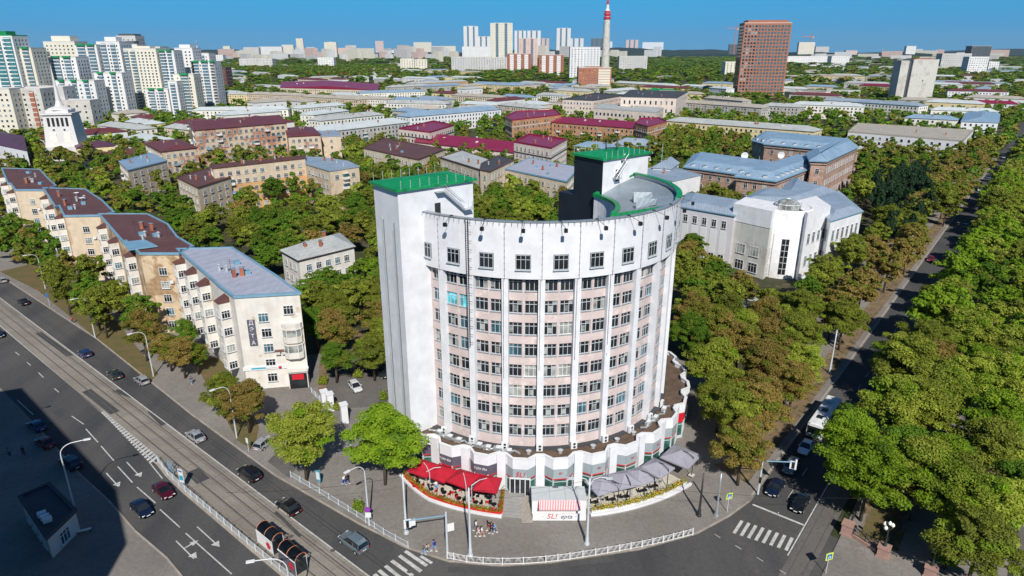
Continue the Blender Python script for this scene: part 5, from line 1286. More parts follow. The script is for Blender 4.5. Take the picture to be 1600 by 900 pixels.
# more low houses and far blocks between the trees
hr=random.Random(77)
CB_=[]
def clear(q,m=9):
    while len(CB_)<len(FOOT):
        o=offset(ccw(FOOT[len(CB_)][0]),m); CB_.append((min(p[0] for p in o),max(p[0] for p in o),min(p[1] for p in o),max(p[1] for p in o),o))
    pts=[q[0].lerp(q[1],t).lerp(q[3].lerp(q[2],t),s_) for t in (0,.17,.33,.5,.67,.83,1) for s_ in (0,.5,1)]
    for x0,x1,y0,y1,o in CB_:
        for p in pts:
            if x0<p.x<x1 and y0<p.y<y1 and in_poly(p,o): return False
    return True
def in_poly(p,poly):
    x,y=p; r=False; n=len(poly)
    for i in range(n):
        a,b=poly[i],poly[i-1]
        if (a[1]>y)!=(b[1]>y) and x<(b[0]-a[0])*(y-a[1])/(b[1]-a[1])+a[0]: r=not r
    return r
def fill(n,x0,x1,y0,y1,lens,z,lab,grp,walls,roofs,style='hip',nf=2,dep=15):
    k=0
    for _ in range(n*12):
        if k>=n: break
        px,py=hr.uniform(x0,x1),hr.uniform(y0,y1); c=G(px,py); l=hr.uniform(*lens); kk=c.length/FPX if style=='block' else 1; l*=kk; a=A_UU if hr.random()<.42 else A_RD
        d=Vector((math.cos(a),math.sin(a))); m=Vector((-d.y,d.x)); q=[c-d*l/2,c+d*l/2,c+d*l/2+m*dep,c-d*l/2+m*dep]
        qq=(c-OO).dot(WW)
        if -30<qq<65 or not clear(q): continue
        w_,r_=hr.choice(walls),hr.choice(roofs)
        building('far_house' if style=='hip' else 'far_block',lab,'house' if style=='hip' else 'block',q,hr.uniform(*z)*kk,w_,r_,style,nf,9 if style=='hip' else 14,('far',1.8 if style=='hip' else 3.5,1.6),grp,extras=2 if style=='hip' else 0,seed=int(px*7),limit=24,footm=2); k+=1
PW=['pale_plaster','far_white','cream','grey_panel','yellow_plaster']; PR=['roof_slate','roof_pale','roof_bluegrey','roof_tanslate','roof_pale','roof_blue','roof_maroon']
fill(34,330,740,100,140,(40,90),(9,13),'pale low house with a hipped roof among the far trees left of the chimney','far low houses on the left',PW,PR)
fill(24,1000,1560,125,190,(35,80),(9,12),'pale low house with a hipped roof among the trees on the right','far low houses on the right',PW,PR)
fill(30,1240,1590,98,130,(50,110),(9,14),'low hall or house near the right part of the horizon','far low halls on the right',PW,PR,dep=24)
fill(50,470,720,89,97,(9,26),(7,17),'pale block in the distant skyline left of the high towers','far skyline blocks on the left',['far_white','far_cream','far_pink','far_grey'],['far_grey'],'block',9,34)
fill(24,345,480,89,97,(9,26),(6,13),'pale block near the left end of the horizon','far skyline blocks at the left end',['far_white','far_cream','far_pink','far_grey'],['far_grey'],'block',8,34)
fill(14,845,1040,89,93,(9,20),(8,18),'pale block in the far skyline around the chimney','far skyline blocks near the chimney',['far_white','far_cream','far_grey'],['far_grey'],'block',9,34)
fill(22,1240,1600,88,96,(12,40),(4,10),'pale block or works hall on the right horizon','far blocks on the right horizon',['far_white','far_cream','far_pink','far_grey'],['far_grey'],'block',4,40)

fill(13,330,760,145,215,(35,80),(10,13),'pale or tan house with a hipped roof among the houses left of the chimney','low houses left of centre',PW,PR)
fill(16,740,1060,130,200,(30,70),(10,13),'pale house with a hipped roof among the houses behind the hotel','low houses behind the hotel',PW,PR)
fill(10,130,330,195,250,(25,50),(7,10),'small pale roofed house among the trees near the spired tower','small houses near the spired tower',PW,PR)
# ---------------------------------------------------------------- trees
def leaf_cloud(rs,nblob,nleaf,ls,R,H,zc,shape='round',jn=.75,up=.35,bs=.2):
    """quads spread over many leaf clumps; unit frame in metres, trunk foot at 0"""
    cs=[];rr=[]
    if shape=='cone':
        for i in range(nblob):
            f=rs.random()**.8; z=zc-H+2*H*f; r=R*(1-f)*.95*(.75+.25*math.sin(f*40)); t=rs.random()*6.283; q=r*math.sqrt(rs.random()*.6+.4)
            cs.append((q*math.cos(t),q*math.sin(t),z)); rr.append(.45+.5*(1-f))
    else:
        while len(cs)<nblob:
            p=rs.uniform(-1,1,3); l=np.linalg.norm(p)
            if l>1 or l<.35: continue
            if p[2]<-.55 and rs.random()<.6: continue
            k=.80+.24*math.sin(3*math.atan2(p[1],p[0])+R)+.1*rs.standard_normal()
            cs.append((p[0]*R*k*.88,p[1]*R*k*.88,zc+p[2]*H*.88)); rr.append(R*(bs+.13*rs.random()))
    cs=np.array(cs); rr=np.array(rr); k=rs.integers(0,len(cs),nleaf)
    d=rs.standard_normal((nleaf,3)); d/=np.linalg.norm(d,axis=1)[:,None]; d[:,2]=np.where(d[:,2]<-.35,-d[:,2],d[:,2])
    c=cs[k]+d*(rr[k]*(.55+.5*rs.random(nleaf)))[:,None]*np.array([1,1,.75])
    n=d*.8+rs.standard_normal((nleaf,3))*jn+np.array([0,0,up]); n/=np.linalg.norm(n,axis=1)[:,None]
    t=np.cross(n,rs.standard_normal((nleaf,3))); t/=np.linalg.norm(t,axis=1)[:,None]; b=np.cross(n,t)
    s=ls*(.6+.8*rs.random(nleaf))[:,None]
    V=np.stack([c-t*s*.5,c-b*s*.34,c+t*s*.5,c+b*s*.34],1).reshape(-1,3)
    mi=(k%7==0).astype(np.int32)
    return V,mi
def quads_mesh(name,V,mi,mats):
    n=len(V)//4; me=bpy.data.meshes.new(name); me.vertices.add(len(V)); me.vertices.foreach_set('co',V.astype(np.float32).ravel())
    me.loops.add(n*4); me.loops.foreach_set('vertex_index',np.arange(n*4,dtype=np.int32)); me.polygons.add(n)
    me.polygons.foreach_set('loop_start',np.arange(n,dtype=np.int32)*4); me.polygons.foreach_set('loop_total',np.full(n,4,np.int32))
    for m in mats: me.materials.append(M[m])
    me.polygons.foreach_set('material_index',mi); me.update(calc_edges=True); return me
def trunk_mesh(seed,H,R):
    rnd=random.Random(seed); b=MB(); b.tube([(0,0,-.1),(.05,0,H*.3),(.1,.1,H*.55),(0,0,H*.8)],[.26,.2,.14,.05],7)
    for i in range(7):
        t=i*.9+rnd.random(); z=H*(.28+.06*i); r=R*(.5+.25*rnd.random())
        b.tube([(0,0,z),(r*.5*math.cos(t),r*.5*math.sin(t),z+1.2),(r*math.cos(t),r*math.sin(t),z+1.9)],[.11,.07,.03],5)
    return b.mesh('trunk',['bark'],smooth=True)
PAL={'green':('leaf_green','leaf_olive'),'bright':('leaf_bright','leaf_green'),'yellow':('leaf_yellow','leaf_bright'),'rust':('leaf_rust','leaf_olive'),'olive':('leaf_olive','leaf_yellow'),'conifer':('leaf_conifer','leaf_conifer')}
rs=np.random.default_rng(5)
TR=[trunk_mesh(i,12,4.2) for i in range(3)]
SH_near=[leaf_cloud(rs,120,34000,.25,4.6,4.6,7.6,'round',.6,.35,.13) for i in range(6)]
SH_mid=[leaf_cloud(rs,90,9000,.46,4.6,4.6,7.6,'round',.5,.4,.14) for i in range(4)]
CON=[leaf_cloud(rs,150,6000,.40,2.6,6.2,7.2,'cone') for i in range(2)]
CR={}
def crown(kind,near,i):
    key=(kind,near,i)
    if key not in CR:
        V,mi=(CON[i%2] if kind=='conifer' else (SH_near if near else SH_mid)[i%(6 if near else 4)]); CR[key]=quads_mesh('crown',V,mi,PAL[kind])
    return CR[key]
TREES=[]   # (x,y,height,crown radius,kind,label,group)
trnd=random.Random(21)
def addtree(p,h,cr,kind,label,group=None): TREES.append((p[0],p[1],h,cr,kind,label,group))
# trees one can single out: pixel of the crown's middle, crown radius, height
def T1(px,py,cr,h,kind,label,zc=None): p=G(px,py,h*.6 if zc is None else zc); addtree(p,h,cr,kind,label,'street trees near the crossing')
T1(597,688,6.6,13,'bright','big bright yellow-green tree on the pavement just left of the red parasols')
T1(471,682,5.6,13,'yellow','large green tree over the kerb fence, left of the big bright one')
T1(383,628,4.6,10,'rust','rust-tinged tree beside the road below the lavender roofed block')
T1(345,612,3.6,9,'olive','green and brown tree at the corner of the lavender roofed block')
T1(283,553,4.5,9,'rust','rusty brown tree in the front garden left of the lavender roofed block')
T1(262,545,4.0,8.5,'rust','second rusty tree left of the garden of the lavender roofed block')
T1(288,524,3.2,9,'green','dark green tree against the lower wall of the lavender roofed block')
T1(306,556,2.6,7,'green','small dark green tree touching the bay windows of the lavender roofed block')
T1(352,600,2.4,6,'green','small green tree between the two garden trees near the road')
T1(523,560,3.8,9,'green','grey-green tree by the yard entrance behind the white gate pillars')
T1(1160,700,4.8,11,'rust','rusty tree at the tip of the avenue verge, nearest the crossing')
T1(1150,650,4.6,12,'olive','second olive tree of the avenue verge, behind the nearest one')
T1(1190,640,4.6,12,'rust','rust-brown tree on the avenue verge level with the bus')
T1(1120,570,5.6,13,'yellow','large yellow-green tree right of the hotel podium')
T1(1155,540,5.2,13,'rust','rusty tree behind the large yellow-green tree right of the hotel')
T1(1240,600,4.4,11,'rust','rusty tree hanging over the bus')
T1(1360,740,6.2,13,'bright','large bright green tree at the near corner of the boulevard')
T1(1330,690,5.4,13,'bright','bright green tree behind the near corner boulevard tree, over the blue car')
T1(1440,740,5.8,13,'yellow','green tree beside the bright corner tree of the boulevard')
T1(1490,780,5.6,12,'yellow','yellow-green tree in front of the boulevard path, lower right')
T1(1545,800,5.2,12,'yellow','sparse olive tree at the far side of the boulevard, lower right corner')
T1(1530,850,5.2,11,'olive','dull olive tree over the boulevard path, lowest at the right')
T1(1500,760,4.6,12,'olive','olive tree deep behind the round bush and the second globe lamp')
T1(1440,640,5.8,14,'olive','tall olive-brown tree in the middle of the near boulevard')
T1(1550,700,5.4,13,'olive','olive tree right of the tall brown boulevard tree')
T1(1480,870,2.0,3.2,'green','low round green bush by the four-globe lamp at the bottom right')
T1(1402,560,5.8,13,'yellow','yellow-green boulevard tree overhanging the avenue beyond the bus')
T1(1392,640,5.4,15,'yellow','yellow-green boulevard tree leaning over the back of the bus')
def inpoly(p,poly):
    x,y=p; r=False; n=len(poly)
    for i in range(n):
        a,b=poly[i],poly[i-1]
        if (a[1]>y)!=(b[1]>y) and x<(b[0]-a[0])*(y-a[1])/(b[1]-a[1])+a[0]: r=not r
    return r
FB=[]
for poly,mg in FOOT:
    q=offset(ccw(poly),mg); FB.append((min(p[0] for p in q),max(p[0] for p in q),min(p[1] for p in q),max(p[1] for p in q),q))
def blocked(p):
    return any(b[0]<p[0]<b[1] and b[2]<p[1]<b[3] and inpoly(p,b[4]) for b in FB)
def road_blocked(p):
    q=Vector(p)-OO; w=q.dot(WW); u=q.dot(UU)
    if .2<w<11.8 or 30.5<w<39.5: return True
    k=(Vector(p)-kerbL[2]).dot(Vector((-(RD.y),RD.x))*-1)   # distance behind the left kerb
    return w<0 and k<1.5
CELL={}
def free(p,s):
    cx,cy=int(p[0]//8),int(p[1]//8); k=int(s//8)+1
    for i in range(cx-k,cx+k+1):
        for j in range(cy-k,cy+k+1):
            for q in CELL.get((i,j),()):
                if (q[0]-p[0])**2+(q[1]-p[1])**2<s*s: return False
    return True
def mark(p): CELL.setdefault((int(p[0]//8),int(p[1]//8)),[]).append(p)
for t in TREES: mark((t[0],t[1]))
def scatter(poly,s,hr,crr,kinds,label,group,tries=None,jit=1.0):
    """trees at least s metres apart inside a ground polygon"""
    xs=[p[0] for p in poly]; ys=[p[1] for p in poly]; A=abs(area(poly)); n=0
    for _ in range(int(tries or A/(s*s)*9)):
        p=(trnd.uniform(min(xs),max(xs)),trnd.uniform(min(ys),max(ys)))
        if not inpoly(p,poly) or blocked(p) or road_blocked(p) or not free(p,s): continue
        mark(p); k=trnd.choices([a for a,_ in kinds],[w for _,w in kinds])[0]
        addtree(p,trnd.uniform(*hr),trnd.uniform(*crr),k,label,group); n+=1
    return n
K1=(('green',4),('olive',4),('yellow',1.2),('rust',.5)); K2=(('green',5),('bright',2),('olive',2)); KB=(('yellow',5),('olive',1.8),('bright',3),('green',.8),('rust',.5)); KR=(('rust',5),('olive',3.5),('yellow',1))
def zone(z,*px): return [G(x,y,z) for x,y in px]
scatter(zone(5,(0,352),(60,345),(100,372),(150,410),(198,440),(216,500),(250,530),(250,560),(205,545),(150,520),(90,470),(40,432),(0,410)),5.4,(9,12.5),(3.4,4.6),(('green',4),('olive',2),('rust',1.2)),'broadleaf tree in the planted strip between the left road and the stepped blocks','trees in front of the stepped blocks')
scatter(zone(7,(40,255),(130,262),(190,290),(262,300),(300,318),(342,338),(420,330),(470,305),(560,300),(592,290),(602,420),(600,540),(560,555),(520,545),(500,520),(470,470),(425,405),(380,385),(310,372),(240,322),(180,305),(130,292)),6.6,(9.5,12.3),(4.4,5.6),K1,'broadleaf tree in the courtyard wood behind the stepped blocks','courtyard trees left of the hotel')
scatter(zone(7,(470,440),(600,380),(610,560),(540,570),(490,560)),6.2,(10,13),(4.2,5.4),K2,'green tree between the lavender roofed block and the hotel','trees left of the hotel')
scatter(zone(8,(540,215),(600,240),(690,262),(770,275),(880,275),(890,345),(740,345),(600,330),(560,300)),6.6,(12,15),(4.6,5.6),K1,'tree in the courtyard seen over the hotel roof','trees behind the hotel')
scatter(zone(7,(1062,395),(1105,400),(1135,440),(1215,470),(1262,455),(1285,480),(1262,560),(1200,600),(1175,640),(1110,640),(1088,570),(1062,470)),6.0,(10,13),(4.4,5.4),(('green',2),('olive',3),('yellow',1.5),('rust',2.5)),'tree between the hotel and the white culture house','trees right of the hotel')
scatter([uw(12,-1.6),uw(12,-12),uw(120,-17),uw(420,-15),uw(420,-.8)],5.0,(10.5,13.5),(4.6,5.7),KR,'rust and olive tree in the verge along the left side of the avenue','trees on the left verge of the avenue')
scatter([uw(16,13.2),uw(16,29.6),uw(4,29.6),uw(2,24),uw(6,19),uw(6,13.2)],4.6,(11,13.5),(4.8,5.8),KB,'tree at the near end of the boulevard','boulevard trees')
scatter([uw(7,11.9),uw(7,13.2),uw(430,13.2),uw(430,11.9)],4.5,(14.5,17),(5.8,6.8),KB,'tree in the long boulevard wood right of the avenue','boulevard trees',tries=4000)
scatter([uw(16,12.6),uw(16,30),uw(430,30),uw(430,12.6)],5.2,(11.5,14.5),(5.4,6.5),KB,'tree in the long boulevard wood right of the avenue','boulevard trees')
scatter([uw(25,41),uw(25,58),uw(400,58),uw(400,41)],8.5,(10,13),(4.4,5.6),KB,'tree beyond the second carriageway at the right photo edge','trees at the right edge')
scatter(zone(7,(1360,300),(1400,275),(1445,268),(1450,330),(1425,380),(1375,360)),4.6,(13,16),(2.8,3.4),(('conifer',1),),'dark conifer in the park before the stone palace','conifers in the park')
scatter(zone(7,(1345,235),(1500,240),(1530,215),(1545,240),(1480,330),(1440,340),(1340,330)),6.6,(11,14),(4.6,5.6),K1,'tree in the park before the stone palace','park trees')
scatter(zone(7,(1075,285),(1180,298),(1200,318),(1080,290)),6.0,(7,9),(2.6,3.4),K1,'small tree in front of the stone palace wall','park trees')
scatter(zone(7,(1010,205),(1060,200),(1175,225),(1165,250),(1060,255),(1015,240)),7,(12,15),(4.6,5.6),K1,'tree in the yard between the stone palace and the long cream house','trees above the palace')
# everything farther away
far0=len(TREES)
for (u0,u1,s,hr,crr) in ((190,420,8.2,(10,14),(4.2,5.4)),(420,760,11,(8,11.5),(4.8,6.2)),(760,1300,17,(9,12),(7,9)),(1300,2600,30,(12,17),(12,16)),(2600,6500,95,(16,24),(40,52))):
    poly=[Vector((-u0*.82-20,u0)),Vector((u0*.82+20,u0)),Vector((u1*.82+20,u1)),Vector((-u1*.82-20,u1))]
    dens=sum(0 for _ in ())
    scatter(poly,s,hr,crr,K2 if u0>400 else K1,'tree among the low houses in the middle distance','trees among the houses',tries=abs(area(poly))/(s*s)*2.6)
# dense wood right of the chimney tower
scatter([G(1000,128),G(1155,134),G(1155,92),G(1010,96)],26,(16,20),(12,16),(('green',1),('bright',1)),'tree of the big wood','wood',tries=9000)
scatter([G(340,112),G(500,120),G(620,118),G(620,104),G(350,104)],22,(14,18),(9,13),K2,'tree','wood',tries=4000)
TREES.sort(key=lambda t:math.hypot(t[0],t[1])/t[3])
near,rest=[],[]
for t in TREES:
    px,py=PJ(t[0],t[1],t[2]*.6); inside=-60<px<1660 and py<1000
    (near if (len(near)<296 and inside) else rest).append(t) if inside or math.hypot(t[0],t[1])<130 else None
print('TREES',len(TREES),'near',len(near),'rest',len(rest))
LM=[('hotel left tower',-13,92),('hotel right tower',20,122),('hotel podium',30,108),('lavender roofed block',-60,130),('peeling end wall block',-88,152),('block with satellite dishes',-112,182),('farthest stepped block',-150,215),
 ('grey hipped small house',-55,180),('orange block',-100,265),('brown roofed end wing',-125,265),('blue roofed cream block',-150,300),('gate pillars',-33,105),('flat culture house wing',65,195),('culture house cylinder',83,185),
 ('stone palace corner',115,285),('stone palace columns',165,300),('front bus',54,100),('avenue stop line',40,78),('first four-globe lamp',46,69),('second four-globe lamp',52,66),('red car up the avenue',131,198),('tall white globe lamp',122,190),
 ('white annex',55,215),('long cream house',150,400),('white modernist house',230,380),('black tar roofed house',-8,300),('flat light blue roof',20,290),('first bent lamp',-145,180),('blue stop sign',-118,157),('bent lamp by the tan wall',-78,120),('tip of the avenue verge',38,88),
 ('far end of the boulevard',290,380),('second carriageway',100,110),('flat light grey roofed house',-30,320)]
def place_label(kd,noun,x,y,cr):
    n,lx,ly=min(LM,key=lambda l:(l[1]-x)**2+(l[2]-y)**2); d=math.hypot(x-lx,y-ly); side=(x*ly-y*lx)/math.hypot(lx,ly); dep=math.hypot(x,y)-math.hypot(lx,ly)
    far='just ' if d<13 else ('' if d<24 else ('some way ' if d<40 else 'far '))
    if abs(side)<d*.4: w='behind' if dep>0 else 'in front of'
    elif abs(dep)<d*.4: w='right of' if side>0 else 'left of'
    else: w=('behind' if dep>0 else 'before')+' and '+('right of' if side>0 else 'left of')
    sz='small ' if cr<4.3 else ('large ' if cr>5.6 else '')
    lab=f'{sz}{kd} {noun} {far}{w} the {n}'
    return lab,'trees: '+lab
for i,t in enumerate(near):
    x,y,h,cr,kind,lab,grp=t; i4=trnd.randrange(12); dist=math.hypot(x,y)
    if grp!='street trees near the crossing':
        kd={'green':'green','bright':'bright green','yellow':'yellow-green','rust':'rusty olive','olive':'olive','conifer':'dark green'}[kind]
        lab,grp=place_label(kd,'conifer' if kind=='conifer' else 'tree',x,y,cr)
    rz=trnd.uniform(0,6.283); nm='conifer_tree' if kind=='conifer' else 'broadleaf_tree'
    r=thing(nm,lab,'tree',(x,y,.1),rz,grp)
    s=(cr/4.6,cr/4.6,h/12.2) if kind!='conifer' else (cr/2.6,cr/2.6,h/13.4)
    put('crown',crown(kind,dist<150,i4),r,(0,0,0),0,s); put('trunk',TR[i4%3],r,(0,0,0),0,(1,1,h/12.2))
# the rest: one mass per belt
rsf=np.random.default_rng(9)
LOD=[[leaf_cloud(rsf,16,n,ls,4.6,4.6,7.6,'round',.32,.45) for i in range(5)] for n,ls in ((900,1.1),(300,1.9),(120,2.8),(60,3.4))]
def mass(name,lab,items,lod):
    if not items: return
    Vs=[];Ms=[]
    pal=['leaf_green','leaf_olive','leaf_bright','leaf_yellow','leaf_rust','leaf_far','leaf_conifer']
    for x,y,h,cr,kind,*_ in items:
        V,mi=LOD[lod][rsf.integers(0,5)]; a=rsf.random()*6.283; c,s=math.cos(a),math.sin(a); k=cr/4.6
        W=np.empty_like(V); W[:,0]=(V[:,0]*c-V[:,1]*s)*k+x; W[:,1]=(V[:,0]*s+V[:,1]*c)*k+y; W[:,2]=V[:,2]*h/12.2
        if k>1.5: W[:,2]=V[:,2]*h/12.2*.95
        Vs.append(W); base={'green':(0,1),'olive':(1,4),'bright':(5,2),'yellow':(3,2),'rust':(4,1),'conifer':(6,6)}[kind]; Ms.append(np.where(mi==0,base[0],base[1]))
    me=quads_mesh(name,np.concatenate(Vs),np.concatenate(Ms).astype(np.int32),pal); o=put(name,me); o['kind']='stuff'; return o
d_=lambda t:math.hypot(t[0],t[1])
mass('distant_trees','',[t for t in rest if d_(t)<480],0); mass('distant_trees','',[t for t in rest if 480<=d_(t)<900],1); mass('distant_woodland','',[t for t in rest if 900<=d_(t)<2600],2); mass('distant_forest','',[t for t in rest if d_(t)>=2600],3)
# ---------------------------------------------------------------- vehicles
def loft(b,secs,m=0,capm=None):
    """secs: list of (x, [(y,z)...]) cross-sections, half profile mirrored"""
    rows=[]
    for x,pr in secs: rows.append([(x,y,z) for y,z in pr]+[(x,-y,z) for y,z in pr[::-1]])
    n=len(rows[0]); vs=[v for r in rows for v in r]
    b.add(vs,[(i*n+k,i*n+k+1,(i+1)*n+k+1,(i+1)*n+k) for i in range(len(rows)-1) for k in range(n-1)],m)
    b.add(rows[0],[tuple(range(n))],m); b.add(rows[-1],[tuple(range(n))[::-1]],m)
def wheel_mesh():
    b=MB(); b.lathe([(0,-.1),(.2,-.1),(.22,-.11),(.32,-.1),(.32,.1),(.22,.11),(.2,.1),(0,.1)],(0,0,0),14,0)
    me=b.mesh('tyre',['rubber']); me.transform(Matrix.Rotation(math.pi/2,4,'X')); 
    b=MB(); b.lathe([(0,-.118),(.19,-.115),(.19,.115),(0,.118)],(0,0,0),10,0); m2=b.mesh('rim',['galvanised']); m2.transform(Matrix.Rotation(math.pi/2,4,'X')); return me,m2
TY,RIM=wheel_mesh()
CARM={}
def car_meshes(kind,paint):
    """front faces +x"""
    key=(kind,paint)
    if key in CARM: return CARM[key]
    L,W,H={'sedan':(4.5,1.78,1.45),'hatch':(4.1,1.74,1.5),'suv':(4.7,1.88,1.68)}[kind]; w=W/2; hb={'sedan':.92,'hatch':.95,'suv':1.05}[kind]
    x0,x1=-L/2,L/2
    def pr(s,zt,zb=.28,): return [(w*s*.0,zb),(w*s*.93,zb),(w*s,zb+.22),(w*s,zt-.22),(w*s*.93,zt-.04),(w*s*.55,zt),(0,zt)]
    b=MB()
    boot=hb if kind=='sedan' else hb+.05
    loft(b,[(x0,pr(.80,boot-.16,.38)),(x0+.12,pr(.92,boot-.05,.3)),(x0+.7,pr(1,boot)),(x0+1.5,pr(1,hb+.01)),(0,pr(1,hb)),(x1-1.35,pr(1,hb-.02)),(x1-.6,pr(.98,hb-.12)),(x1-.18,pr(.9,hb-.24)),(x1,pr(.72,hb-.36,.36))],0)
    # wheel arches: flat black faces, the shade of the recesses put into colour
    for sx in (x0+.78,x1-.82):
        for sy in (-1,1):
            b.add([(sx+.40*math.cos(t*math.pi/6),sy*(w+.004),.33+.40*math.sin(t*math.pi/6)) for t in range(7)],[tuple(range(7))],1)
    body=b.mesh('body',['paint_'+paint,'black_plastic'])
    if kind=='sedan': gx=[(x0+.55,hb-.02,.92),(x0+1.15,H-.09,.72),(x0+1.6,H,.74),(x1-2.15,H-.02,.74),(x1-1.2,hb-.03,.9)]
    elif kind=='hatch': gx=[(x0+.08,hb-.0,.88),(x0+.42,H-.12,.74),(x0+.9,H,.76),(x1-2.05,H-.03,.75),(x1-1.05,hb-.04,.9)]
    else: gx=[(x0+.06,hb,.90),(x0+.35,H-.14,.78),(x0+.8,H,.80),(x1-2.1,H-.02,.80),(x1-1.2,hb-.03,.92)]
    b=MB(); loft(b,[(x,[(0,hb-.15),(w*.94,hb-.15),(w*s,z),(w*s*.8,z+.015),(0,z+.03)] if z>hb+.2 else [(0,hb-.15),(w*.94,hb-.15),(w*.9,hb-.05),(w*.7,z),(0,z)]) for x,z,s in gx],0)
    glassm=b.mesh('cabin_glass',['car_glass'])
    b=MB(); loft(b,[(gx[1][0]-.05,[(0,gx[1][1]-.05),(w*.70,gx[1][1]-.06),(w*.68,gx[1][1]+.03),(0,gx[1][1]+.06)]),(gx[2][0],[(0,gx[2][1]-.05),(w*.75,gx[2][1]-.06),(w*.73,gx[2][1]+.03),(0,gx[2][1]+.065)]),(gx[3][0],[(0,gx[3][1]-.05),(w*.74,gx[3][1]-.06),(w*.72,gx[3][1]+.03),(0,gx[3][1]+.06)]),(gx[3][0]+.12,[(0,gx[3][1]-.09),(w*.70,gx[3][1]-.1),(w*.68,gx[3][1]-.03),(0,gx[3][1]-.01)])],0)
    for s in (-1,1):      # pillars
        for (xa,za,xb,zb_) in ((gx[0][0]+.1,hb-.03,gx[1][0],gx[1][1]),(gx[3][0],gx[3][1],gx[4][0],hb-.05),(gx[2][0]+.55,H-.04,gx[2][0]+.5,hb-.03)):
            b.tube([(xa,s*w*.93,za),(xb,s*w*.76 if zb_>hb+.2 else s*w*.92,zb_)] if za<zb_ else [(xa,s*w*.76,za),(xb,s*w*.93,zb_)],.045,5)
        b.box((gx[4][0]-.28,s*(w+.09),hb+.06),(.16,.2,.14),0)
    roof=b.mesh('roof',['paint_'+paint])
    hl=MB()
    hl.box((0,0,0),(.16,.34,.15),0); hlm=hl.mesh('headlight',['lamp_globe']); tl_=MB(); tl_.box((0,0,0),(.1,.3,.17),0); tlm=tl_.mesh('tail_light',['red_paint'])
    pl=MB(); pl.box((0,0,0),(.05,.5,.12),0); plm=pl.mesh('number_plate',['white_paint'])
    CARM[key]=(body,glassm,roof,hlm,tlm,plm,L,w,hb); return CARM[key]
CARP={}
def car(px,py,kind,paint,ang,label,group=None,z=0.01,pos=None):
    body,gl,rf,hl,tl_,pl,L,w,hb=car_meshes(kind,paint); p=pos or G(px,py,.7)
    r=thing('car',label,'car',(p.x,p.y,z),ang,group)
    put('body',body,r); put('cabin_glass',gl,r); put('roof',rf,r)
    for s in (-1,1):
        put('headlight',hl,r,(L/2-.17,s*w*.66,hb-.34)); put('tail_light',tl_,r,(-L/2+.05,s*w*.68,hb-.26))
        for x in (-L/2+.78,L/2-.82): o=put('wheel',TY,r,(x,s*(w-.07),.33)); put('rim',RIM,o)
    put('number_plate',pl,r,(L/2+.0,0,.5)); put('number_plate',pl,r,(-L/2-.0,0,.62))
    return r
AWAY=A_RD; TOW=A_RD+math.pi
GC_='cars on the wide tram road'
for a in ((132,551,'hatch','blue',AWAY,'blue hatchback driving up the far lane of the tram road'),(179,584,'sedan','green',AWAY,'dark green sedan beside the tram slab, left of the silver hatchback'),
 (221,593,'hatch','silver',AWAY,'silver hatchback by the kerb just behind the dark green sedan'),(305,680,'sedan','silver',AWAY,'silver sedan with black rear window in the middle of the far lanes'),
 (389,739,'suv','black',AWAY,'black car passing the side turning in front of the large kerb tree'),(450,790,'sedan','black',AWAY,'black sedan with red tail lights nearest the railings'),
 (552,846,'suv','grey',AWAY,'blue-grey estate car with roof rails nearest the zebra crossing'),(255,765,'sedan','maroon',TOW,'maroon sedan beside the tram stop fence'),
 (221,793,'sedan','navy',TOW,'navy sedan in the near lane left of the maroon one'),(36,471,'sedan','black',AWAY,'small black sedan ahead of the tram'),
 (-4,521,'sedan','navy',TOW,'dark car cut by the left edge of the photo, near side of the tram slab'),(3,437,'hatch','silver',AWAY,'pale car at the left edge under the trees'),
 (57,664,'sedan','blue',AWAY+.1,'blue sedan parked in the deep shade, first of three'),(70,690,'sedan','red',AWAY+.1,'red sedan parked in the shade behind the blue one'),(110,722,'suv','navy',AWAY+.1,'dark car parked in the shade nearest the bent lamp'),
 (413,691,'hatch','silver',A_RD-1.2,'silver car half hidden by the kerb tree in the side turning')):
    car(*a,group=GC_)
for a in ((555,604,'hatch','white',-1.0,'white hatchback parked in the hotel yard'),(567,571,'sedan','black',-.75,'black sedan parked at the back of the hotel yard'),(596,583,'sedan','green',-.75,'dark car parked against the hotel tower')): car(*a,group='cars in the hotel yard',z=.13)
DN=A_UU+math.pi
for u,w,kd,pt,lab in ((17.6,2.6,'sedan','white','white sedan waiting in front of the bus'),(21.2,5.8,'sedan','lightblue','light blue sedan beside the bus'),(3.6,2.2,'sedan','navy','dark blue sedan first at the stop line'),(2.2,6.2,'sedan','black','black sedan at the stop line by the tram track'),
  (10.5,2.4,'hatch','grey','grey car in deep shade between the two first in the left lane'),(150,1.9,'sedan','red','red sedan far up the avenue'),(205,5.2,'sedan','black','black car in the middle of the sunny stretch of the avenue'),
  (290,2.4,'sedan','white','white car far up the sunny stretch of the avenue'),(340,5.6,'sedan','silver','silver car far up the avenue on the right lane'),(332,2.4,'hatch','blue','blue car among the far cars of the avenue'),(352,2.6,'sedan','navy','dark car behind the far blue one'),(420,3,'sedan','silver','farthest silver car on the avenue'),(46,6.4,'sedan','black','black car in the shade beyond the bus')):
    car(0,0,kd,pt,DN if lab.find('right lane')<0 else A_UU,lab,'cars on the avenue',pos=uw(u,w))
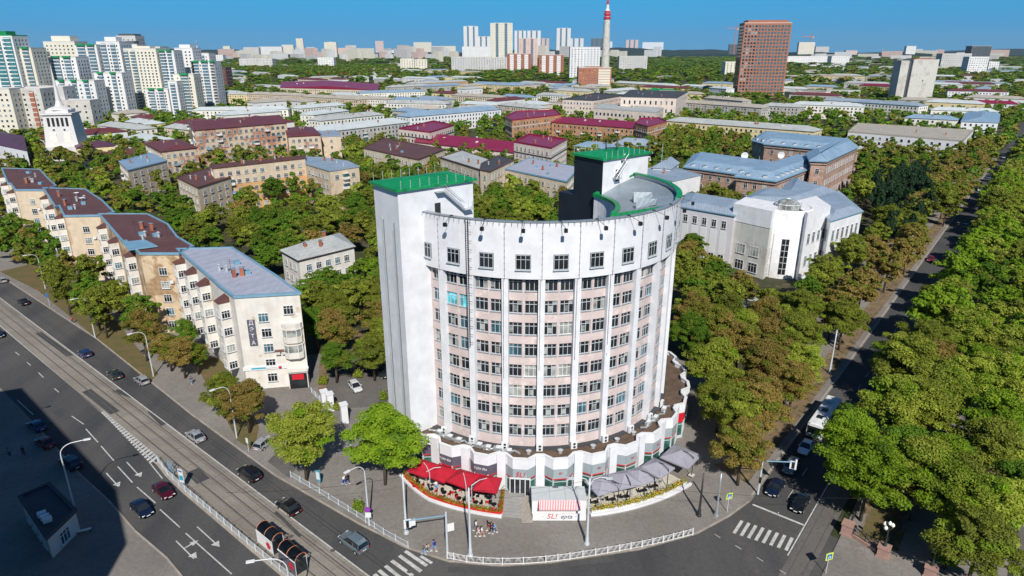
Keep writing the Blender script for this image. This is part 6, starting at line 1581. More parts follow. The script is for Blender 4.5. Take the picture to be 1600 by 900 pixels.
# bus
p=uw(27.5,2.6); bus=thing('bus','pale city bus with a white roof waiting on the avenue behind the white sedan','bus',(p.x,p.y,.01),DN)
b=MB(); L,W,H=12.,2.5,2.95
loft(b,[(-6,[(0,.45),(1.15,.45),(1.2,1.2),(1.2,2.6),(1.05,2.85),(0,2.9)]),(-5.9,[(0,.35),(1.25,.35),(1.25,1.2),(1.25,2.7),(1.1,2.93),(0,3.0)]),(5.85,[(0,.35),(1.25,.35),(1.25,1.2),(1.25,2.7),(1.1,2.93),(0,3.0)]),(6,[(0,.45),(1.18,.45),(1.2,1.2),(1.15,2.6),(1.0,2.85),(0,2.9)])],0); b.build('body',['white_paint'],bus)
b=MB(); b.box((0,1.26,1.85),(11.2,.03,.95)); b.box((0,-1.26,1.85),(11.2,.03,.95)); b.build('side_windows',['car_glass'],bus)
b=MB(); b.box((6.0,0,1.75),(.06,2.2,1.3)); b.build('windscreen',['car_glass'],bus); b=MB(); b.box((5.99,0,.75),(.08,2.3,.4)); b.build('bumper',['metal_blue'],bus)
for x in (-3.2,.2,3.2): b=MB(); b.box((x,0,3.05),(1.1,.9,.16)); b.build('roof_hatch',['black_plastic' if x>-1 else 'metal_grey'],bus)
for s in (-1,1):
    for x in (-3.6,3.7): o=put('wheel',TY,bus,(x,s*1.12,.46),0,(1.45,1.5,1.45)); put('rim',RIM,o)
    b=MB(); b.box((6.02,s*.9,.7),(.08,.3,.18)); b.build('headlight',['lamp_globe'],bus)
# tram at the left edge
p=tr0+(tr1-tr0).normalized()*0; q=G(-14,452,1.5); d=(tr1-tr0).normalized(); k=(q-tr0).dot(d); p=tr0+d*(k-4)+nn*0
dn=Vector((d.y,-d.x)); dn=dn if dn.y<0 else -dn; p=tr0+d*(k-7.5)+dn*1.9
tram=thing('tram','red and cream tram entering at the left edge of the photo','tram',(p.x,p.y,.02),math.atan2(d.y,d.x))
b=MB(); loft(b,[(-7.5,[(0,.4),(1.1,.4),(1.15,1.4),(1.1,2.9),(.9,3.2),(0,3.3)]),(-7,[(0,.35),(1.25,.35),(1.25,1.4),(1.25,2.9),(1.05,3.2),(0,3.35)]),(7,[(0,.35),(1.25,.35),(1.25,1.4),(1.25,2.9),(1.05,3.2),(0,3.35)]),(7.5,[(0,.4),(1.0,.4),(1.05,1.4),(.95,2.9),(.8,3.2),(0,3.3)])],0); b.build('body',['far_cream'],tram)
b=MB(); 
for s in (-1,1): b.box((0,s*1.26,.9),(14,.04,.9))
b.box((7.5,0,.9),(.12,2.1,.85)); b.build('skirt',['red_paint'],tram)
b=MB()
for s in (-1,1): b.box((0,s*1.265,2.1),(13.4,.03,.9))
b.box((7.45,0,2.15),(.16,1.9,1.1)); b.build('tram_windows',['car_glass'],tram)
b=MB(); b.tube([(-1,0,3.4),(.8,0,4.4),(-.6,0,5.3)],.06,5); b.box((-.6,0,5.3),(.2,1.6,.08)); b.build('pantograph',['dark_metal'],tram)
# ---------------------------------------------------------------- lamps and poles
def lamp(px,py,h,armdir,label,arm=2.4,z=.12,group='bent white street lamps',two=False):
    p=G(px,py,z); r=thing('street_lamp',label,'street lamp',(p.x,p.y,z),armdir,group)
    b=MB(); pts=[(0,0,0),(0,0,h*.5),(0,0,h-1.6)]
    for i in range(1,6): t=i/5*1.35; pts.append((arm*.62*(1-math.cos(t)),0,h-1.6+1.6*math.sin(t)/math.sin(1.35)))
    b.tube(pts[:3],[.13,.11,.08],8); b.build('pole',['pole_paint'],r)
    for s in ((1,-1) if two else (1,)):
        b=MB(); q=[(x*s,y,zz) for x,y,zz in pts[2:]]+[(arm*s,0,h+.12)]; b.tube(q,.055,6); a=b.build('arm',['white_paint'],r)
        b=MB(); b.box((arm*s+.3*s,0,h+.12),(.85,.32,.16)); b.build('lamp_head',['white_paint'],a)
    return r
PERP=A_RD+math.pi/2       # towards the road from the hotel side
lamp(71,451,10,PERP,'bent street lamp farthest along the left road')
lamp(149,528,10,PERP,'bent street lamp beside the blue stop sign')
lamp(240,588,10,PERP,'bent street lamp in front of the peeling tan end wall')
lamp(370,684,10,PERP,'bent street lamp over the rusty trees near the side turning')
lamp(577,821,10,PERP,'bent street lamp behind the railings with a purple round sign')
lamp(117,795,10.5,PERP+math.pi-.5,'bent street lamp rising out of the deep shade',arm=3.2)
lamp(-22,702,10.5,PERP+math.pi-.3,'bent street lamp whose head pokes in at the left edge',arm=3)
p=G(396,877,10.6); q=Vector((p.x,p.y))-Vector((math.cos(PERP+math.pi-.6),math.sin(PERP+math.pi-.6)))*-3.2
px_,py_=PJ(q.x,q.y,0); lamp(px_,py_,10.5,PERP-.6,'bent street lamp whose head shows at the bottom edge by the tram shelters',arm=3.2)
def pole(px,py,h,label,name='tram_wire_pole',m='pole_paint'):
    p=G(px,py,.12); r=thing(name,label,'pole',(p.x,p.y,.12),0,'tall grey poles on the corner pavement')
    b=MB(); b.lathe([(.25,0),(.25,1.0),(.18,1.25),(.13,h*.6),(.10,h),(0,h)],(0,0,0),10); b.build('shaft',[m],r,(0,0,0),True)
    b=MB(); b.lathe([(.36,0),(.36,.25),(.29,.3)],(0,0,0),10); b.build('foot',[m],r); return r
pole(635,833,9.4,'thick grey pole standing alone left of the red parasols'); 
r=pole(735,868,10.4,'thick grey pole at the left end of the ornate railing')
r=pole(917,850,10.3,'thick grey pole with a two-armed lamp in front of the kiosk')
for s in (-1,1):
    b=MB(); b.tube([(0,0,9.2),(s*.5,-.1,10.2),(s*1.4,-.2,10.6),(s*2.1,-.3,10.5)],.05,6); a=b.build('arm',['white_paint'],r); b=MB(); b.box((s*2.4,-.3,10.45),(.8,.35,.16)); b.build('lamp_head',['pole_paint'],a)
pole(1092,806,7,'thin pole at the shaded end of the grey parasols',m='dark_metal'); pole(1119,806,7.,'pole with posters at the tip of the avenue verge',m='metal_grey'); pole(1296,583,9.5,'tall pole on the avenue verge beyond the bus'); pole(1178,640,8.5,'grey pole among the verge trees left of the bus')  # tree shade on the first two poles is put into their darker materials
# round sign on the lamp, blue stop sign, poster
def sign(px,py,h,board,mat,label,z=.12,rz=0.,back='metal_grey',post='pole_paint',extra=None,edge=None):
    p=G(px,py,z); r=thing('road_sign',label,'sign',(p.x,p.y,z),rz,None); b=MB(); b.tube([(0,0,0),(0,0,h)],.05,6); b.build('post',[post],r)
    b=MB(); b.box((0,-.07,h-board[1]/2),(board[0],.04,board[1])); bo=b.build('board',[mat],r)
    if edge: b=MB(); b.box((0,-.1,h-board[1]/2),(board[0]*.72,.03,board[1]*.72)); b.build('panel',[edge],bo)
    if extra: extra(r,bo,h)
    return r
def ped(r,bo,h):
    b=MB(); b.add([(-.26,-.125,h-.75),(.26,-.125,h-.75),(0,-.125,h-.27)],[(0,1,2)],0)
    b.tube([(0,-.14,h-.42),(0,-.14,h-.58),(-.09,-.14,h-.7)],.025,4,1); b.tube([(0,-.14,h-.56),(.1,-.14,h-.69)],.022,4,1); b.box((0,-.14,h-.38),(.06,.02,.06),1); b.build('symbol',['white_paint','black_plastic'],bo)
sign(1136,800,3.2,(.95,.95),'yellow_sign','yellow framed blue pedestrian crossing sign on the verge tip left of the avenue',rz=.3,edge='blue_paint',extra=ped)
sign(1290,896,3.2,(1.05,1.05),'yellow_sign','yellow framed blue pedestrian crossing sign at the bottom edge of the photo',rz=.3,edge='blue_paint',extra=ped,z=.12)
sign(78,478,3.4,(1.1,1.0),'blue_paint','blue bus stop board by the kerb of the left road',rz=-.5)
sign(499,758,2.6,(.9,1.8),'teal_sign','oval advertising stand behind the railings at the kerb tree',rz=-.5,edge='far_white')
def tramsign(r,bo,h):
    b=MB(); b.box((0,-.10,h-.35),(.7,.02,.28),0); b.box((0,-.10,h-1.5),(.75,.02,.8),1); b.build('panel',['blue_paint','teal_sign'],bo)
sign(287,762,3.3,(.95,2.3),'far_white','white and blue tram stop board on the island by the zebra wedge',z=.05,rz=-.4,extra=tramsign)
sign(389,706,2.6,(.5,.9),'far_white','small white sign by the side turning',rz=-.5)
b=MB(); p=G(577,821,.12); b.lathe([(0,-.03),(.42,-.03),(.42,.03),(0,.03)],(0,0,0),16); rt=tag(b.build('round_sign',['purple_sign']),'round purple sign fixed on the lamp post behind the railings','sign'); rt.rotation_euler=(math.pi/2,0,.1); rt.location=(p.x,p.y-.2,2.9)
b=MB(); b.box((0,0,0),(.8,.06,.8)); rt=tag(b.build('square_sign',['white_paint']),'white square sign below the purple round one on the lamp post','sign'); rt.location=(p.x+.02,p.y-.2,2.0)
# traffic signals on mast arms
def signal_arm(px,py,h,ang,arm,label,boards):
    p=G(px,py,.12); r=thing('traffic_light',label,'traffic light',(p.x,p.y,.12),ang,None)
    b=MB(); b.lathe([(.16,0),(.13,h),(0,h)],(0,0,0),8); b.build('post',['pole_paint'],r)
    b=MB(); b.tube([(0,0,h-.5),(arm,0,h+.1)],.09,6); a=b.build('arm',['metal_blue'],r)
    b=MB(); b.box((arm*.95,0,h-.4),(.35,.3,1.0),0); b.box((arm*.95,-.02,h-.4),(.9,.04,1.3),1); b.build('signal_head',['black_plastic','white_paint'],a)
    for x,zz,w,hh,m,o in boards:
        b=MB(); b.box((x,-.14,zz),(w,.06,hh),0); bo=b.build('board',[m],r)
        if o: b=MB(); b.box((x-w*.2,-.19,zz),(w*.2,.03,hh*.4)); b.box((x+w*.2,-.19,zz+.1),(w*.15,.03,hh*.3)); b.build('panel',['teal_sign'],bo)
    b=MB(); b.box((.0,-.25,2.6),(.32,.28,.9)); b.build('signal_head',['black_plastic'],r)
    return r
signal_arm(699,862,6.2,math.pi+.35,5.2,'pale blue traffic light mast with yellow edged boards over the zebra',[(4.6,5.7,1.4,1.0,'far_white',True),(-.5,3.6,1.1,1.2,'far_white',False)])
signal_arm(1184,772,6.2,-.28,4.3,'traffic light mast reaching over the avenue lanes',[(4.4,6.0,.25,1.7,'white_paint',False)])
# ---------------------------------------------------------------- railings
def railing(name,line,label,h=1.0,mat='white_paint',ornate=False,step=2.,z=.12,mid=True,group=None):
    L=(line[0].x,line[0].y,z); r=thing(name,label,'railing',L,0,group); pts=[]
    for a,c in zip(line,line[1:]):
        k=max(1,round((c-a).length/step)); pts+=[a.lerp(c,i/k) for i in range(k)]
    pts.append(line[-1]); b=MB()
    for a,c in zip(pts,pts[1:]):
        for zz in (.12,h-.05)+((h*.5,) if ornate and 0 else ()): b.tube([(a.x,a.y,zz+z),(c.x,c.y,zz+z)],.035,4,cap=False)
        d=c-a
        if ornate:
            for q in range(2):
                s=a+d*(q*.5); e=a+d*(q*.5+.5); m=(s+e)/2
                for rr_ in (.42,.3):
                    pr=None
                    for t in range(7):
                        th=math.pi*t/6; x=m+(d.normalized())*(-math.cos(th))*rr_; y=.15+z+(h-.25)*math.sin(th)*rr_/.45
                        if pr: b.tube([pr,(x.x,x.y,y)],.025,3,cap=False)
                        pr=(x.x,x.y,y)
        else:
            n=max(2,int(d.length/.22))
            for q in range(1,n): x=a+d*q/n; b.box((x.x,x.y,z+h*.52),(.03,.03,h*.8))
    b.build('rail_panel',[mat],r,(L[0],L[1],z))
    for i,p in enumerate(pts[:98]): b=MB(); b.box((0,0,h/2+.04),(.12,.12,h+.08)); put('post',b.mesh('post',[mat]),r,(p.x-L[0],p.y-L[1],0))
    return r
kc=smooth([G(*q) for q in ((699,874),(740,882),(800,884),(870,879),(950,866),(1020,853),(1082,837))],1)
railing('ornate_railing',kc,'white ornate railing with fan arches curving round the corner kerb',1.05,ornate=True)
railing('street_railing',[G(*q) for q in ((455,746),(500,772),(545,800),(600,836),(638,857))],'pale straight railing on the kerb of the left road ending at the zebra',.95,'pole_paint')
isl=[G(*q) for q in ((247,722),(262,742),(290,769),(340,811),(400,862),(465,915))]
railing('island_railing',isl,'pale blue railing on the tram stop island',1.05,'pole_paint',z=.1)
b=MB(); 
for a,c in zip(isl,isl[1:]):
    d=(c-a).normalized(); n_=Vector((-d.y,d.x))*.3; b.prism([a-n_*1.3,c-n_*1.3,c+n_,a+n_],0,.10)
o=b.build('island_kerb','curb'); o['kind']='structure'
b=MB(); a,c=G(247,716),G(300,766); d=(c-a).normalized(); n_=Vector((-d.y,d.x)); n_=n_ if n_.y>0 else -n_; b.prism([G(247,722),G(300,777),G(470,915),G(492,915),G(316,777)],0,.09); o=b.build('platform',['tram_concrete']); o['kind']='structure'
b=MB()
for s in range(3): b.box((s*.0,0,.9+s*.0),(.1,.1,1.6)); 
p=G(268,738,.1); r=thing('stop_gate','pale blue metal frame at the tip of the tram island','barrier',(p.x,p.y,.1),-.7); b=MB()
for x in (-.8,0,.8): b.box((x,0,1.0),(.08,.08,2.0))
for zz in (.4,1.2,1.9): b.box((0,0,zz),(1.7,.06,.08))
b.build('frame',['metal_blue'],r)
# ---------------------------------------------------------------- tram shelters
def shelter(px,py,label,ad):
    p=G(px,py,.1); d=(tr1-tr0).normalized(); r=thing('tram_shelter',label,'tram shelter',(p.x,p.y,.1),math.atan2(d.y,d.x),'tram shelters on the island')
    b=MB(); n=8; W=1.7; Ls=3.7; vs=[]
    for x in (-Ls/2,Ls/2):
        for i in range(n+1): t=math.pi*i/n*.85+.1; vs.append((x,-W/2*math.cos(t)+.1,2.1+.75*math.sin(t)))
    b.add(vs,[(i,i+1,n+2+i,n+1+i) for i in range(n)]+[(n+1+i,n+2+i,i+1,i) for i in range(n)],0); b.build('roof',['car_glass'],r)
    for x in (-Ls/2,0,Ls/2):
        b=MB(); pr=[(x,-W/2*math.cos(math.pi*i/n*.85+.1)+.1,2.13+.75*math.sin(math.pi*i/n*.85+.1)) for i in range(n+1)]; b.tube(pr,.04,4); b.build('roof_rib',['orange_paint'],r)
    b=MB(); b.tube([(-Ls/2,W/2,2.35),(Ls/2,W/2,2.35)],.07,4); b.tube([(-Ls/2,-W/2,2.15),(Ls/2,-W/2,2.15)],.07,4,1); b.build('roof_beam',['orange_paint','white_paint'],r)
    for x in (-Ls/2,Ls/2):
        for y in (-W/2+.05,W/2-.05): b=MB(); b.box((x,y,1.1),(.08,.08,2.2)); b.build('leg',['pole_paint'],r)
    b=MB(); b.box((0,-W/2,1.1),(Ls,.05,1.6)); bo=b.build('back_panel',[ad],r)
    b=MB(); b.box((1.0,-W/2-.03,1.15),(.7,.02,1.0)); b.box((1.0,-W/2-.03,1.15),(1.1,.025,.4)); b.build('advert_mark',['red_paint'],bo)
    b=MB(); b.box((Ls/2,0,1.1),(.05,W-.2,1.9)); b.build('side_panel',['car_glass'],r)
    b=MB(); b.box((0,-W/2+.35,.45),(3.2,.4,.06)); b.build('bench',['rust_metal'],r); return r
shelter(424,853,'arched glass tram shelter with a white advert panel, the upper one','far_white'); shelter(459,884,'arched glass tram shelter with a dark advert panel, the lower one','dark_sign')
# ---------------------------------------------------------------- cafe terraces
def terrace(name,t0,t1,r0,r1,label,edge,floor='deck'):
    n=24; ts=arc(t0,t1,n); b=MB()
    R=lambda t:(r1 if not callable(r1) else r1(t))
    b.prism([pol(t,r0) for t in ts]+[pol(t,R(t)) for t in ts[::-1]],.10,.30,0); o=b.build(name,[floor]); o['kind']='structure'
    b=MB()
    for i in range(n): b.prism([pol(ts[i],R(ts[i])),pol(ts[i+1],R(ts[i+1])),pol(ts[i+1],R(ts[i+1])-.35),pol(ts[i],R(ts[i])-.35)],.10,.62)
    return tag(b.build('low_wall',[edge]),label,'wall')
rl=lambda t:31.9-max(0,(-t-30))*.12
terrace('terrace',-44,-9.3,27.6,rl,'low white kerb wall round the red parasol terrace','white_wall')
rr2=lambda t:32.0+(t-13)*.045
terrace('terrace',13.2,44,27.6,rr2,'low white kerb wall round the grey parasol terrace','white_wall')
def flower_clump(mats,seed,l=1.7,w=.55,h=.6,n=260,ls=.2):
    rs=np.random.default_rng(seed); c=np.stack([rs.uniform(-l/2,l/2,n),rs.uniform(-w/2,w/2,n),.35+np.abs(rs.standard_normal(n))*h*.5],1)
    nn_=rs.standard_normal((n,3))+np.array([0,0,.6]); nn_/=np.linalg.norm(nn_,axis=1)[:,None]; t=np.cross(nn_,rs.standard_normal((n,3))); t/=np.linalg.norm(t,axis=1)[:,None]; b_=np.cross(nn_,t)
    V=np.stack([c-t*ls*.5,c-b_*ls*.35,c+t*ls*.5,c+b_*ls*.35],1).reshape(-1,3); return quads_mesh('plants',V,rs.integers(0,len(mats),n).astype(np.int32),mats)
plain('petal_red',(.5,.02,.02),.6,.1,1); plain('petal_orange',(.62,.20,.03),.6,.1,1); plain('petal_yellow',(.75,.5,.04),.6,.1,1)
FLr=[flower_clump(['leaf_bright','petal_red','leaf_green','leaf_yellow'],i) for i in (1,2,3)]; FLy=[flower_clump(['leaf_bright','leaf_green','leaf_green','petal_orange','leaf_yellow','petal_yellow'] if i!=5 else ['leaf_green','petal_yellow'],i,h=.8) for i in (4,5,6)]
bx_=MB(); bx_.box((0,0,.22),(1.8,.5,.44)); pr_=bx_.mesh('planter',['plastic_red']); bw_=MB(); bw_.box((0,0,.25),(1.7,.5,.5)); pw_=bw_.mesh('planter',['white_paint'])
def planters(t0,t1,n,rf,box,fl,z,what,grp,order):
    for i in range(n):
        t=t0+(t1-t0)*(i+.5)/n; p=pol(t,rf(t)-.75); r=thing('flower_box',f'{what}, {order[0]}' if i==0 else (f'{what}, {order[1]}' if i==n-1 else what+', along the low wall'),'flower box',(*p,z),R_(t),grp)
        put('box',box,r); put('plants',fl[i%len(fl)],r)
planters(-43,-10,11,rl,pr_,FLr,.31,'red box of green grass and red flowers','red flower boxes',('at the tree end','beside the front steps'))
planters(14,43,12,rr2,pw_,FLy,.31,'white box of green plants and orange flowers','white flower boxes',('beside the kiosk','at the shaded end'))
for i in range(4): 
    p=pol(-9.9-.25*i,31-.5-i*1.05); r=thing('flower_box','red box of grass along the steps edge of the red terrace','flower box',(*p,.31),R_(-10)+math.pi/2,'red boxes along the steps'); put('box',pr_,r,(0,0,0),0,(.55,1,1)); put('plants',FLr[i%3],r,(0,0,0),0,(.55,1,1.3))
# parasols
px_seed=[1]
def parasol(t,r,size,mat,pole_m,label,group,z=.3,h=2.75,mastoff=(0,0),rz=None):
    p=pol(t,r); R0=thing('parasol',label,'parasol',(*p,z+.16*math.sin(px_seed[0]*2.3)),R_(t)+.13*math.sin(px_seed[0]*1.7),group); px_seed[0]+=1; b=MB(); s=size/2; n=8
    rim=[(s,0),(s,s),(0,s),(-s,s),(-s,0),(-s,-s),(0,-s),(s,-s)]
    vs=[(0,0,h+1.0)]+[(x*.5,y*.5,h+.42-(.03 if k%2 else 0)) for k,(x,y) in enumerate(rim)]+[(x,y,h-(.06 if k%2 else 0)) for k,(x,y) in enumerate(rim)]+[(x*1.0,y*1.0,h-.28) for x,y in rim]
    fs=[(0,1+k,1+(k+1)%8) for k in range(8)]+[(1+k,9+k,9+(k+1)%8,1+(k+1)%8) for k in range(8)]+[(9+k,17+k,17+(k+1)%8,9+(k+1)%8) for k in range(8)]
    b.add(vs,fs,0); b.build('canopy',[mat],R0)
    b=MB()
    for k,(x,y) in enumerate(rim): b.tube([(0,0,h+.87),(x*.5,y*.5,h+.45),(x*.98,y*.98,h+.01)],.022,3)
    b.build('ribs',[mat],R0)
    mx,my=mastoff; b=MB(); b.tube([(mx,my,0),(mx,my,h+.5)],.06,6); b.build('mast',[pole_m],R0)
    if mx or my: b=MB(); b.tube([(mx,my,h+.45),(mx*.5,my*.5,h+.95),(0,0,h+.9)],.055,5); b.build('arm',[pole_m],R0)
    b=MB(); b.box((mx,my,.05),(.8,.8,.1)); b.build('foot',['concrete'],R0)
def pt(px,py,z=3.1):
    p=G(px,py,z)-HC; return math.degrees(math.atan2(p.x,-p.y)),p.length
GRP='red square parasols on the left terrace'
for px,py,mo,lab in ((662,731,(1.9,-1.2),'red square parasol half under the bright tree, leftmost'),(690,736,(-1.6,-1.7),'red square parasol second from the left'),(724,747,(1.7,-1.9),'red square parasol third from the left'),(762,755,(-2.0,-1.5),'red square parasol nearest the front steps')):
    t,r=pt(px,py); parasol(t,r,3.5,'red_cloth','pole_paint',lab,GRP,mastoff=mo)
GRP='grey square parasols on the right terrace'
for px,py,mo,lab in ((941,755,(1.9,-1.4),'grey parasol nearest the kiosk'),(976,749,(-.1,-1.8),'grey parasol second from the kiosk'),(999,742,(1.3,-1.9),'grey parasol third from the kiosk'),(1027,729,(.2,-1.8),'grey parasol fourth from the kiosk'),(1064,713,(.2,-1.9),'large grey parasol in the dappled shade at the right end')):
    t,r=pt(px,py); parasol(t,r,3.75 if px<1060 else 4.6,'grey_cloth','black_plastic',lab,GRP,mastoff=mo)
# overhead tram wires with their span wires
def wire(name,a,c,za,zc,label,sag=.35):
    o=MB(); L=(a.x,a.y,0); pts=[(*(a.lerp(c,i/10)),za+(zc-za)*i/10-sag*math.sin(math.pi*i/10)) for i in range(11)]; o.tube(pts,.022,3); tag(o.build(name,['black_plastic'],None),label,'wire')
W1,W2,W3=G(635,833,0),G(735,868,0),G(917,850,0)
wire('overhead_wire',tr0+dn*1.9+(tr1-tr0).normalized()*380,tr1+dn*1.9,5.9,5.9,'thin overhead wire above the right hand tram track',.0)
wire('overhead_wire',tr0+dn*5.1+(tr1-tr0).normalized()*380,tr1+dn*5.1,5.9,5.9,'thin overhead wire above the left hand tram track',.0)
wire('span_wire',W1,G(396,877,0)+Vector((-3,2)),9.0,9.0,'span wire from the lone thick pole across the tram road',.6)
wire('span_wire',W2,W3,10.,10.,'span wire between the two tall corner poles',.5)
wire('span_wire',W3,uw(-2,16),10.,8.5,'span wire from the lamp pole in front of the kiosk across the avenue',.8)
# tables and chairs
def table_mesh():
    b=MB(); b.lathe([(0,.70),(.38,.70),(.38,.74),(0,.74)],(0,0,0),12,0); top=b.mesh('table_top',['black_plastic']); b=MB(); b.tube([(0,0,0),(0,0,.7)],.04,6); b.lathe([(.25,0),(.22,.03),(0,.03)],(0,0,0),8); return top,b.mesh('pedestal',['black_plastic'])
TT,TP=table_mesh()
def chair_meshes(m):
    b=MB(); b.box((0,0,.44),(.46,.46,.05)); s=b.mesh('seat',[m]); b=MB(); n=7
    vs=[];
    for i in range(n): a=math.pi*(i/(n-1))*.9+.05*math.pi; vs+=[(.25*math.cos(a),.25*math.sin(a),.46),(.28*math.cos(a),.28*math.sin(a),.85)]
    b.add(vs,[(2*i,2*i+2,2*i+3,2*i+1) for i in range(n-1)]+[(2*i+1,2*i+3,2*i+2,2*i) for i in range(n-1)]); k=b.mesh('backrest',[m]); l=MB(); l.tube([(0,0,0),(0,0,.43)],.02,4); return s,k,l.mesh('leg',['black_plastic' if m!='black_plastic' else 'galvanised'])
CH={'red':chair_meshes('plastic_red'),'black':chair_meshes('black_plastic'),'grey':chair_meshes('far_grey')}
def cafe(t,r,colr,n,lab,grp):
    p=pol(t,r); R0=thing('cafe_table',lab[0],'table',(*p,.3),0,grp+' tables'); put('table_top',TT,R0); put('pedestal',TP,R0)
    for i in range(n):
        a=R_(t)+i*2*math.pi/n+.4; c=colr[i%len(colr)]; q=p+Vector((math.cos(a),math.sin(a)))*.72
        C=thing('cafe_chair',lab[1].replace('#',{'red':'red','black':'black','grey':'pale grey'}[c]),'chair',(*q,.3),a-math.pi/2,grp+' '+c+' chairs'); s,k,l=CH[c]; put('seat',s,C); put('backrest',k,C)
        for x in (-.19,.19):
            for y in (-.19,.19): put('leg',l,C,(x,y,0))
rnd=random.Random(4)
for t,r in ((-40,29.2),(-36,30.1),(-33,28.6),(-31,30.2),(-27,29.9),(-25,28.4),(-22,30.2),(-19,28.8),(-17,30.2),(-14,28.7),(-12,30.0)):
    cafe(t,r,('red','black') if rnd.random()<.6 else ('black','red','grey'),3,('round black cafe table on the red parasol terrace','# tub chair at a table on the red parasol terrace'),'red terrace')
for t,r in ((16,30),(18.5,28.8),(21,30.2),(25,30.4),(27.5,29),(31,30.5),(35,30.6),(38,29.4)):
    cafe(t,r,('grey','black'),3,('round black cafe table on the grey parasol terrace','# tub chair at a table on the grey parasol terrace'),'grey terrace')
# ---------------------------------------------------------------- kiosk
ka=G(831,807,.12); kb=G(915,807,.12); d=(kb-ka).normalized(); n_=Vector((-d.y,d.x)); W=(kb-ka).length; D=2.9; Hk=2.7
kr=thing('kiosk','white summer kiosk with a red striped awning and curly red lettering beside the steps','kiosk',(*ka,.12),math.atan2(d.y,d.x))
b=MB(); b.box((W/2,D/2,Hk/2),(W,D,Hk)); b.build('wall',['white_wall'],kr)
plain('kiosk_sheet',(.62,.67,.70),.5,.18,.9,c2=(.48,.50,.50)); b=MB(); b.box((W/2,D/2+.05,Hk+.05),(W+.1,D+.2,.1)); 
b.build('roof',['kiosk_sheet'],kr)
b=MB()
for x in (W*.33,W*.62,W*.85): b.box((x,D/2,Hk+.115),(.05,D,.03))
b.build('roof_seam',['metal_grey'],kr)
b=MB(); ns=52; x0,x1=W*.12,W*.90
for i in range(ns):
    a0_=x0+(x1-x0)*i/ns; a1_=x0+(x1-x0)*(i+1)/ns; m=i%2
    b.add([(a0_,.0,Hk+.1),(a1_,.0,Hk+.1),(a1_,-1.1,Hk-.65),(a0_,-1.1,Hk-.65)],[(3,2,1,0)],m); b.add([(a0_,-1.1,Hk-.65),(a1_,-1.1,Hk-.65),(a1_,-1.1,Hk-.85),(a0_,-1.1,Hk-.85)],[(3,2,1,0)],m)
b.build('awning',['stripe_red','white_paint'],kr)
b=MB(); b.box((W/2,-.03,Hk*.6),(W*.72,.05,1.0)); b.build('counter_window',['glass_dark'],kr)
b=MB(); b.box((W/2,-.9,.62),(W*.98,.08,1.1)); fb=b.build('front_board',['white_paint'],kr)
q=text('·',.9,(W*.20,-.97,.74),0,'stripe_red',fb,(0,0,0)); q=text('SL!',1.15,(W*.36,-.97,.76),0,'stripe_red',fb,(0,0,0),.25); q=text('epta ·',.95,(W*.66,-.97,.72),0,'dark_sign',fb,(0,0,0),.35)
# ---------------------------------------------------------------- gate pillars, boundary wall, small yard things
for px,py,hh,lab in ((508,634,3.0,'white gate pillar nearest the lavender roofed block'),(517,641,3.4,'white gate pillar in the middle of the yard entrance'),(539,660,3.6,'white gate pillar half hidden by the big bright tree')):
    p=G(px,py,.12); r=thing('gate_pillar',lab,'pillar',(*p,.12),.5,'white gate pillars of the yard'); b=MB(); b.box((0,0,hh/2),(1.1,1.1,hh)); b.build('shaft',['white_wall'],r); b=MB(); b.box((0,0,hh+.08),(1.35,1.35,.18)); b.build('cap',['white_wall'],r)
railing('gate',[G(512,639),G(515,642)],'dark metal gate leaf between the first two white pillars',1.9,'dark_metal',step=1.)
railing('yard_fence',[G(487,614),G(507,634)],'low pale fence from the lavender roofed block to the gate',1.0,'pole_paint')
# satellite dish on the podium roof next to the tower
p=pol(-45.5,24.0); r=thing('satellite_dish','orange rimmed satellite dish on the podium roof by the left tower','satellite dish',(*p,6.5),.3); b=MB(); b.lathe([(0,0),(.3,.05),(.6,.2)],(0,0,1.2),14,0); o=b.build('dish',['orange_paint'],r); b=MB(); b.tube([(0,0,0),(0,0,1.25)],.05,5); b.build('stand',['galvanised'],r)
# flat shaded kiosk on the near pavement
ks_=[G(*q,3.2) for q in ((32,779),(77,759),(118,800),(74,842))]
rt,pp,L,ro=building('shop_pavilion','flat roofed shop pavilion standing in deep shade at the lower left','pavilion',ks_,3.2,'far_grey','roof_tar','flat',1,2.2,('cross',1.7,1.8),None,extras=0,limit=20,top=.6)
for dx in (0,1.2,2.2): b=MB(); p=G(66+dx*4,806+dx*4,3.6); b.box((*p,3.9),(1.0,.7,.6),0,.6); b.build('air_conditioner',['white_paint'],ro,L)
for px,py in ((100,838),(132,832)):
    p=G(px,py,.12); r=thing('bench','pale bench by the shaded shop pavilion','bench',(*p,.12),.4,'benches by the pavilion'); b=MB(); b.box((0,0,.42),(1.7,.45,.07)); b.build('seat',['far_white'],r)
    for s in (-.7,.7): b=MB(); b.box((s,0,.2),(.08,.4,.4)); b.build('leg',['dark_metal'],r)
